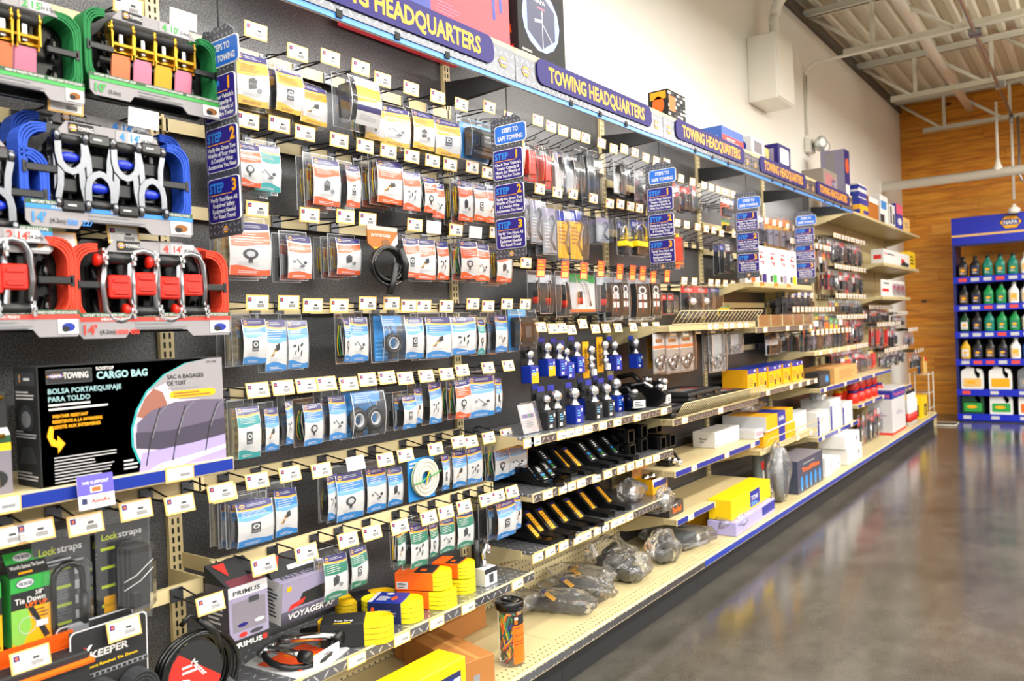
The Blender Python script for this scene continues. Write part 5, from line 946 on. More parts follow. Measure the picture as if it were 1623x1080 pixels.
# --- items on the near diamond plate shelf (z .405)
YS = mat('strap_yellow', '#efe012', .55, bump=.5, bscale=600); YS2 = mat('strap_amber', '#f2c90c', .55, bump=.5, bscale=600)
def tow_strap(lab, px, py, rot, L=.17, Wd=.075, Hh=.06, label=ORNG, art=None, z=S1Z, mt=YS, xy=None, band=(.15, .85)):
    P = at(px, py, Z=z) if xy is None else Vector((*xy, z)); e = empty('tow_strap', (P.x, P.y, z+.001), (0, 0, rot), lab, 'tow strap'); m = M()
    r0 = Wd/2; n = 5
    for k in range(n):                         # flattened loops of webbing, edge up
        q = 1-.15*k; p = []
        for t in range(25):
            a = t/24*2*PI; cx = (L/2-r0)*(1 if math.cos(a) > 0 else -1); p.append((cx+r0*q*math.cos(a)*(1.0), r0*q*math.sin(a)))
        vs = []; n0 = len(p)
        for u, v in p: vs += [(u, v, 0), (u, v, Hh*(.97 if k else 1))]
        m.add(vs, [(2*i, 2*i+2, 2*i+3, 2*i+1) for i in range(n0-1)], mt)
    full = [((L/2-r0)*(1 if math.cos(a) > 0 else -1)+r0*math.cos(a), r0*math.sin(a)) for a in [t/30*2*PI for t in range(30)]]
    m.prism(full, .0, Hh*.94, mt, ax='z')
    for t in range(1, 4): m.prism([(a*1.004, b*1.008) for a, b in full], Hh*t/4-.0008, Hh*t/4+.0008, mat('strap_seam', '#8b7f0a', .7), ax='z')
    part(m, 'webbing', e)
    s = M(); a0, a1 = -L/2+L*band[0], -L/2+L*band[1]; s.box(a0, a1, -r0-.002, r0+.002, -.0005, Hh+.002, label, .002); 
    if art: art(Art(s, lambda u, v, l: (a0+(a1-a0)*u, v*Wd, Hh+.002+l*.0004)), Art(s, lambda u, v, l: (a0+(a1-a0)*u, -r0-.002-l*.0004, v*Hh)), Art(s, lambda u, v, l: (a1+l*.0004, v*Wd, u*Hh)))
    part(s, 'label_sleeve', e); return e
def a_orange(T, S, F): T.rect(.5, 1, -.5, .5, BLKM); T.rect(.62, .78, -.3, .0, ORNG, 2); S.rect(.05, .35, .1, .5, WHITE, 1); S.lines(.08, .3, .15, .45, 4, BLKM, 2)
def a_blue(T, S, F): T.rect(0, 1, -.5, .5, ROYAL); T.rect(.0, .12, -.5, .5, WHITE, 2); T.lines(.2, .6, -.35, .1, 5, WHITE, 2); T.ell(.7, -.1, .09, .2, ORANGE, 2); T.ell(.45, .35, .12, .1, WHITE, 2); S.rect(0, 1, 0, 1, NAVY); S.ell(.15, .6, .06, .2, ORANGE, 2); S.lines(.3, .9, .2, .7, 4, GREY, 2)
def a_black(T, S, F): T.text('Tow Strap', .3, -.30, .16, WHITE, w=.45, l=3); T.rect(.3, .7, -.46, -.38, YELB, 2)
tow_strap('yellow tow strap with black label lying at the front, nearest the hitch hose kit', 0, 0, .75, .22, .095, .066, BLKM, a_black, mt=YS2, xy=(.275, 1.60), band=(.05, .62))
tow_strap('yellow tow strap with blue label, tilted against its neighbours', 0, 0, .45, .20, .095, .064, ROYAL, a_blue, xy=(.235, 1.79), band=(.18, .72))
tow_strap('lower yellow tow strap of the larger orange-labelled stack', 0, 0, .35, .19, .095, .056, ORNG, a_orange, xy=(.25, 1.945), band=(.0, .6))
tow_strap('upper yellow tow strap of the larger orange-labelled stack', 0, 0, .45, .18, .09, .056, ORNG, a_orange, z=S1Z+.060, xy=(.24, 1.94), band=(.0, .72))
tow_strap('lower yellow tow strap of the smaller stack beside the hook box', 0, 0, .3, .14, .085, .05, YS, None, xy=(.235, 2.10), band=(.2, .4))
tow_strap('upper yellow tow strap with orange label, smaller stack beside the hook box', 0, 0, .3, .14, .085, .05, ORNG, a_orange, z=S1Z+.054, xy=(.235, 2.10), band=(.0, .7))
tow_strap('yellow tow strap lying flat at the back, behind the black-labelled strap', 0, 0, 1.1, .20, .09, .05, BLKM, None, mt=YS2, xy=(.10, 1.80), band=(.3, .6))
e = empty('tow_hook', (.275, 2.21, S1Z), label='black and chrome clevis hook on a small grey box, right end of strap shelf', cat='tow hook')
m = M(); m.box(-.03, .03, -.035, .035, 0, .062, LGREY, .002); A = Art(m, n_face(.03)); A.rect(-.035, .035, .045, .062, BLKM); A.rect(-.012, .012, .01, .04, DGREY); part(m, 'box', e)
m = M(); m.tube([(0, 0, .06), (0, -.005, .11), (0, .015, .15), (0, .03, .13), (0, .025, .105)], .010, CHROME, 8); m.tube([(-.02, -.02, .062), (-.02, -.02, .16)], .016, BLK, 8); part(m, 'hook', e)
e = empty('hitch_hose_kit', (.225, 1.43, S1Z), (0, 0, .2), 'tow connector kit with black hose, chrome fittings and orange card, lying at the shelf front', 'hose kit')
m = M(); m.prism([(-.11, -.10), (.09, -.12), (.12, -.02), (.10, .10), (-.08, .12), (-.13, .02)], .001, .003, LGREY, ax='z'); m.prism([(-.07, -.09), (.07, -.08), (.09, .05), (-.05, .08)], .004, .006, mat('kit_orange', '#e8501e', .4), ax='z'); m.prism([(-.04, -.02), (.05, -.01), (.05, .02), (-.03, .02)], .0065, .0075, YEL, ax='z'); m.box(.09, .094, -.05, .06, .0, .035, WHITE); Art(m, n_face(.0945)).lines(-.01, .03, .008, .028, 3, DGREY); part(m, 'card', e)
m = M(); m.tube([(.09*math.cos(t*.33+2.6), .10*math.sin(t*.33+2.6), .02+.012*math.sin(t*.5)) for t in range(15)], .009, BLK, 8); m.tube([(-.06, .08, .035), (.0, .11, .045), (.06, .10, .04)], .011, BLKM, 8); part(m, 'hose', e)
m = M(); m.tube([(-.07, -.05, .035), (.01, -.055, .04), (.075, -.06, .035)], .010, CHROME, 10); m.lathe([(.012, -.02), (.017, -.018), (.017, .012), (.012, .016)], BLK, 12, 'x', (.075, -.06, .035)); part(m, 'fitting', e)
m = M(); m.tube([(-.06, .0, .045), (.0, .02, .05), (.07, .085, .04)], .012, CHROME, 10); m.lathe([(.014, -.015), (.018, -.01), (.018, .014), (.010, .016)], BLK, 12, 'x', (.07, .085, .035)); part(m, 'fitting', e); m = M(); m.tube([(-.07, -.08, .03), (-.07, .0, .04)], .012, STEEL, 10); part(m, 'fitting', e)
# hanging brake control boxes
e = empty('brake_control_box', tuple(at(374, 920, X=.245)), label='tall grey brake control box hanging near the corner post, printed PRIMUS', cat='box'); m = M(); m.box(-.05, .05, -.058, .058, -.165, 0, GREYP, .002); part(m, 'carton', e)
m = M(); A = Art(m, n_face(.05)); A.field(-.058, .058, -.165, 0, LAV); A.rect(-.058, .058, -.165, -.135, BLKM, 2); A.text('PRIMUS', -.05, -.155, .012, WHITE, w=.085, l=4, bold=.03); A.rect(.038, .05, -.155, -.142, RED, 4); A.rect(-.058, .058, -.028, 0, LGREY, 2); A.text('PRIMUS', -.045, -.022, .011, DGREY, w=.08, l=4, bold=.02); A.rect(-.048, .05, -.115, -.04, GREYP, 2); A.rect(.0, .03, -.05, -.035, DGREY, 3); A.ell(-.02, -.1, .015, .005, PURPLE, 3); A.ell(.03, -.1, .015, .005, LGREY, 3); A.ell(-.02, -.125, .012, .006, RED, 4); A.ell(.02, -.125, .02, .005, DGREY, 4)
F = Art(m, lambda u, v, l: (u, -.058-.0004*l, v)); F.rect(-.05, .05, -.165, 0, mat('box_grey_dark', '#4a454e', .45)); F.rect(-.05, .05, -.165, -.13, BLKM, 2); F.lines(-.04, .03, -.1, -.04, 5, LGREY, 2); part(m, 'printed_artwork', e)
m = M(); m.add([(-.05, -.058, .001), (.05, -.058, .001), (.05, .058, .001), (-.05, .058, .001), (-.05, -.058, .045), (-.05, .058, .045)], [(0, 1, 2, 3), (4, 0, 3, 5), (1, 4, 5, 2), (0, 4, 1), (2, 5, 3)], BLKM); G = Art(m, lambda u, v, l: (.05-.1*v/.045+.0005*l, u, v+.0005*l+.0005)); G.rect(-.05, .05, .0, .012, mat('maroon', '#5b1424', .4)); G.poly([(-.045, .04), (-.01, .04), (-.028, .018)], RED, 2); part(m, 'header_flap', e)
e = empty('brake_control_box', tuple(at(478, 905, X=.245)), (0, .12, 0), 'wide lavender brake control box printed VOYAGER XP, hanging beside the green-carded packs', 'box'); m = M(); m.box(-.045, .045, -.10, .10, -.115, 0, GREYP, .002); part(m, 'carton', e)
m = M(); A = Art(m, n_face(.045)); A.rect(-.1, .1, -.115, 0, LAV); A.rect(-.1, .1, -.115, -.08, BLKM, 1); A.text('VOYAGER XP', -.08, -.105, .017, WHITE, w=.165, l=3, slant=.1); A.poly([(-.05, -.075), (.08, -.075), (.085, -.03), (-.03, -.04)], BLKM, 2); A.poly([(-.08, -.08), (-.03, -.07), (-.02, -.055), (-.07, -.065)], RED, 3); A.rect(-.085, -.07, -.025, -.012, YLINE, 3)
T = Art(m, lambda u, v, l: (v, u, .0+.0004*l)); T.rect(-.1, .1, -.045, .045, LAV); T.text('VOYAGER XP', -.085, -.005, .028, DGREY, w=.17, l=3, slant=.1); F = Art(m, lambda u, v, l: (u, -.1-.0004*l, v)); F.rect(-.045, .045, -.115, 0, LGREY); F.lines(-.035, .03, -.1, -.02, 8, DGREY, 2); part(m, 'printed_artwork', e)
m = M(); m.add([(-.045, -.1, .001), (.0, -.1, .001), (.0, .06, .001), (-.045, .06, .001), (-.045, -.1, .05), (-.045, .06, .05)], [(4, 0, 3, 5), (1, 4, 5, 2), (0, 4, 1), (2, 5, 3)], BLKM); G = Art(m, lambda u, v, l: (-.045*v/.05+.0005*l, u, v+.0005*l+.0005)); G.poly([(-.09, .045), (-.05, .045), (-.07, .02)], RED, 2); G.rect(-.04, .05, .01, .02, WHITE, 2); part(m, 'header_flap', e)
# round coil of trailer wire on a blue card
e = empty('wire_coil_pack', tuple(at(672, 757, X=.18)), label='round coil of pale trailer wire tied with green, on a blue card', cat='wire coil'); m = M(); m.box(-.012, -.009, -.068, .062, -.075, .068, SKY); Art(m, n_face(-.009)).lines(-.06, .0, .035, .06, 2, WHITE); part(m, 'card', e)
m = M(); r = random.Random(3)
for k in range(9):
    for j in range(2): q = .062-.0047*k; m.tube([(.002+.009*j, q*math.cos(t/26*2*PI), q*math.sin(t/26*2*PI)) for t in range(26)], .0032, (mat('pale_green_wire', '#9fb890', .45) if k == 0 and j == 0 else mat('coil_white', '#c9c6b8', .45) if (k+j) % 3 else mat('coil_grey', '#a5a294', .45)), 6, True)
part(m, 'wire_coil', e); m = M(); m.tube([(.018, -.066, -.012), (.02, -.03, -.008), (.018, .0, .004), (.02, .03, .006), (.018, .068, .014)], .0022, GRN2, 5); m.tube([(.018, -.01, -.02), (.02, .0, .01), (.02, .01, .02)], .002, YELB, 5); part(m, 'tie', e)
# jacketed cable with amber header
e = empty('jacketed_cable_pack', tuple(at(602, 365, X=.2)), label='black jacketed cable coil hanging from an amber and brown header card', cat='cable')
m = M(); m.prism([(-.058, -.045), (-.035, -.062), (.045, -.062), (.075, -.04), (.075, .012), (-.06, .012)], 0, .004, KRAFT); A = Art(m, n_face(.004)); A.rect(-.06, .075, -.002, .012, mat('clear_grey', '#a8a49c', .3)); A.text('JACKETED CABLE', -.045, -.022, .0085, WHITE, w=.085, l=3); A.poly([(.03, -.06), (.045, -.062), (.075, -.04), (.075, -.01), (.055, -.03)], LGREY, 2); A.poly([(-.035, -.056), (.045, -.056), (.045, -.062), (-.035, -.062)], YEL, 2); A.ell(.02, -.04, .018, .012, mat('bronze', '#7a4a18', .4), 2); part(m, 'header_card', e)
m = M()
for k in range(6): q = .058+.004*k; m.tube([(.012+.007*(k % 3), .012+q*.98*math.cos(t/26*2*PI), -.108+q*.80*math.sin(t/26*2*PI)-.002*k) for t in range(26)], .006, BLKG, 8, True)
m.tube([(.03, .06, -.06), (.035, .075, -.11), (.03, .07, -.16)], .013, BLK, 9); m.tube([(.03, .035, -.11), (.03, .02, -.17), (.025, .005, -.21)], .012, BLK, 9); part(m, 'cable_coil', e)
# deck items
def tape_art(A): A.rect(-.5, .5, .44, .54, mat('tape_tan', '#b98448', .5))
box_thing('cardboard_carton', 'carton', 'long closed cardboard carton lying against the pegboard on the base deck', .02, .115, 2.0, 2.405, .159, .275, BROWN, None, None, lambda A: A.rect(-.12, .12, -.5, .5, mat('tape_tan', '#b98448', .5)))
box_thing('cardboard_carton', 'carton', 'cardboard carton lying front to back on the base deck beside the bungee canister', .10, .455, 1.93, 2.055, .159, .265, BROWN, lambda A: (A.poly([(-.2, .3), (.0, .3), (.02, .55), (-.18, .55)], GREY)), None, lambda A: (A.rect(-.5, .5, -.07, .07, mat('tape_tan', '#b98448', .5)), A.text('FRAGILE', -.25, .2, .09, BROWN2, w=.3, l=2)), rot=-.25)
e = box_thing('yellow_display_box', 'box', 'yellow display box with blue and white label at the bottom edge, on the base deck', .36, .47, 1.56, 1.86, .159, .31, YELB, lambda A: (A.rect(-.28, .42, .2, .78, NAVY), A.rect(-.27, .41, .22, .66, WHITE, 2), A.rect(-.2, .3, .5, .7, ROYAL, 3), A.hexlogo(-.18, .62, .07, 4, False), A.lines(-.2, .3, .3, .45, 2, GREY, 3)))
e = empty('bungee_canister', (.40, 2.185, .159), (0, 0, .0), 'clear canister of coloured bungee cords with black lid and orange label', 'canister'); m = M(); m.lathe([(.043, 0), (.045, .004), (.045, .185), (.044, .19)], PLASTIC, 24); part(m, 'clear_jar', e)
m = M(); m.lathe([(.048, .188), (.050, .192), (.050, .214), (.046, .219), (.03, .219), (.028, .213), (.0, .212)], BLKG, 24); m.box(-.03, .03, -.004, .004, .212, .2175, BLK, .001); part(m, 'lid', e)
m = M(); f = lambda u, v, l: ((.0452+.0004*l)*math.cos(u), (.0452+.0004*l)*math.sin(u), v); A = Art(m, f); A.field(-.75, .55, .01, .14, ORNG, 1, 10, 2); A.field(-.75, .55, .14, .175, BLKM, 1, 10, 1); A.poly([(-.6, .145), (-.35, .145), (-.35, .17), (-.6, .17)], ORNG, 3); A.poly([(-.6, .160), (-.3, .160), (-.3, .168), (-.6, .168)], WHITE, 4)
for z in (.13, .105, .085, .075): A.field(-.65, .45, z, z+.002, BLKM, 2, 8, 1)
part(m, 'label', e)
r = random.Random(11)
for k in range(16):
    m = M(); c = [YELB, RED, GRN2, ROYAL, ORNG, BLKM, GREEN, YEL][k % 8]; a0 = r.random()*6; m.tube([(.034*math.cos(a0+t*.45)*(1 if t % 2 else .85), .034*math.sin(a0+t*.45), .01+.17*(t/11 if k % 2 else abs(math.sin(t*.5+k)))) for t in range(12)], .0048, c, 6); part(m, 'bungee_cord', e)
# --- hitch balls
def hitch_ball(bd, sleeve, tall=False, ybk=False):
    e = empty('hitch_ball', cat='hitch ball'); m = M(); r = bd/2; z = .075
    m.lathe([(.010, z-.06), (.012, z), (r*.95, z), (r*.98, z+.007), (r*.55, z+.016), (r*.50, z+.03)]+[(r*math.sin(a), z+.03+r*.86-r*math.cos(a)) for a in [.55+i*(PI-.6)/9 for i in range(10)]]+[(0, z+.03+r*1.86)], CHROME if not tall else STEEL, 18); part(m, 'ball', e)
    s = M(); b = .026
    if sleeve is not None:
        s.box(-b, b, -b-.004, b+.004, .0, z-.002, sleeve, .002); A = Art(s, n_face(b)); A.ell(.016, .056, .006, .008, WHITE); A.lines(-.02, .008, .03, .06, 3, LSKY); A.rect(-.02, .0, .008, .02, WHITE) if not ybk else A.rect(-.026, .026, 0, .045, YEL); part(s, 'card_sleeve', e)
        c = M(); c.box(-b-.003, -b, -.028, .028, 0, .165, BLKM); c.box(-b, -b+.002, -.024, .024, .150, .172, ROYAL, .001); part(c, 'backing_card', e)
    else:
        s.box(-.03, -.027, -.028, .028, -.01, .165, YEL); Art(s, n_face(-.027)).lines(-.018, .02, .02, .1, 6, BROWN); part(s, 'yellow_card', e); c = M(); c.lathe([(.016, .03), (.019, .032), (.019, .055), (.014, .06)], STEEL, 12); c.lathe([(.010, .0), (.010, .075)], STEEL, 10); c.box(.012, .022, -.014, .014, .004, .032, WHITE); part(c, 'threaded_shank', e)
    return e
def put_ball(px, py, X, bd, kind, lab, z=None, s=1.):
    P = at(px, py, X=X); zc = {'b': .075+.03+bd/2*.86}.get('b'); key = ('ball', bd, kind)
    o = proto(key, lambda: hitch_ball(bd, {'blue': ROYAL, 'yb': ROYAL, 'yel': None, 'blk': BLKM, 'steel': ROYAL}[kind], kind == 'steel', kind == 'yb')); place(o, (P.x, P.y, (P.z-zc*s) if z is None else z), (0, 0, 0), (s, s, s), lab, 'hitch ball', None)
for j, (px, py, bd, kd) in enumerate([(839,562,.042,'yb'),(866,551,.05,'yb'),(885,552,.05,'blue'),(897,558,.04,'blue'),(913,549,.045,'blue'),(936,555,.046,'yel'),(958,547,.046,'yel'),(973,548,.046,'steel'),(1007,545,.055,'steel'),(1037,545,.05,'yel')]):
    put_ball(px, py, .17, bd, kd, f"hanging hitch ball with {({'yb':'blue and yellow','blue':'blue','yel':'yellow','steel':'tall blue'})[kd]} card, {ORD[j]} from left in the upper ball row", s=.96)
for j, (px, X, bd, kd) in enumerate([(857,.16,.045,'blue'),(866,.26,.036,'blk'),(882,.26,.05,'blk'),(910,.26,.05,'blue'),(928,.13,.052,'steel'),(941,.27,.048,'blk'),(952,.13,.05,'steel'),(961,.27,.048,'blk'),(976,.20,.058,'steel')]):
    y = _ysolve(px, X, 1.0); o = proto(('ball', bd, kd), lambda: hitch_ball(bd, {'blue': ROYAL, 'blk': BLKM, 'steel': ROYAL}[kd], kd == 'steel')); place(o, (X, y, .901), (0, 0, 0), (1, 1, 1.0), f"hitch ball standing on the diamond plate shelf, {ORD[j]} from left in lower ball row", 'hitch ball')
e = empty('parts_bag_pack', (.27, _ysolve(848, .29, .95), .902), label='clear pack with white printed card leaning at the left end of the hitch ball shelf', cat='package'); m = M(); m.push(ry(-.25)); m.box(0, .003, -.05, .05, .0, .115, LGREY); A = Art(m, n_face(.003)); A.rect(-.04, .04, .06, .075, ROYAL); A.ell(.01, .068, .008, .005, GRN2, 2); A.lines(-.04, .03, .02, .05, 4, GREY); part(m, 'card', e); m = M(); m.push(ry(-.25)); m.box(.004, .02, -.055, .055, -.0, .12, PLASTIC, .004); part(m, 'clear_shell', e)
# couplers on the right of the ball shelf
def coupler(lab, x, y, z, rot, s=1., bright=False):
    e = empty('trailer_coupler', (x, y, z), (0, 0, rot), lab, 'coupler'); m = M(); m.prism([(-.12*s, 0), (.02*s, 0), (.06*s, .02*s), (.065*s, .05*s), (.03*s, .075*s), (-.12*s, .06*s)], -.035*s, .035*s, BLKG, ax='y'); part(m, 'body', e)
    m = M(); m.tube([(.0, 0, .075*s), (-.03*s, 0, .095*s), (-.09*s, 0, .085*s)], .008*s, CHROME if bright else BLK, 8); m.lathe([(.014*s, .0), (.018*s, .01*s), (.012*s, .02*s)], CHROME, 10, 'z', (.03*s, .0, .07*s)); part(m, 'latch', e)
    m = M(); m.box(.04*s, .068*s, -.03*s, .03*s, .012*s, .045*s, WHITE, .002); Art(m, n_face(.068*s)).lines(-.025*s, .02*s, .018*s, .04*s, 3, DGREY); part(m, 'paper_label', e)
coupler('black trailer coupler with white label lying right of the lower hitch balls', .24, _ysolve(1000, .24, .95), .902, -.5, 1.1)
coupler('larger black trailer coupler behind the chrome latches on the ball shelf', .16, _ysolve(1015, .16, .95), .902, -.2, 1.6)
coupler('black and chrome coupler near the right end of the ball shelf', .26, _ysolve(1035, .26, .95), .902, .2, 1.2, True)
for j, (px, X, z) in enumerate(((1052, .28, .902), (1044, .22, .902))):
    e = empty('chrome_latch', (X, _ysolve(px, X, .95), z), (0, 0, .4*j), ('front' if j == 0 else 'rear')+' shiny chrome latch part at the right end of the ball shelf', 'latch'); m = M(); m.tube([(0, 0, .01), (.0, .01, .05), (.01, -.01, .1)], .012, CHROME, 10); m.ball((.01, -.01, .115), .02, CHROME, 12); m.ball((0, .015, .06), .016, CHROME, 10); part(m, 'casting', e); m = M(); m.box(-.015, .02, -.018, .018, 0, .022, STEEL, .004); part(m, 'nut', e)
# --- ball mounts
def mount(yl, s):
    e = empty('ball_mount', cat='ball mount'); m = M()
    m.prism([(-.20, .015), (-.02, .015), (.03, -.0), (.105, -.0), (.11, .004), (.11, .016), (.04, .018), (-.01, .068), (-.20, .068)], -.026, .026, BLKG, ax='y') if s == 0 else m.prism([(-.20, .0), (-.04, .0), (.09, .0), (.10, .004), (.10, .018), (.02, .025), (-.06, .10), (-.14, .105), (-.20, .05)], -.03, .03, BLK, ax='y')
    part(m, 'shank', e); p = M(); p.prism([(.03+.04, -.035), (.11, -.03), (.125, 0), (.11, .03), (.07, .035)], .0, .017, BLKG, ax='z'); part(p, 'platform', e)
    d = M()
    if s == 0: f = lambda u, v, l: (.04-.05*v+.0006*l, u, .018+.05*v+.0006*l)
    else: f = lambda u, v, l: (.02-.08*v+.0006*l, u, .025+.075*v+.0006*l)
    A = Art(d, f)
    if yl: A.rect(-.013, .013, .02, .98, YEL, 1); A.rect(-.013, .013, .86, .98, PURPLE, 2); A.lines(-.009, .008, .1, .8, 6, BROWN, 2)
    else: A.rect(-.014, .014, .02, .98, BLKM, 1); A.lines(-.011, .010, .55, .95, 4, WHITE, 2); A.rect(-.012, .012, .3, .42, SKY, 2); A.ell(0, .2, .007, .06, GRN2, 2); A.rect(-.012, .012, .05, .1, LGREY, 2)
    part(d, 'product_label', e); return e
def mounts(z, X, lst, row, zz=0):
    for j, (px, yl, s, dx, dz, rot) in enumerate(lst):
        y = _ysolve(px, X+dx, z+.03); o = proto(('mount', yl, s), lambda: mount(yl, s)); place(o, (X+dx, y, z+.001+dz), (0, 0, rot), (1, 1, 1), f"black ball mount with {'yellow' if yl else 'black and green'} label, {ORD[j]} from left on the {row} shelf", 'ball mount')
mounts(.688, .22, [(842,0,0,0,0,.05),(853,0,0,.02,0,-.05),(864,0,0,.0,.0,.0),(874,0,1,-.04,0,.05),(897,1,1,-.01,0,.0),(913,1,1,.02,0,.06),(936,0,1,.0,0,.0),(953,0,1,-.01,.0,-.04),(973,0,1,.0,0,.05)], 'middle hitch')
mounts(.468, .22, [(839,1,0,.0,0,.1),(853,1,1,-.0,0,.0),(872,1,1,.02,0,-.05),(892,1,1,-.0,0,.02),(916,1,1,.02,0,.05),(936,1,1,-.02,0,-.03),(962,1,1,-.02,0,.0)], 'lowest hitch')
def rtube(lab, px, X, z, L=.2, w=.06, h=.06):
    y = _ysolve(px, X, z+h/2); e = empty('receiver_tube', (X, y, z), (0, 0, 0), lab, 'receiver tube'); m = M(); t = .006
    for a, b, c, d in ((-w/2, w/2, 0, t), (-w/2, w/2, h-t, h), (-w/2, -w/2+t, t, h-t), (w/2-t, w/2, t, h-t)): m.box(-L, 0, a, b, c, d, BLKG, .0015)
    part(m, 'tube', e); m = M(); m.box(-.022, 0, -w/2-.003, -w/2, -.0+.001, h, BLK, .001); m.box(-.022, 0, w/2, w/2+.003, .001, h, BLK, .001); m.box(-.022, 0, -w/2, w/2, h, h+.003, BLK, .001); part(m, 'collar', e)
P1 = [('front square black receiver tube, lower of the left stack', 1003, .29, .689), ('square black receiver tube stacked on the lower left one', 1001, .28, .755), ('square black receiver tube with colour label, behind the left stack', 985, .24, .689), ('square black receiver tube stacked behind the left stack', 986, .22, .755),
      ('tall-standing pair of receiver tubes, lower', 1022, .26, .689), ('tall-standing pair of receiver tubes, upper', 1022, .25, .755), ('third receiver tube on the tallest stack', 1021, .20, .821), ('single receiver tube second from the right end', 1052, .31, .689), ('single receiver tube at the right end of the shelf', 1067, .31, .689), ('receiver tube in the gap behind the two right end tubes', 1045, .24, .755)]
for l_, px, X, z in P1: rtube(l_, px, X, z, .16 if X > .2 else .12, .058, .06)
# bags
def bagged(lab, x, y, z, sx, sy, sz, seed, inner='hitch', cat='bag', rot=0):
    e = empty('clear_bag', (x, y, z), (0, 0, rot), lab, cat); m = M(); r = random.Random(seed); ph = [r.random()*6 for _ in range(8)]
    def f(u, v):
        a = 2*PI*u; b = PI*v; q = 1+.10*math.sin(3*a+ph[0]+2*b)+.07*math.sin(5*b+ph[1]+2*a)+.045*math.sin(8*a+ph[2]-4*b)+.03*math.sin(13*a+ph[3]+7*b)
        return (sx*q*math.sin(b)*math.cos(a), sy*q*math.sin(b)*math.sin(a), max(.002, sz*(.9-math.cos(b)*.9*q)))
    m.grid(f, 40, 24, BAG, True); part(m, 'clear_film', e); p = M()
    if inner == 'hitch': p.prism([(-sx*.7, .012), (sx*.6, .005), (sx*.7, .02), (sx*.2, .03), (-sx*.2, sz*1.1), (-sx*.7, sz*.8)], -sy*.25, sy*.25, BLKM, ax='y'); p.tube([(sx*.5, -sy*.2, .03), (sx*.6, 0, .04), (sx*.5, sy*.25, .03)], .012, BLK, 8)
    elif inner == 'plate': p.prism([(-sx*.6, -sy*.6), (sx*.5, -sy*.7), (sx*.7, sy*.3), (-sx*.4, sy*.6)], .012, .024, STEEL, ax='z'); p.box(-sx*.3, sx*.3, -sy*.3, sy*.5, .03, .05, mat('teal_grey', '#3a4a50', .4), .004); p.ball((sx*.5, sy*.1, .04), .02, CHROME, 10)
    elif inner == 'ball': p.ball((0, 0, sz*.9), .03, CHROME, 14); p.tube([(0, 0, .01), (0, 0, sz*.6)], .014, STEEL, 10)
    elif inner == 'jack': p.tube([(0, 0, .01), (0, 0, sz*1.7)], .03, GREY, 12)
    elif inner == 'lamp': p.box(-sx*.4, sx*.4, -sy*.5, sy*.5, .005, sz*.8, BLK, .01); p.tube([(0, -sy*.4, sz), (0, sy*.4, sz*1.2)], .02, BLKG, 9)
    part(p, 'bagged_hardware', e)
    if inner == 'hitch':
        t = M(); t.push(tr(sx*.02, 0, sz*.72) @ ry(.55)); t.box(-.07, .05, -.018, .018, 0, .001, YEL); t.box(-.085, -.07, -.018, .018, 0, .001, PURPLE); t.pop(); part(t, 'yellow_label', e)
bagged('bagged black hitch bar with yellow label, nearest on the base deck', .27, 2.68, .159, .17, .085, .05, 1, rot=.25); bagged('second bagged hitch bar with yellow label on the base deck', .26, 2.84, .159, .16, .08, .055, 2, rot=.15)
bagged('bagged black hitch bar behind the first two, with small yellow label', .20, 2.99, .159, .16, .09, .055, 3, rot=.1); bagged('large clear bag of black lamp parts in the middle of the base deck', .32, 3.18, .159, .11, .11, .07, 4, 'lamp'); bagged('clear bag of black hardware behind the large lamp parts bag', .16, 3.30, .159, .12, .12, .08, 5, 'lamp')
bagged('clear bag with upright black lever, below the wood-coloured shelf', .34, 3.50, .159, .08, .09, .085, 6, 'lamp'); bagged('wide flattened clear bag of steel plates on the base deck', .26, 3.84, .159, .19, .19, .05, 7, 'plate'); bagged('small crinkled clear bag of black hardware beside the long yellow carton', .38, 4.22, .159, .10, .13, .055, 8, 'lamp')
bagged('thin empty clear bag lying behind the nearest hitch bar bag', .12, 2.60, .159, .09, .11, .05, 9, 'none')
bagged('clear bag with chrome ball hanging over the lowest hitch shelf edge', .345, 3.52, .40, .035, .06, .07, 10, 'ball'); bagged('rounded clear bag with chrome ball on the lowest hitch shelf', .25, 3.36, .469, .07, .07, .06, 11, 'ball')
# section three shelves
e = empty('open_ball_carton', (.22, 3.62, .469), label='open white blue and yellow carton holding chrome balls', cat='carton'); m = M(); 
for a in ((-.055, -.052, -.08, .08), (.052, .055, -.08, .08), (-.055, .055, -.083, -.08), (-.055, .055, .08, .083)): m.box(*a, 0, .075, YEL)
m.box(-.055, .055, -.08, .08, 0, .003, YEL); A = Art(m, n_face(.055)); A.rect(-.08, .08, .05, .075, WHITE); A.rect(-.07, .07, .035, .062, ROYAL, 2); A.rect(-.08, .08, 0, .03, YEL, 1); part(m, 'carton', e); m = M(); m.box(-.06, -.056, -.083, .083, .0, .125, BROWN); part(m, 'raised_flap', e)
for k, (a, b) in enumerate(((0, -.05), (.01, .0), (-.01, .05))): m = M(); m.ball((a, b, .075), .024, CHROME, 12); part(m, 'chrome_ball', e)
box_thing('hitch_lock_box', 'box', 'small dark box with orange lettering at the left end of the nearly empty shelf', .16, .30, 3.66, 3.83, .333, .40, mat('dark_box', '#3d3836', .45), lambda A: (A.text('Tow Rod', -.3, .25, .4, ORNG, w=.6, l=2, bold=.04), A.lines(-.4, .3, .75, .9, 1, LGREY)), lambda A: A.lines(-.4, .3, .2, .7, 4, LGREY))
box_thing('white_carton', 'carton', 'long low white carton, front one on the blue-labelled shelf', .10, .24, 4.42, 4.80, .574, .665, WHITE, lambda A: (A.lines(-.3, .0, .45, .6, 2, LGREY), A.rect(-.46, -.42, .08, .2, BROWN)), lambda A: (A.text('Mount', -.2, .5, .12, BLKM, w=.35), A.lines(-.2, .1, .3, .42, 1, GREY)), group=None)
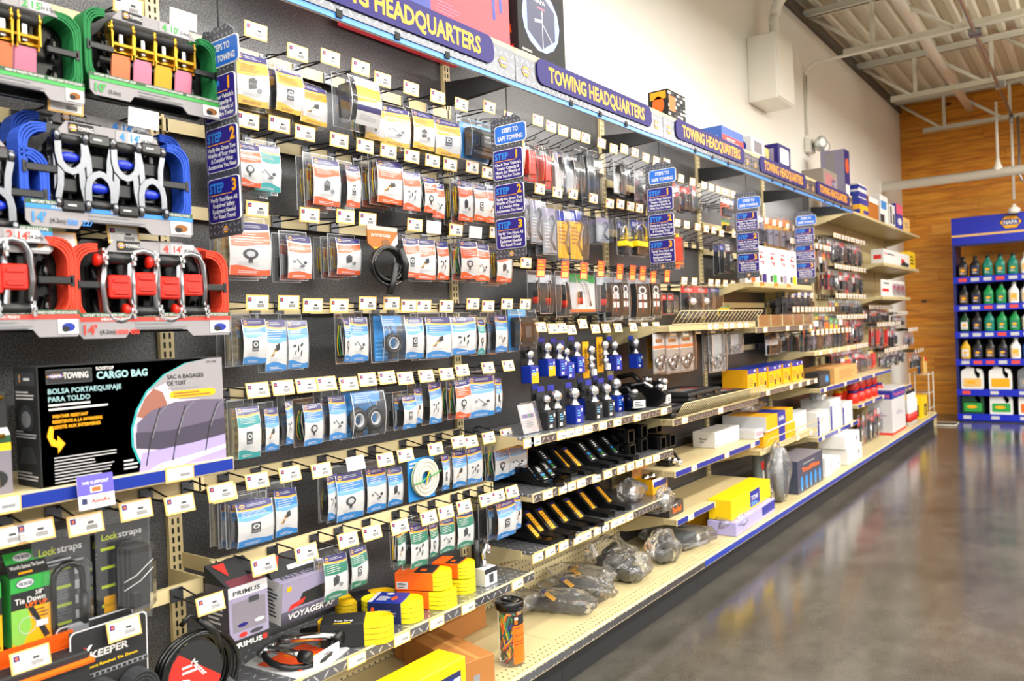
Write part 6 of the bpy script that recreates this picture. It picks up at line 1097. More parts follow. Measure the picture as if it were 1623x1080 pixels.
box_thing('white_carton', 'carton', 'smaller grey-white carton at the right end of the blue-labelled shelf', .20, .33, 4.83, 4.99, .574, .63, LGREY, lambda A: A.lines(-.4, .4, .3, .8, 4, PINK))
def knobs(lab, x, y, z): e = empty('chrome_coupler_cluster', (x, y, z), label=lab, cat='coupler'); m = M(); [m.ball((.02*k-.02, .022*((k*7) % 3-1), .018+.012*(k % 2)), .018, CHROME, 10) for k in range(5)]; part(m, 'casting', e); m = M(); m.box(-.05, .03, -.05, .05, 0, .03, BLK, .006); m.tube([(-.05, .05, .03), (.0, .055, .06), (.05, .03, .02)], .009, BLK, 7); part(m, 'base', e)
knobs('cluster of chrome and black coupler parts at the left end of the white carton shelf', .24, 3.80, .574)
def tool_case(lab, x0, x1, y0, y1, z, h, rot=0):
    e = empty('black_tool_case', ((x0+x1)/2, (y0+y1)/2, z), (0, 0, rot), lab, 'tool case'); a, b = (x1-x0)/2, (y1-y0)/2; m = M(); m.box(-a, a, -b, b, 0, h*.5, mat('case_black', '#1c1c1e', .42), .008); part(m, 'case_bottom', e); m = M(); m.box(-a, a, -b, b, h*.51, h, MATS['case_black'], .008); part(m, 'case_lid', e)
    m = M(); A = Art(m, lambda u, v, l: (v*2*a, u*2*b, h+.0004*l)); A.rect(-.38, .38, -.30, .32, DGREY); A.rect(-.30, .05, -.2, .2, GREY, 2); A.lines(.08, .34, -.2, .2, 4, RED, 2); A.ell(-.12, 0, .1, .12, BROWN, 3); part(m, 'lid_label', e); m = M()
    for q in (-b*.55, b*.55): m.box(a, a+.006, q-.02, q+.02, h*.3, h*.75, BLKG, .002)
    m.tube([(a, -.05, h*.5), (a+.018, -.045, h*.5), (a+.018, .045, h*.5), (a, .05, h*.5)], .005, BLK, 6); part(m, 'latch', e)
tool_case('flat black tool case lying nearest on the wire-fronted shelf', .06, .33, 3.68, 4.06, .831, .055); tool_case('flat black tool case farther along the wire-fronted shelf', .06, .33, 4.12, 4.50, .831, .055); tool_case('flat black tool case stacked crosswise on the other two', .05, .31, 3.90, 4.40, .888, .05, .05); tool_case('black tool case at the far end of the wire-fronted shelf', .04, .31, 4.53, 4.84, .831, .06)
NB = [('long yellow carton with blue label, lying across a white one on the base deck', .30, .43, 4.12, 4.80, .235, .345, YELB), ('flat lavender and blue carton under the long yellow carton', .30, .46, 4.10, 4.78, .159, .233, mat('lavender_box', '#a59fd0', .4))]
for l_, a, b, c, d, z0, z1, mt in NB: box_thing('long_carton', 'carton', l_, a, b, c, d, z0, z1, mt, (lambda A: (A.rect(-.05, .2, .1, .9, ROYAL), A.text('TOW', -.02, .4, .25, WHITE, w=.18, l=2), A.lines(-.03, .17, .15, .35, 2, LSKY, 2))) if mt is YELB else (lambda A: A.rect(.15, .5, .2, .9, ROYAL)), rot=.03)
box_thing('long_carton', 'carton', 'second yellow carton behind the long yellow one on the base deck', .13, .27, 4.22, 4.82, .159, .30, YEL, None)
# jack in bag, light box, white boxes
bagged('upright clear bag hanging around a trailer jack, front of the base deck', .40, 5.02, .16, .07, .09, .20, 12, 'jack')
e = empty('trailer_jack', (.27, 5.03, .159), label='grey cylindrical trailer jack with red sticker, standing on the base deck', cat='jack'); m = M(); m.lathe([(.05, 0), (.05, .01), (.035, .012), (.035, .32), (.04, .325), (.04, .345), (.03, .35)], mat('jack_grey', '#5e6664', .4), 16); part(m, 'post', e); m = M(); m.lathe([(.036, .34), (.036, .37), (.0, .375)], STEEL, 16); part(m, 'cap', e); m = M(); f = lambda u, v, l: (.0355*math.cos(u)+.0004*l, .0355*math.sin(u), v); Art(m, f).field(-.7, .3, .2, .25, RED, 1, 6, 1); Art(m, f).field(-.5, .3, .14, .19, WHITE, 1, 6, 1); part(m, 'sticker', e)
box_thing('work_light_box', 'box', 'dark blue-grey box with a row of blue lights and orange lettering on the deck', .25, .44, 5.28, 5.85, .159, .375, mat('box_slate', '#3c4256', .42), lambda A: (A.text('TrailRite', -.35, .60, .13, ORNG, w=.7, l=2, bold=.03), A.lines(-.3, .4, .8, .9, 1, GREY), [A.ell(-.36+.18*k, .3, .05, .2, SKY, 2, 10) for k in range(5)], [A.rect(-.38+.18*k, -.34+.18*k, .05, .15, LSKY, 3) for k in range(5)]), None, lambda A: A.rect(-.5, .5, -.5, .5, GREYP))
WB = [(.30, .44, 5.92, 6.10, .159, .30), (.30, .42, 6.14, 6.40, .159, .25), (.24, .45, 6.5, 6.95, .159, .28), (.24, .44, 6.48, 6.93, .282, .385)]
for k, b in enumerate(WB): box_thing('white_carton', 'carton', ['small white carton touching the slate-blue light box', 'low white carton between two others on the far base deck', 'wide white carton at the bottom of the far pair', 'wide white carton stacked on top of the far pair'][k], *b, WHITE, lambda A: (A.lines(-.3, .1, .3, .6, 3, LGREY), A.rect(.2, .32, .35, .65, GREY, 1)))
# section four shelves
for k in range(7):
    y = 4.90+.165*k; box_thing('yellow_blue_carton', 'carton', f"{ORD[k]} from left in the row of yellow cartons with blue tops", .10+.01*(k % 2), .27+.01*(k % 3), y, y+.155, .863, 1.0, YEL, lambda A: (A.rect(-.5, .5, .78, 1, ROYAL), A.ell(.3, .9, .1, .06, WHITE, 2), A.lines(-.4, .2, .2, .6, 4, BROWN, 1), A.rect(.2, .4, .1, .35, BLKM, 2)), None, lambda A: A.rect(-.5, .5, -.5, .5, ROYAL))
box_thing('large_yellow_carton', 'carton', 'large yellow carton with blue band, lower one behind the wire front', .08, .33, 4.98, 5.62, .501, .60, YEL, lambda A: A.rect(-.05, .15, 0, 1, ROYAL)); box_thing('large_yellow_carton', 'carton', 'large yellow and blue carton stacked on top behind the wire front', .06, .34, 4.96, 5.58, .602, .70, YEL, lambda A: (A.rect(-.1, .2, 0, 1, ROYAL), A.rect(-.5, .5, .0, .1, WHITE, 2), A.text('NAPA', -.05, .4, .3, WHITE, w=.2, l=3)), lambda A: A.rect(-.5, .5, 0, 1, LGREY), lambda A: (A.rect(-.5, .5, -.15, .2, ROYAL), A.rect(-.5, -.42, -.5, .5, WHITE, 2)), rot=.04)
box_thing('white_carton', 'carton', 'grey-white carton right of the large yellow cartons', .08, .30, 5.66, 5.98, .501, .64, LGREY, lambda A: A.lines(-.3, .3, .3, .7, 3, WHITE))
bagged('clear bag of folded plastic on top of the large yellow cartons', .15, 5.2, .702, .10, .2, .04, 14, 'none')
for k, c in enumerate((ORANGE, PURPLE, GRN2, LAV, YELB)):
    y = 4.95+.215*k; box_thing('white_oil_card', 'card box', f"{ORD[k]} from left of the white oil card boxes printed with red marks", .22, .26, y, y+.20, 1.546, 1.80, WHITE, lambda A, c=c: (A.lines(-.2, .3, .55, .9, 3, PINK, 1, 5, .3), A.ell(-.1, .72, .12, .06, RED, 2, 6), A.ell(.12, .55, .08, .04, RED, 2, 6), A.rect(-.3, -.05, .08, .25, DGREY, 2), A.rect(.0, .4, .04, .28, c, 2)), None)
# ================= hitch ball section, hanging rows
hooks(2, 0, [(852,192),(873,200),(892,207),(912,213),(928,218),(953,227),(972,235),(989,237),(1006,243),(1023,249),(1040,255),(1056,258)])
packs(2, 0, [('rlock',838,861,228,285,1),('rlock',864,884,236,296,1),('hpin',888,908,243,300,1,{'yaw':.3}),('hpin2',909,926,248,304,2),('lpin',933,944,243,322,2),('lpin',946,958,248,325,1),('hpin2',984,992,258,304,1),('lpin',993,1000,258,308,1),('knob',1007,1035,276,320,1,{'yaw':.4}),('knob',1041,1062,270,322,1,{'yaw':.5}),('knob',1030,1042,290,322,1)])
hooks(2, 1, [(855,298),(883,304),(908,309),(940,315),(966,322),(983,325),(999,328),(1013,330),(1029,335),(1048,342),(1063,345)])
packs(2, 1, [('hook',838,850,315,376,2),('hook',853,870,318,383,2),('hook',873,892,330,400,3),('yhook',895,913,335,408,1),('yhook',915,934,335,410,1),('hook',958,975,345,382,3),('coupler',985,1002,352,402,1,{'yaw':.3}),('coupler',1008,1032,350,404,1),('coupler',1036,1054,352,400,1,{'yaw':-.2})])
hooks(2, 2, [(833,418,'price'),(857,425),(895,428),(925,431),(952,427),(982,432),(1002,433),(1018,434),(1035,437),(1057,437)], kind='red')
packs(2, 2, [('bpin',849,866,436,492,1),('bpin',868,887,436,495,1),('bpin',894,915,438,500,1),('gpin',914,955,436,494,1),('bpin',957,971,440,495,1),('tube',969,983,440,508,2),('tube',985,997,440,506,1),('tube',1006,1029,442,508,1),('tube',1031,1047,442,505,2)])
hooks(2, 3, [(857,520),(875,520),(890,522),(905,523),(923,515),(943,520),(960,521),(979,521),(1003,520),(1022,519),(1040,520)])
# ================= tow accessory section
BARS[(3, 3)] = (1.275, .16)
hooks(3, 0, [(1079,284),(1097,288),(1115,294),(1127,297),(1138,301),(1146,302),(1153,305),(1161,307),(1175,311)], simple=True)
packs(3, 0, [('whred',1070,1080,290,334,2),('redc',1080,1086,297,330,1),('blkset',1088,1102,297,334,2),('whred',1103,1117,294,330,2,{'yaw':.3}),('orgc',1150,1167,316,343,1),('bluehead',1171,1179,318,338,1)])
hooks(3, 1, [(1073,353),(1088,357),(1105,358),(1119,361),(1131,365),(1143,369),(1163,370)], simple=True)
packs(3, 1, [('strap',1073,1086,370,424,1),('ylwc',1153,1165,348,366,1),('bluehead',1150,1157,388,432,2),('pinkp',1159,1167,388,432,1)])
hooks(3, 2, [(1084,445),(1100,446),(1126,447),(1137,449),(1149,450),(1161,450),(1172,450),(1190,450)], simple=True)
packs(3, 2, [('redset',1059,1067,468,498,2),('redset',1069,1078,468,498,1),('rknob',1091,1111,454,502,1),('rknob',1113,1131,455,500,1),('bluehead',1133,1149,456,488,2),('ylwc',1147,1166,484,500,1)])
hooks(3, 3, [(1065,526),(1085,526),(1105,524),(1128,522),(1142,520),(1153,519),(1166,519),(1180,518)], simple=True, L=.14)
packs(3, 3, [('rings',1046,1066,530,590,1),('rings',1068,1086,529,590,2),('rings',1088,1109,527,587,2),('bag',1135,1158,530,588,2),('bag',1163,1185,530,560,2)])
# ================= oil card section
hooks(4, 0, [(1200,327),(1214,333),(1226,337),(1236,340),(1247,343),(1258,346)], simple=True)
packs(4, 0, [('whred',1204,1213,340,383,1),('yoil',1221,1229,348,390,1),('yoil',1230,1239,348,392,1),('yoil',1240,1249,349,394,1),('yoil',1250,1259,350,396,1),('greyc',1213,1219,345,384,2)])
hooks(4, 2, [(1246,463),(1256,464),(1266,464),(1276,464),(1286,465)], simple=True)
packs(4, 2, [('bluehead',1247,1259,464,496,2),('bluehead',1261,1273,464,494,2),('bluehead',1275,1285,465,492,2),('bluehead',1286,1294,465,490,1)])
packs(4, 3, [('whitehd',1224,1240,532,562,1),('whitehd',1240,1252,522,558,1),('orgstrip',1255,1267,522,557,2),('orgstrip',1270,1284,520,557,2),('orgstrip',1287,1298,520,556,1)])
hooks(4, 3, [(1232,525),(1246,520),(1261,518),(1277,517),(1292,516)], simple=True)
# ================= far sections: rows of small carded packs
FAR = ['redset', 'blkset', 'whred', 'redc', 'pinkp', 'redc', 'greyc', 'whred', 'orgc', 'blkset', 'redset', 'bluehead', 'whitehd']
REST = M()
def far_row(i, k, y0, y1, z, X, H, kinds, step=.096, seed=0, n2=2, w=.075):
    crossbar(y0, y1, z, X, SNAME[i], ORD[k]+' from the top'); BARS[(i, k)] = (z, X); r = random.Random(seed); y = y0+.06; j = 0; L = .16
    while y < y1-.04:
        kd = kinds[r.randrange(len(kinds))]; h = H*r.uniform(.75, 1.05); where = f"{ORD[j]} from left on the {ORD[k]} bar, {SNAME[i]} section"
        if i >= 7:                     # past 300 hooks: the farthest ones together
            REST.push(tr(X+.001, y, z)); REST.box(0, .006, -.017, .017, -.02, .016, ZINC); REST.tube([(.006, -.008, -.004), (L-.018, -.008, -.006), (L-.006, -.008, .008)], .0026, WIRE, 4); REST.tube([(.006, .008, .01), (L, .004, 0)], .0022, WIRE, 4)
            REST.box(L, L+.0012, -.037, .037, -.0215, .0215, CREAM); tag_art(REST, L+.0013, .074, .043, 'price', True); REST.pop()
        else:
          o = proto(('h', .0, L, 'price', True, 0), lambda: peg_hook(0., L, 'price', True, 0)); place(o, (X+.001, y, z), (0, 0, 0), (1, 1, 1), f"price-tagged peg hook, {where}", 'peg hook', f"peg hooks in the {SNAME[i]} section")
        if r.random() < .92:
            for q in range(1 if r.random() < .4 else n2):
                o = get_pack(kd, 0); place(o, (X+.10-.035*q, y+r.uniform(-.004, .004), z-.035), (0, r.uniform(-.03, .06), r.uniform(-.15, .2)), (1, w*r.uniform(.8, 1.1), h), f"{look(kd)}, {where}" if q == 0 else f"rear {look(kd)}, {where}", 'package', f"rear packs, {where}" if q else None)
        y += step*r.uniform(.9, 1.15); j = min(j+1, 19)
SNAME[5] = 'far jar'; SNAME[6] = 'far panel'; SNAME[7] = 'distant'; SNAME[8] = 'farthest'
far_row(5, 0, 6.076, 7.295, 1.90, .03, .18, ['yoil', 'greyc', 'whitehd'], seed=2); far_row(5, 1, 6.076, 7.295, 1.38, .03, .12, ['ylwc', 'bluehead', 'greyc', 'orgc'], seed=3)
far_row(5, 2, 6.076, 7.295, 1.20, .16, .14, ['ylwc', 'blkset', 'whred', 'ylwc'], seed=14, step=.12)
far_row(6, 0, 7.295, 8.514, 2.03, .03, .19, ['greyc', 'redc', 'pinkp', 'blkset', 'whred'], seed=4, n2=3); far_row(6, 1, 7.295, 8.514, 1.76, .03, .20, ['blkset', 'pinkp', 'whred', 'greyc', 'redc', 'redset'], seed=5, n2=3); far_row(6, 2, 7.295, 8.514, 1.50, .03, .13, ['orgc', 'redset', 'greyc', 'ylwc'], seed=6); far_row(6, 3, 7.295, 8.514, 1.31, .03, .22, ['redset', 'redc', 'strap', 'redset', 'whred'], seed=7, n2=3); far_row(6, 4, 7.295, 8.514, 1.03, .03, .16, ['blkset', 'redc', 'greyc', 'pinkp'], seed=8, n2=3)
far_row(7, 0, 8.514, 9.733, 1.40, .03, .13, ['redset', 'orgc', 'whred'], seed=9, n2=3); far_row(7, 1, 8.514, 9.733, 1.22, .10, .24, ['redc', 'whred', 'strap', 'whitehd'], seed=10, n2=3); far_row(7, 2, 8.514, 9.733, .96, .16, .15, ['whred', 'redc', 'bluehead', 'pinkp'], seed=12, n2=2)
far_row(8, 0, 9.733, 10.35, 1.33, .06, .12, ['whred', 'whitehd'], seed=15); far_row(8, 1, 9.733, 10.35, 1.14, .16, .16, ['whred', 'redc', 'whitehd'], seed=16); far_row(8, 2, 9.733, 10.35, .90, .22, .18, ['whitehd', 'bluehead', 'whred'], seed=17, step=.14)
tag(REST.build('peg_hooks'), 'many small price-tagged peg hooks on the farthest tan bars near the pine wall', 'peg hooks', None, 'stuff')
# cards standing on the far shelves
def stand(kinds, i, y0, y1, z, X, H, seed, nm, step=.12, w=.09):
    r = random.Random(seed); y = y0; j = 0
    while y < y1:
        kd = kinds[j % len(kinds)]; o = get_pack(kd, 0); h = H*r.uniform(.85, 1.05); place(o, (X, y, z+h*1.04+.001), (0, 0, r.uniform(-.15, .15)), (1, w, h), f"{look(kd)} standing {ORD[min(j,19)]} from left on the {nm}", 'package'); y += step; j += 1
stand(['orgstrip', 'yoil', 'orgstrip', 'whitehd', 'yoil', 'ylwc', 'ylwc', 'orgstrip'], 5, 6.15, 7.25, 1.06, .26, .22, 3, 'far striped-pack shelf', .145)
stand(['redc', 'strap', 'greyc', 'redset', 'redc', 'blkset', 'redset', 'redc'], 6, 7.35, 8.45, .785, .22, .17, 4, 'long blue-labelled shelf')
stand(['redset', 'redc', 'blkset', 'redset'], 7, 7.5, 9.3, .159, .30, .24, 5, 'far base deck', .16, .12)
box_thing('kraft_carton', 'carton', 'light brown printed carton on the long blue-labelled shelf', .12, .36, 6.55, 7.25, .786, .91, mat('kraft', '#c9975a', .6), lambda A: A.lines(-.3, .4, .2, .8, 5, mat('kraft2', '#b07a42', .6)))
e = box_thing('portable_display_box', 'box', 'dark box with a glowing blue picture at the left of the brown printed carton', .26, .36, 6.12, 6.42, .786, .90, BLKM, lambda A: (A.rect(-.4, .4, .15, .85, DGREY), A.ell(.2, .5, .15, .25, SKY, 2)))
for k in range(3): box_thing('white_carton', 'carton', f"{ORD[k]} white carton from left on the low far blue-labelled shelf", .10, .33, 6.15+.36*k, 6.46+.36*k, .421, .60+.06*(k % 2), WHITE, lambda A: (A.rect(-.5, -.35, 0, .8, ROYAL), A.lines(-.2, .3, .3, .6, 2, LGREY)))
e = empty('hanging_lamp_pack', (.25, 6.45, .75), label='grey lamp part hanging above the low far white cartons', cat='package'); m = M(); m.box(-.04, .04, -.08, .08, -.09, -.0, GREY, .02); m.ball((.04, 0, -.05), .035, CHROME, 10); part(m, 'lamp', e)
def jar(lab, x, y, z, c=REDS, lid=YEL, s=1.): e = empty('plastic_jar', (x, y, z), label=lab, cat='jar'); m = M(); m.lathe([(.045*s, 0), (.052*s, .01*s), (.052*s, .08*s), (.04*s, .09*s)], c, 14); part(m, 'body', e); m = M(); m.lathe([(.044*s, .09*s), (.044*s, .11*s), (0, .112*s)], lid, 14); part(m, 'lid', e)
for k in range(10): jar(f"{'front' if k % 2 else 'back'} red jar with {['yellow', 'purple'][k % 2]} lid, {ORD[k//2]} pair on the far jar shelf", .27 if k % 2 else .15, 7.45+.24*(k//2), .546, REDS, YEL if k % 2 == 0 else PURPLE)
for k in range(4): jar(f"upper red jar {['with yellow lid at the left', 'with orange lid, second', 'with yellow lid, third', 'with orange lid at the right'][k]} of the stacked jars", .27, 7.45+.24*k, .659, mat('jar_red', '#b8241e', .35), YEL if k % 2 == 0 else ORNG)
e = box_thing('blue_headed_display', 'display', 'tall white display panel box with a blue header standing on the far base deck', .20, .42, 8.30, 8.92, .159, .60, LGREY, lambda A: (A.rect(-.5, .5, .78, .97, ROYAL), A.text('Trailering', -.4, .83, .07, PINK, w=.8, l=2), A.rect(-.5, .5, 0, .05, RED), A.lines(-.2, .3, .4, .5, 2, LAV)), lambda A: (A.rect(-.5, .5, .78, .97, ROYAL), A.text('Trailering', -.4, .83, .07, PINK, w=.8, l=2), A.lines(-.2, .3, .4, .5, 2, LAV), A.rect(-.5, .5, 0, .05, RED)))
for k in range(4):
    e = empty('spray_tube', (.42, 9.05+.11*k, .159), label=f"red and white tube, {ORD[k]} from left beside the blue-headed display", cat='tube'); m = M(); m.lathe([(.028, 0), (.028, .15), (.028, .26), (.012, .28), (.012, .33)], WHITE, 12); m.lathe([(.0285, .04), (.0285, .13)], RED, 12); part(m, 'body', e); m = M(); m.lathe([(.013, .33), (.013, .36), (0, .362)], BLKM, 10); part(m, 'cap', e)
box_thing('yellow_black_box', 'box', 'bright yellow box with black window at the far end of the base deck', .24, .44, 9.75, 10.05, .159, .40, YELB, lambda A: (A.rect(-.2, .35, .08, .62, BLKM), A.rect(-.1, .0, .15, .5, YELB, 2), A.rect(.08, .16, .15, .5, YELB, 2)), lambda A: (A.rect(-.25, .3, .08, .62, BLKM), A.rect(-.15, -.05, .15, .5, YELB, 2), A.rect(.03, .12, .15, .5, YELB, 2)))
box_thing('blue_jug_box', 'box', 'small blue and white box next to the bright yellow box at the deck end', .22, .40, 10.08, 10.28, .159, .36, mat('pale_box', '#b9c4dc', .4), lambda A: A.rect(-.4, .4, .1, .5, TEAL))
# long cartons and cards on the upper far shelves
box_thing('long_white_carton', 'carton', 'long white carton with red lettering on the far upper shelf', .22, .34, 8.56, 9.85, 1.831, 1.97, WHITE, lambda A: (A.text('PRO', -.47, .6, .18, RED, w=.09, l=2), A.lines(-.36, .0, .6, .8, 1, DGREY), A.rect(.15, .30, .1, .55, RED), A.poly([(.1, .05), (.45, .0), (.48, .25), (.25, .4)], BLKM, 2)), lambda A: A.rect(-.3, .3, .3, .6, RED))
box_thing('yellow_carton', 'carton', 'yellow carton with black marks right of the long white carton', .18, .33, 9.9, 10.25, 1.831, 2.02, YELB, lambda A: A.lines(-.3, .3, .2, .8, 3, BLKM))
e = empty('joined_clamshell', (.30, 8.56, 1.501), label='wide clamshell card with red and white tools on the far lower shelf', cat='package'); m = M(); m.box(0, .006, 0, 1.15, 0, .17, WHITE); A = Art(m, n_face(.006)); A.rect(.05, .35, .05, .08, RED); [A.ell(.62+.22*k, .08, .09, .05, RED, 1) for k in range(3)]; [A.ell(.62+.22*k, .06, .05, .04, WHITE, 2) for k in range(3)]; A.lines(.1, .5, .12, .15, 1, DGREY); part(m, 'card', e); m = M(); m.box(.007, .03, .5, 1.13, .01, .14, PLASTIC, .01); part(m, 'clear_shell', e)
# ================= boxes on top of the canopy and on the highest shelf
CZ = 2.339
e = box_thing('creeper_box', 'box', 'large red box with blue end panel and a blue tool stand picture, on the canopy', .05, .33, 1.83, 2.42, CZ, 2.78, mat('red_carton', '#ee3a4a', .45), lambda A: (A.rect(-.5, -.24, 0, 1, ROYAL), A.lines(-.42, -.26, .1, .7, 9, LSKY, 2), A.lines(-.2, .02, .06, .16, 4, PINK, 2), [A.line([(a, b), (a+.01, c)], .03, ROYAL, 2) for a, b, c in ((.1, .62, .38), (.2, .66, .45), (.33, .60, .2), (.40, .62, .28))], A.poly([(.05, .9), (.45, .75), (.42, .5), (.3, .6)], SKY, 3)), None)
e = box_thing('tool_clock_box', 'box', 'square black box printed with a lavender oval and dark hexagon picture on canopy', .23, .33, 2.475, 2.80, CZ, 2.65, BLKM, lambda A: (A.ell(-.02, .55, .40, .40, mat('oval_blue', '#8fa4ee', .4)), A.poly([(-.02+.34*math.sin(PI/3*k+.0), .55+.36*math.cos(PI/3*k)) for k in range(6)], NAVY, 2), A.line([(0, .2), (0, .68)], .015, LGREY, 3), A.line([(0, .52), (.2, .33)], .015, LGREY, 3), A.line([(-.16, .52), (0, .55)], .04, LGREY, 3), A.text('NAPA', -.15, .76, .05, WHITE, w=.22, l=3), A.lines(-.1, .15, .68, .73, 1, PINK, 3), A.text('HANGING', -.44, .09, .03, WHITE, w=.2), A.text('WALL CLOCK', -.44, .04, .03, WHITE, w=.28)), lambda A: (A.text('CLOCK', -.3, .3, .1, ORNG, w=.5), A.lines(-.3, .3, .1, .25, 2, RED)))
box_thing('dark_tool_box', 'box', 'dark box with yellow marking at the top edge, left of the red box', .1, .33, 1.45, 1.78, CZ, 2.47, BLKM, lambda A: A.ell(.0, .2, .3, .1, YELB))
TOPB = [('checkered black and white box with orange picture, standing alone on the canopy', .23, .34, 3.74, 3.95, .15, BLKM, lambda A: ([A.rect(-.5+.17*i, -.36+.17*i, .14*j+.02*(i % 2), .14*j+.09, [WHITE, LGREY, DGREY][(i*2+j) % 3]) for i in range(6) for j in range(7) if (i*3+j*5) % 4], A.rect(-.45, -.1, .3, .8, ORNG, 2)), lambda A: (A.rect(-.5, .5, 0, 1, BLKM), A.ell(0, .5, .3, .3, ORNG, 2), A.rect(-.4, .4, .7, .95, YLINE, 2))),
 ('blue box with red and white side on the canopy above the third header sign', .16, .34, 4.44, 4.78, .095, mat('box_blue', '#3a62b8', .45), lambda A: (A.rect(-.5, .5, 0, .5, RED), A.lines(-.3, .3, .1, .4, 2, WHITE, 2)), lambda A: A.lines(-.4, .4, .3, .7, 2, LSKY)),
 ('grey box with blue picture on the canopy, right of the blue and red box', .18, .34, 4.92, 5.16, .12, LGREY, lambda A: A.rect(-.3, .3, .2, .8, GREYP), lambda A: A.ell(0, .5, .3, .35, ROYAL)),
 ('small tan box on the canopy between two picture boxes', .16, .30, 5.2, 5.36, .11, CREAM, lambda A: A.lines(-.3, .3, .2, .7, 3, GREY), None),
 ('purple framed white box on the canopy near the fourth header sign', .20, .35, 5.40, 5.66, .15, PURPLE, lambda A: A.rrect(-.36, .36, .15, .85, .1, WHITE), lambda A: A.rect(-.3, .3, .2, .8, LAV)),
 ('grey-brown box on the canopy above the last header sign', .16, .33, 6.55, 6.95, .15, mat('grey_brown', '#8e8378', .5), lambda A: (A.lines(-.4, .4, .2, .8, 5, PINK), A.rect(.1, .4, .2, .6, LAV, 2)), None)]
for l_, x0, x1, y0, y1, h, mt, a, s_ in TOPB: box_thing('stored_box', 'box', l_, x0, x1, y0, y1, CZ, CZ+h, mt, a, s_)
HZ = 2.216
HB = [('tall upright carton with purple picture at the left end of the highest shelf', .10, .30, 7.33, 7.50, HZ, .55, LAV, lambda A: (A.rect(-.5, .5, 0, 1, PURPLE), A.rect(-.4, .4, .02, .45, WHITE, 2), A.ell(0, .75, .35, .12, ORANGE, 2)), lambda A: (A.rect(-.3, .1, .3, .95, SILVER), A.lines(-.3, .3, .1, .2, 2, LSKY, 2))),
 ('blue and yellow carton at the front left corner of the highest shelf', .14, .37, 7.53, 7.83, HZ, .14, YEL, lambda A: (A.rect(-.5, .5, .6, 1, ROYAL), A.rect(-.1, .5, .05, .3, ROYAL)), lambda A: (A.rect(-.5, .5, .6, 1, ROYAL), A.rect(-.5, -.1, .05, .3, ROYAL), A.rect(.1, .5, .05, .3, ROYAL))),
 ('blue and white carton stacked on the blue and yellow one', .16, .36, 7.53, 7.83, HZ+.142, .13, WHITE, lambda A: (A.rect(-.5, .5, .1, .45, ROYAL), A.rect(-.5, .5, .7, .9, ROYAL)), lambda A: (A.rect(-.5, .5, .0, .45, ROYAL), A.rect(-.1, .5, .6, .9, ROYAL))),
 ('brown and white carton behind the blue cartons on the highest shelf', .10, .36, 7.90, 8.30, HZ, .20, KRAFT, lambda A: A.rect(-.5, .5, .75, 1, WHITE), lambda A: A.lines(-.3, .3, .2, .8, 3, WHITE)),
 ('white and blue carton in the middle of the highest shelf', .14, .36, 8.38, 8.72, HZ, .27, WHITE, lambda A: (A.rect(-.4, .3, .5, .8, SKY), A.rect(-.5, .0, 0, .3, BLKM)), lambda A: A.rect(-.4, .4, .5, .8, SKY)),
 ('black and white carton right of the middle white carton, highest shelf', .18, .36, 8.80, 9.05, HZ, .22, WHITE, lambda A: (A.rect(-.4, -.1, .1, .9, BLKM), A.rect(.1, .4, .1, .6, BLKM)), None),
 ('pink and blue carton near the right of the highest shelf', .16, .36, 9.12, 9.45, HZ, .26, ROYAL, lambda A: (A.rect(-.5, .5, .6, 1, PINK), A.ell(0, .3, .3, .15, WHITE, 2)), lambda A: A.rect(-.4, .4, .2, .6, WHITE)),
 ('pale cream carton at the right end of the highest shelf', .14, .34, 9.6, 9.95, HZ, .16, CREAM, lambda A: A.lines(-.3, .3, .3, .7, 2, GREY), None)]
for l_, x0, x1, y0, y1, z, h, mt, a, s_ in HB: box_thing('stored_box', 'box', l_, x0, x1, y0, y1, z+.0, z+h, mt, a, s_)
# wire rack at the row end
e = empty('wire_display_rack', (.30, 10.42, 0), label='white wire display rack standing at the far end of the gondola', cat='rack'); m = M(); Wm = mat('white_wire', '#d9d5c8', .4)
for a in (-.10, .10):
    for b in (.0, .3): m.tube([(a, b, 0), (a, b, .62)], .006, Wm, 6)
for z in (.03, .2, .38, .6): m.tube([(-.1, 0, z), (.1, 0, z), (.1, .3, z), (-.1, .3, z)], .004, Wm, 5, True)
for k in range(7): m.tube([(-.1, .05*k, .03), (.1, .05*k, .03)], .003, Wm, 4)
part(m, 'frame', e); m = M(); m.tube([(.1, .3, .01), (.36, .32, .01), (.36, .0, .01), (.1, .0, .01)], .006, Wm, 6); part(m, 'foot', e)
box_thing('leaflet_pack', 'leaflet', 'left leaflet stack with blue picture on the wire rack', .28, .30, 10.44, 10.56, .605, .80, mat('leaf_navy', '#2a3a5c', .4), lambda A: A.ell(0, .6, .3, .2, LSKY), lambda A: A.rect(-.5, .5, .4, .9, LSKY)); box_thing('leaflet_pack', 'leaflet', 'right leaflet stack with red top on the wire rack', .34, .36, 10.46, 10.60, .605, .80, CREAM, lambda A: A.rect(-.5, .5, .75, 1, RED), None)
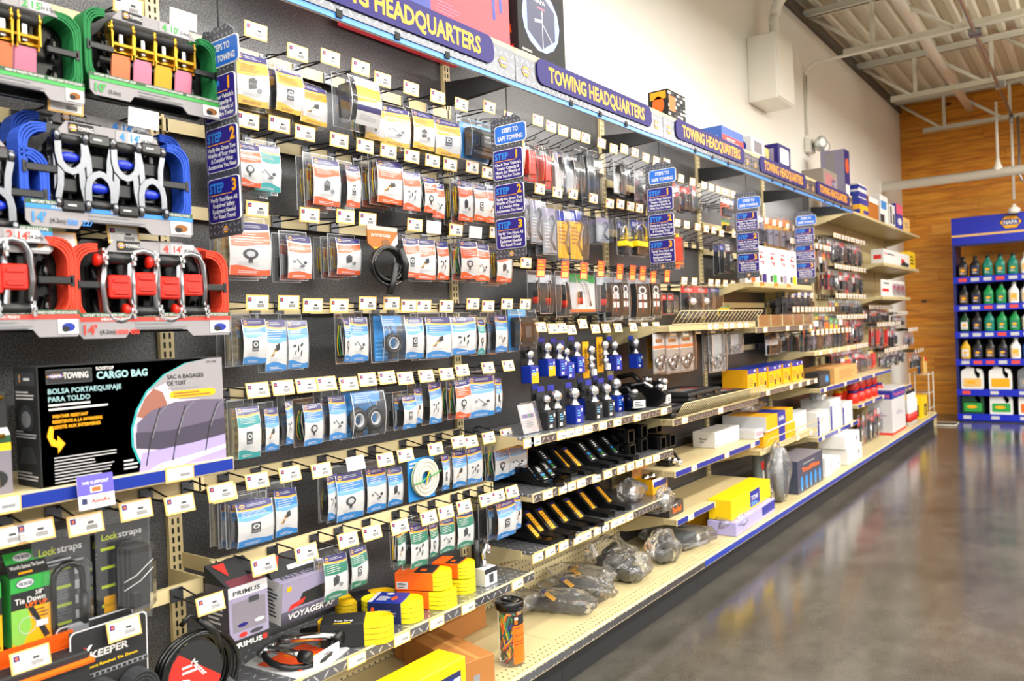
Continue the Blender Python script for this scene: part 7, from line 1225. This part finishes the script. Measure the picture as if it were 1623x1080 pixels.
# ================= blue oil cabinet by the pine wall
CX0, CX1, CY0, CY1, CH = .62, 1.84, 10.94, 11.45, 2.44
CB = mat('cabinet_blue', '#0e24b4', .3); CBD = mat('cabinet_navy', '#141c5e', .35); RT = mat('tag_red', '#e0473a', .4)
e = empty('oil_cabinet', (CX0, CY0, 0), label='tall blue open cabinet holding rows of motor oil bottles against the pine wall', cat='cabinet'); w, d = CX1-CX0, CY1-CY0; m = M()
m.box(0, .03, 0, d, 0, CH, CBD); part(m, 'side_panel', e); m = M(); m.box(w-.03, w, 0, d, 0, CH, CBD); part(m, 'side_panel', e)
m = M(); m.box(.03, w-.03, d-.03, d, 0, 2.09, mat('cabinet_back', '#2a2320', .7)) if 0 else m.box(.03, w-.03, d-.02, d, 0, 1.72, BLKM); part(m, 'back_panel', e)
m = M(); m.box(.0, w, 0, d, 0, .09, CBD); part(m, 'plinth', e, 'dark blue plinth')
m = M(); m.box(.0, w, -.02, .10, 2.10, CH, CB, .004); A = Art(m, lambda u, v, l: (u, -.0205-.0004*l, v)); A.rect(.0, w, 2.21, 2.235, CREAM); A.rect(.0, w, 2.10, 2.12, CBD); A.hexlogo(w/2, 2.335, .11, 2, True, .8); part(m, 'header_sign', e, 'blue header with hexagon emblem')
SH = [.09, .385, .745, 1.075, 1.395, 1.73]
for k, z in enumerate(SH):
    if k: m = M(); m.box(.03, w-.03, .005, d-.03, z-.02, z, CBD); part(m, 'shelf', e)
    m = M(); m.box(.0, w, -.012, .006, z-.075, z+.005, CB, .002) ; A = Art(m, lambda u, v, l: (u, -.0125-.0004*l, v)); r = random.Random(k+20)
    for j in range(9 if k > 1 else 4):
        u = .06+(.128 if k > 1 else .29)*j; red = r.random() < .4; A.rect(u, u+.085, z-.055, z-.015, RT if red else LGREY, 1)
    part(m, 'label_rail', e)
def bottle(body, labc, cap, big=False):
    e = empty('oil_jug' if big else 'oil_bottle', cat='jug' if big else 'bottle'); m = M()
    if not big:
        def f(u, v):
            a = 2*PI*u; z = v; tp = [(0, .9), (.03, 1), (.6, 1), (.72, .86), (.84, .42), (.9, .34), (1, .32)]
            for (z0, s0), (z1, s1) in zip(tp, tp[1:]):
                if z <= z1: s = s0+(s1-s0)*(z-z0)/(z1-z0); break
            c, q = math.cos(a), math.sin(a); c = math.copysign(abs(c)**.6, c); q = math.copysign(abs(q)**.6, q)
            return (.052*c*s+.012*max(0, v-.6)*1.5, .034*q*s, .225*v)
        m.grid(f, 20, 12, body); part(m, 'body', e); m = M(); m.lathe([(.018, .222), (.018, .248), (0, .25)], cap, 12, 'z', (.007, 0, 0)); part(m, 'cap', e)
        m = M(); A = Art(m, lambda u, v, l: (u, -.0345-.0004*l, v)); A.rrect(-.036, .036, .03, .12, .008, labc); A.ell(0, .08, .024, .014, YLINE, 2); A.lines(-.025, .025, .035, .06, 2, WHITE if labc is not WHITE else GREY, 2); part(m, 'label', e)
    else:
        m.prism([(-.10, 0), (.10, 0), (.105, .01), (.105, .18), (.09, .25), (.045, .27), (.045, .235), (.075, .20), (.07, .15), (.045, .14), (.02, .20), (.02, .27), (-.03, .285), (-.10, .24), (-.105, .2), (-.105, .01)], -.05, .05, body, ax='y'); part(m, 'body', e)
        m = M(); m.lathe([(.024, .265), (.024, .30), (0, .302)], cap, 12, 'z', (-.045, 0, 0)); part(m, 'cap', e); m = M(); A = Art(m, lambda u, v, l: (u, -.0505-.0004*l, v)); A.rrect(-.085, .085, .03, .14, .01, labc); A.ell(-.01, .09, .05, .02, YLINE if labc is not WHITE else LGREY, 2); part(m, 'label', e)
    return e
TG = mat('bottle_teal', '#0a7a68', .3); GG = mat('bottle_green', '#0f8a44', .3); BK = mat('bottle_black', '#17171a', .3); WT = mat('bottle_white', '#e6e4e0', .35); GY = mat('bottle_grey', '#6b6d70', .3); YO = mat('bottle_gold', '#d6a91e', .3); BB = mat('bottle_blue', '#1a5fc8', .3); DG = mat('bottle_darkgreen', '#113f26', .3)
CN = {id(x): n for x, n in ((TG, 'teal'), (GG, 'green'), (BK, 'black'), (WT, 'white'), (GY, 'grey'), (YO, 'gold'), (BB, 'blue'), (DG, 'dark green'))}
ROWS = [(5, [BK, BK, TG, TG, TG, WT, WT, WT, BK]), (4, [BK, BK, GG, GG, WT, WT, WT, BK, BK]), (3, [DG, BK, TG, GG, GG, WT, WT, BK, BK]), (2, [YO, BK, BK, BK, WT, BB, BB, YO, YO])]
RN = ['bottom', 'second lowest', 'third lowest', 'fourth', 'second highest', 'top']
for k, row in ROWS:
    for j, c in enumerate(row):
        lc = {id(BK): [mat('lbl_brown', '#7a5a3a', .4), NAVY][j % 2], id(WT): CREAM}.get(id(c), GREEN if c in (TG, GG) else WHITE)
        for q in range(2):
            o = proto(('bt', id(c), id(lc)), lambda: bottle(c, lc, BK if c is not WT else WT)); place(o, (CX0+.10+.128*j-(.02 if q else 0), CY0+.06+.11*q, SH[k]+.001), (0, 0, 0), (1, 1, 1), f"{CN[id(c)]} oil bottle, {ORD[j]} from left in the {'front' if q == 0 else 'rear'} row, {RN[k]} cabinet shelf", 'bottle', 'oil bottles in the cabinet')
for k, row in ((1, [(WT, CREAM), (WT, YEL), (GY, GREY), (YO, YEL)]), (0, [(DG, GRN2), (WT, GRN2), (WT, ORNG), (WT, BB)])):
    for j, (c, lc) in enumerate(row): o = proto(('jug', id(c), id(lc)), lambda: bottle(c, lc, BK if c is not WT else GG if lc is GRN2 else WT, True)); place(o, (CX0+.16+.29*j, CY0+.09, SH[k]+.001), (0, 0, 0), (1.1, 1, .93), f"{CN[id(c)]} oil jug, {ORD[j]} from left on the {RN[k]} cabinet shelf", 'jug', 'oil jugs in the cabinet')
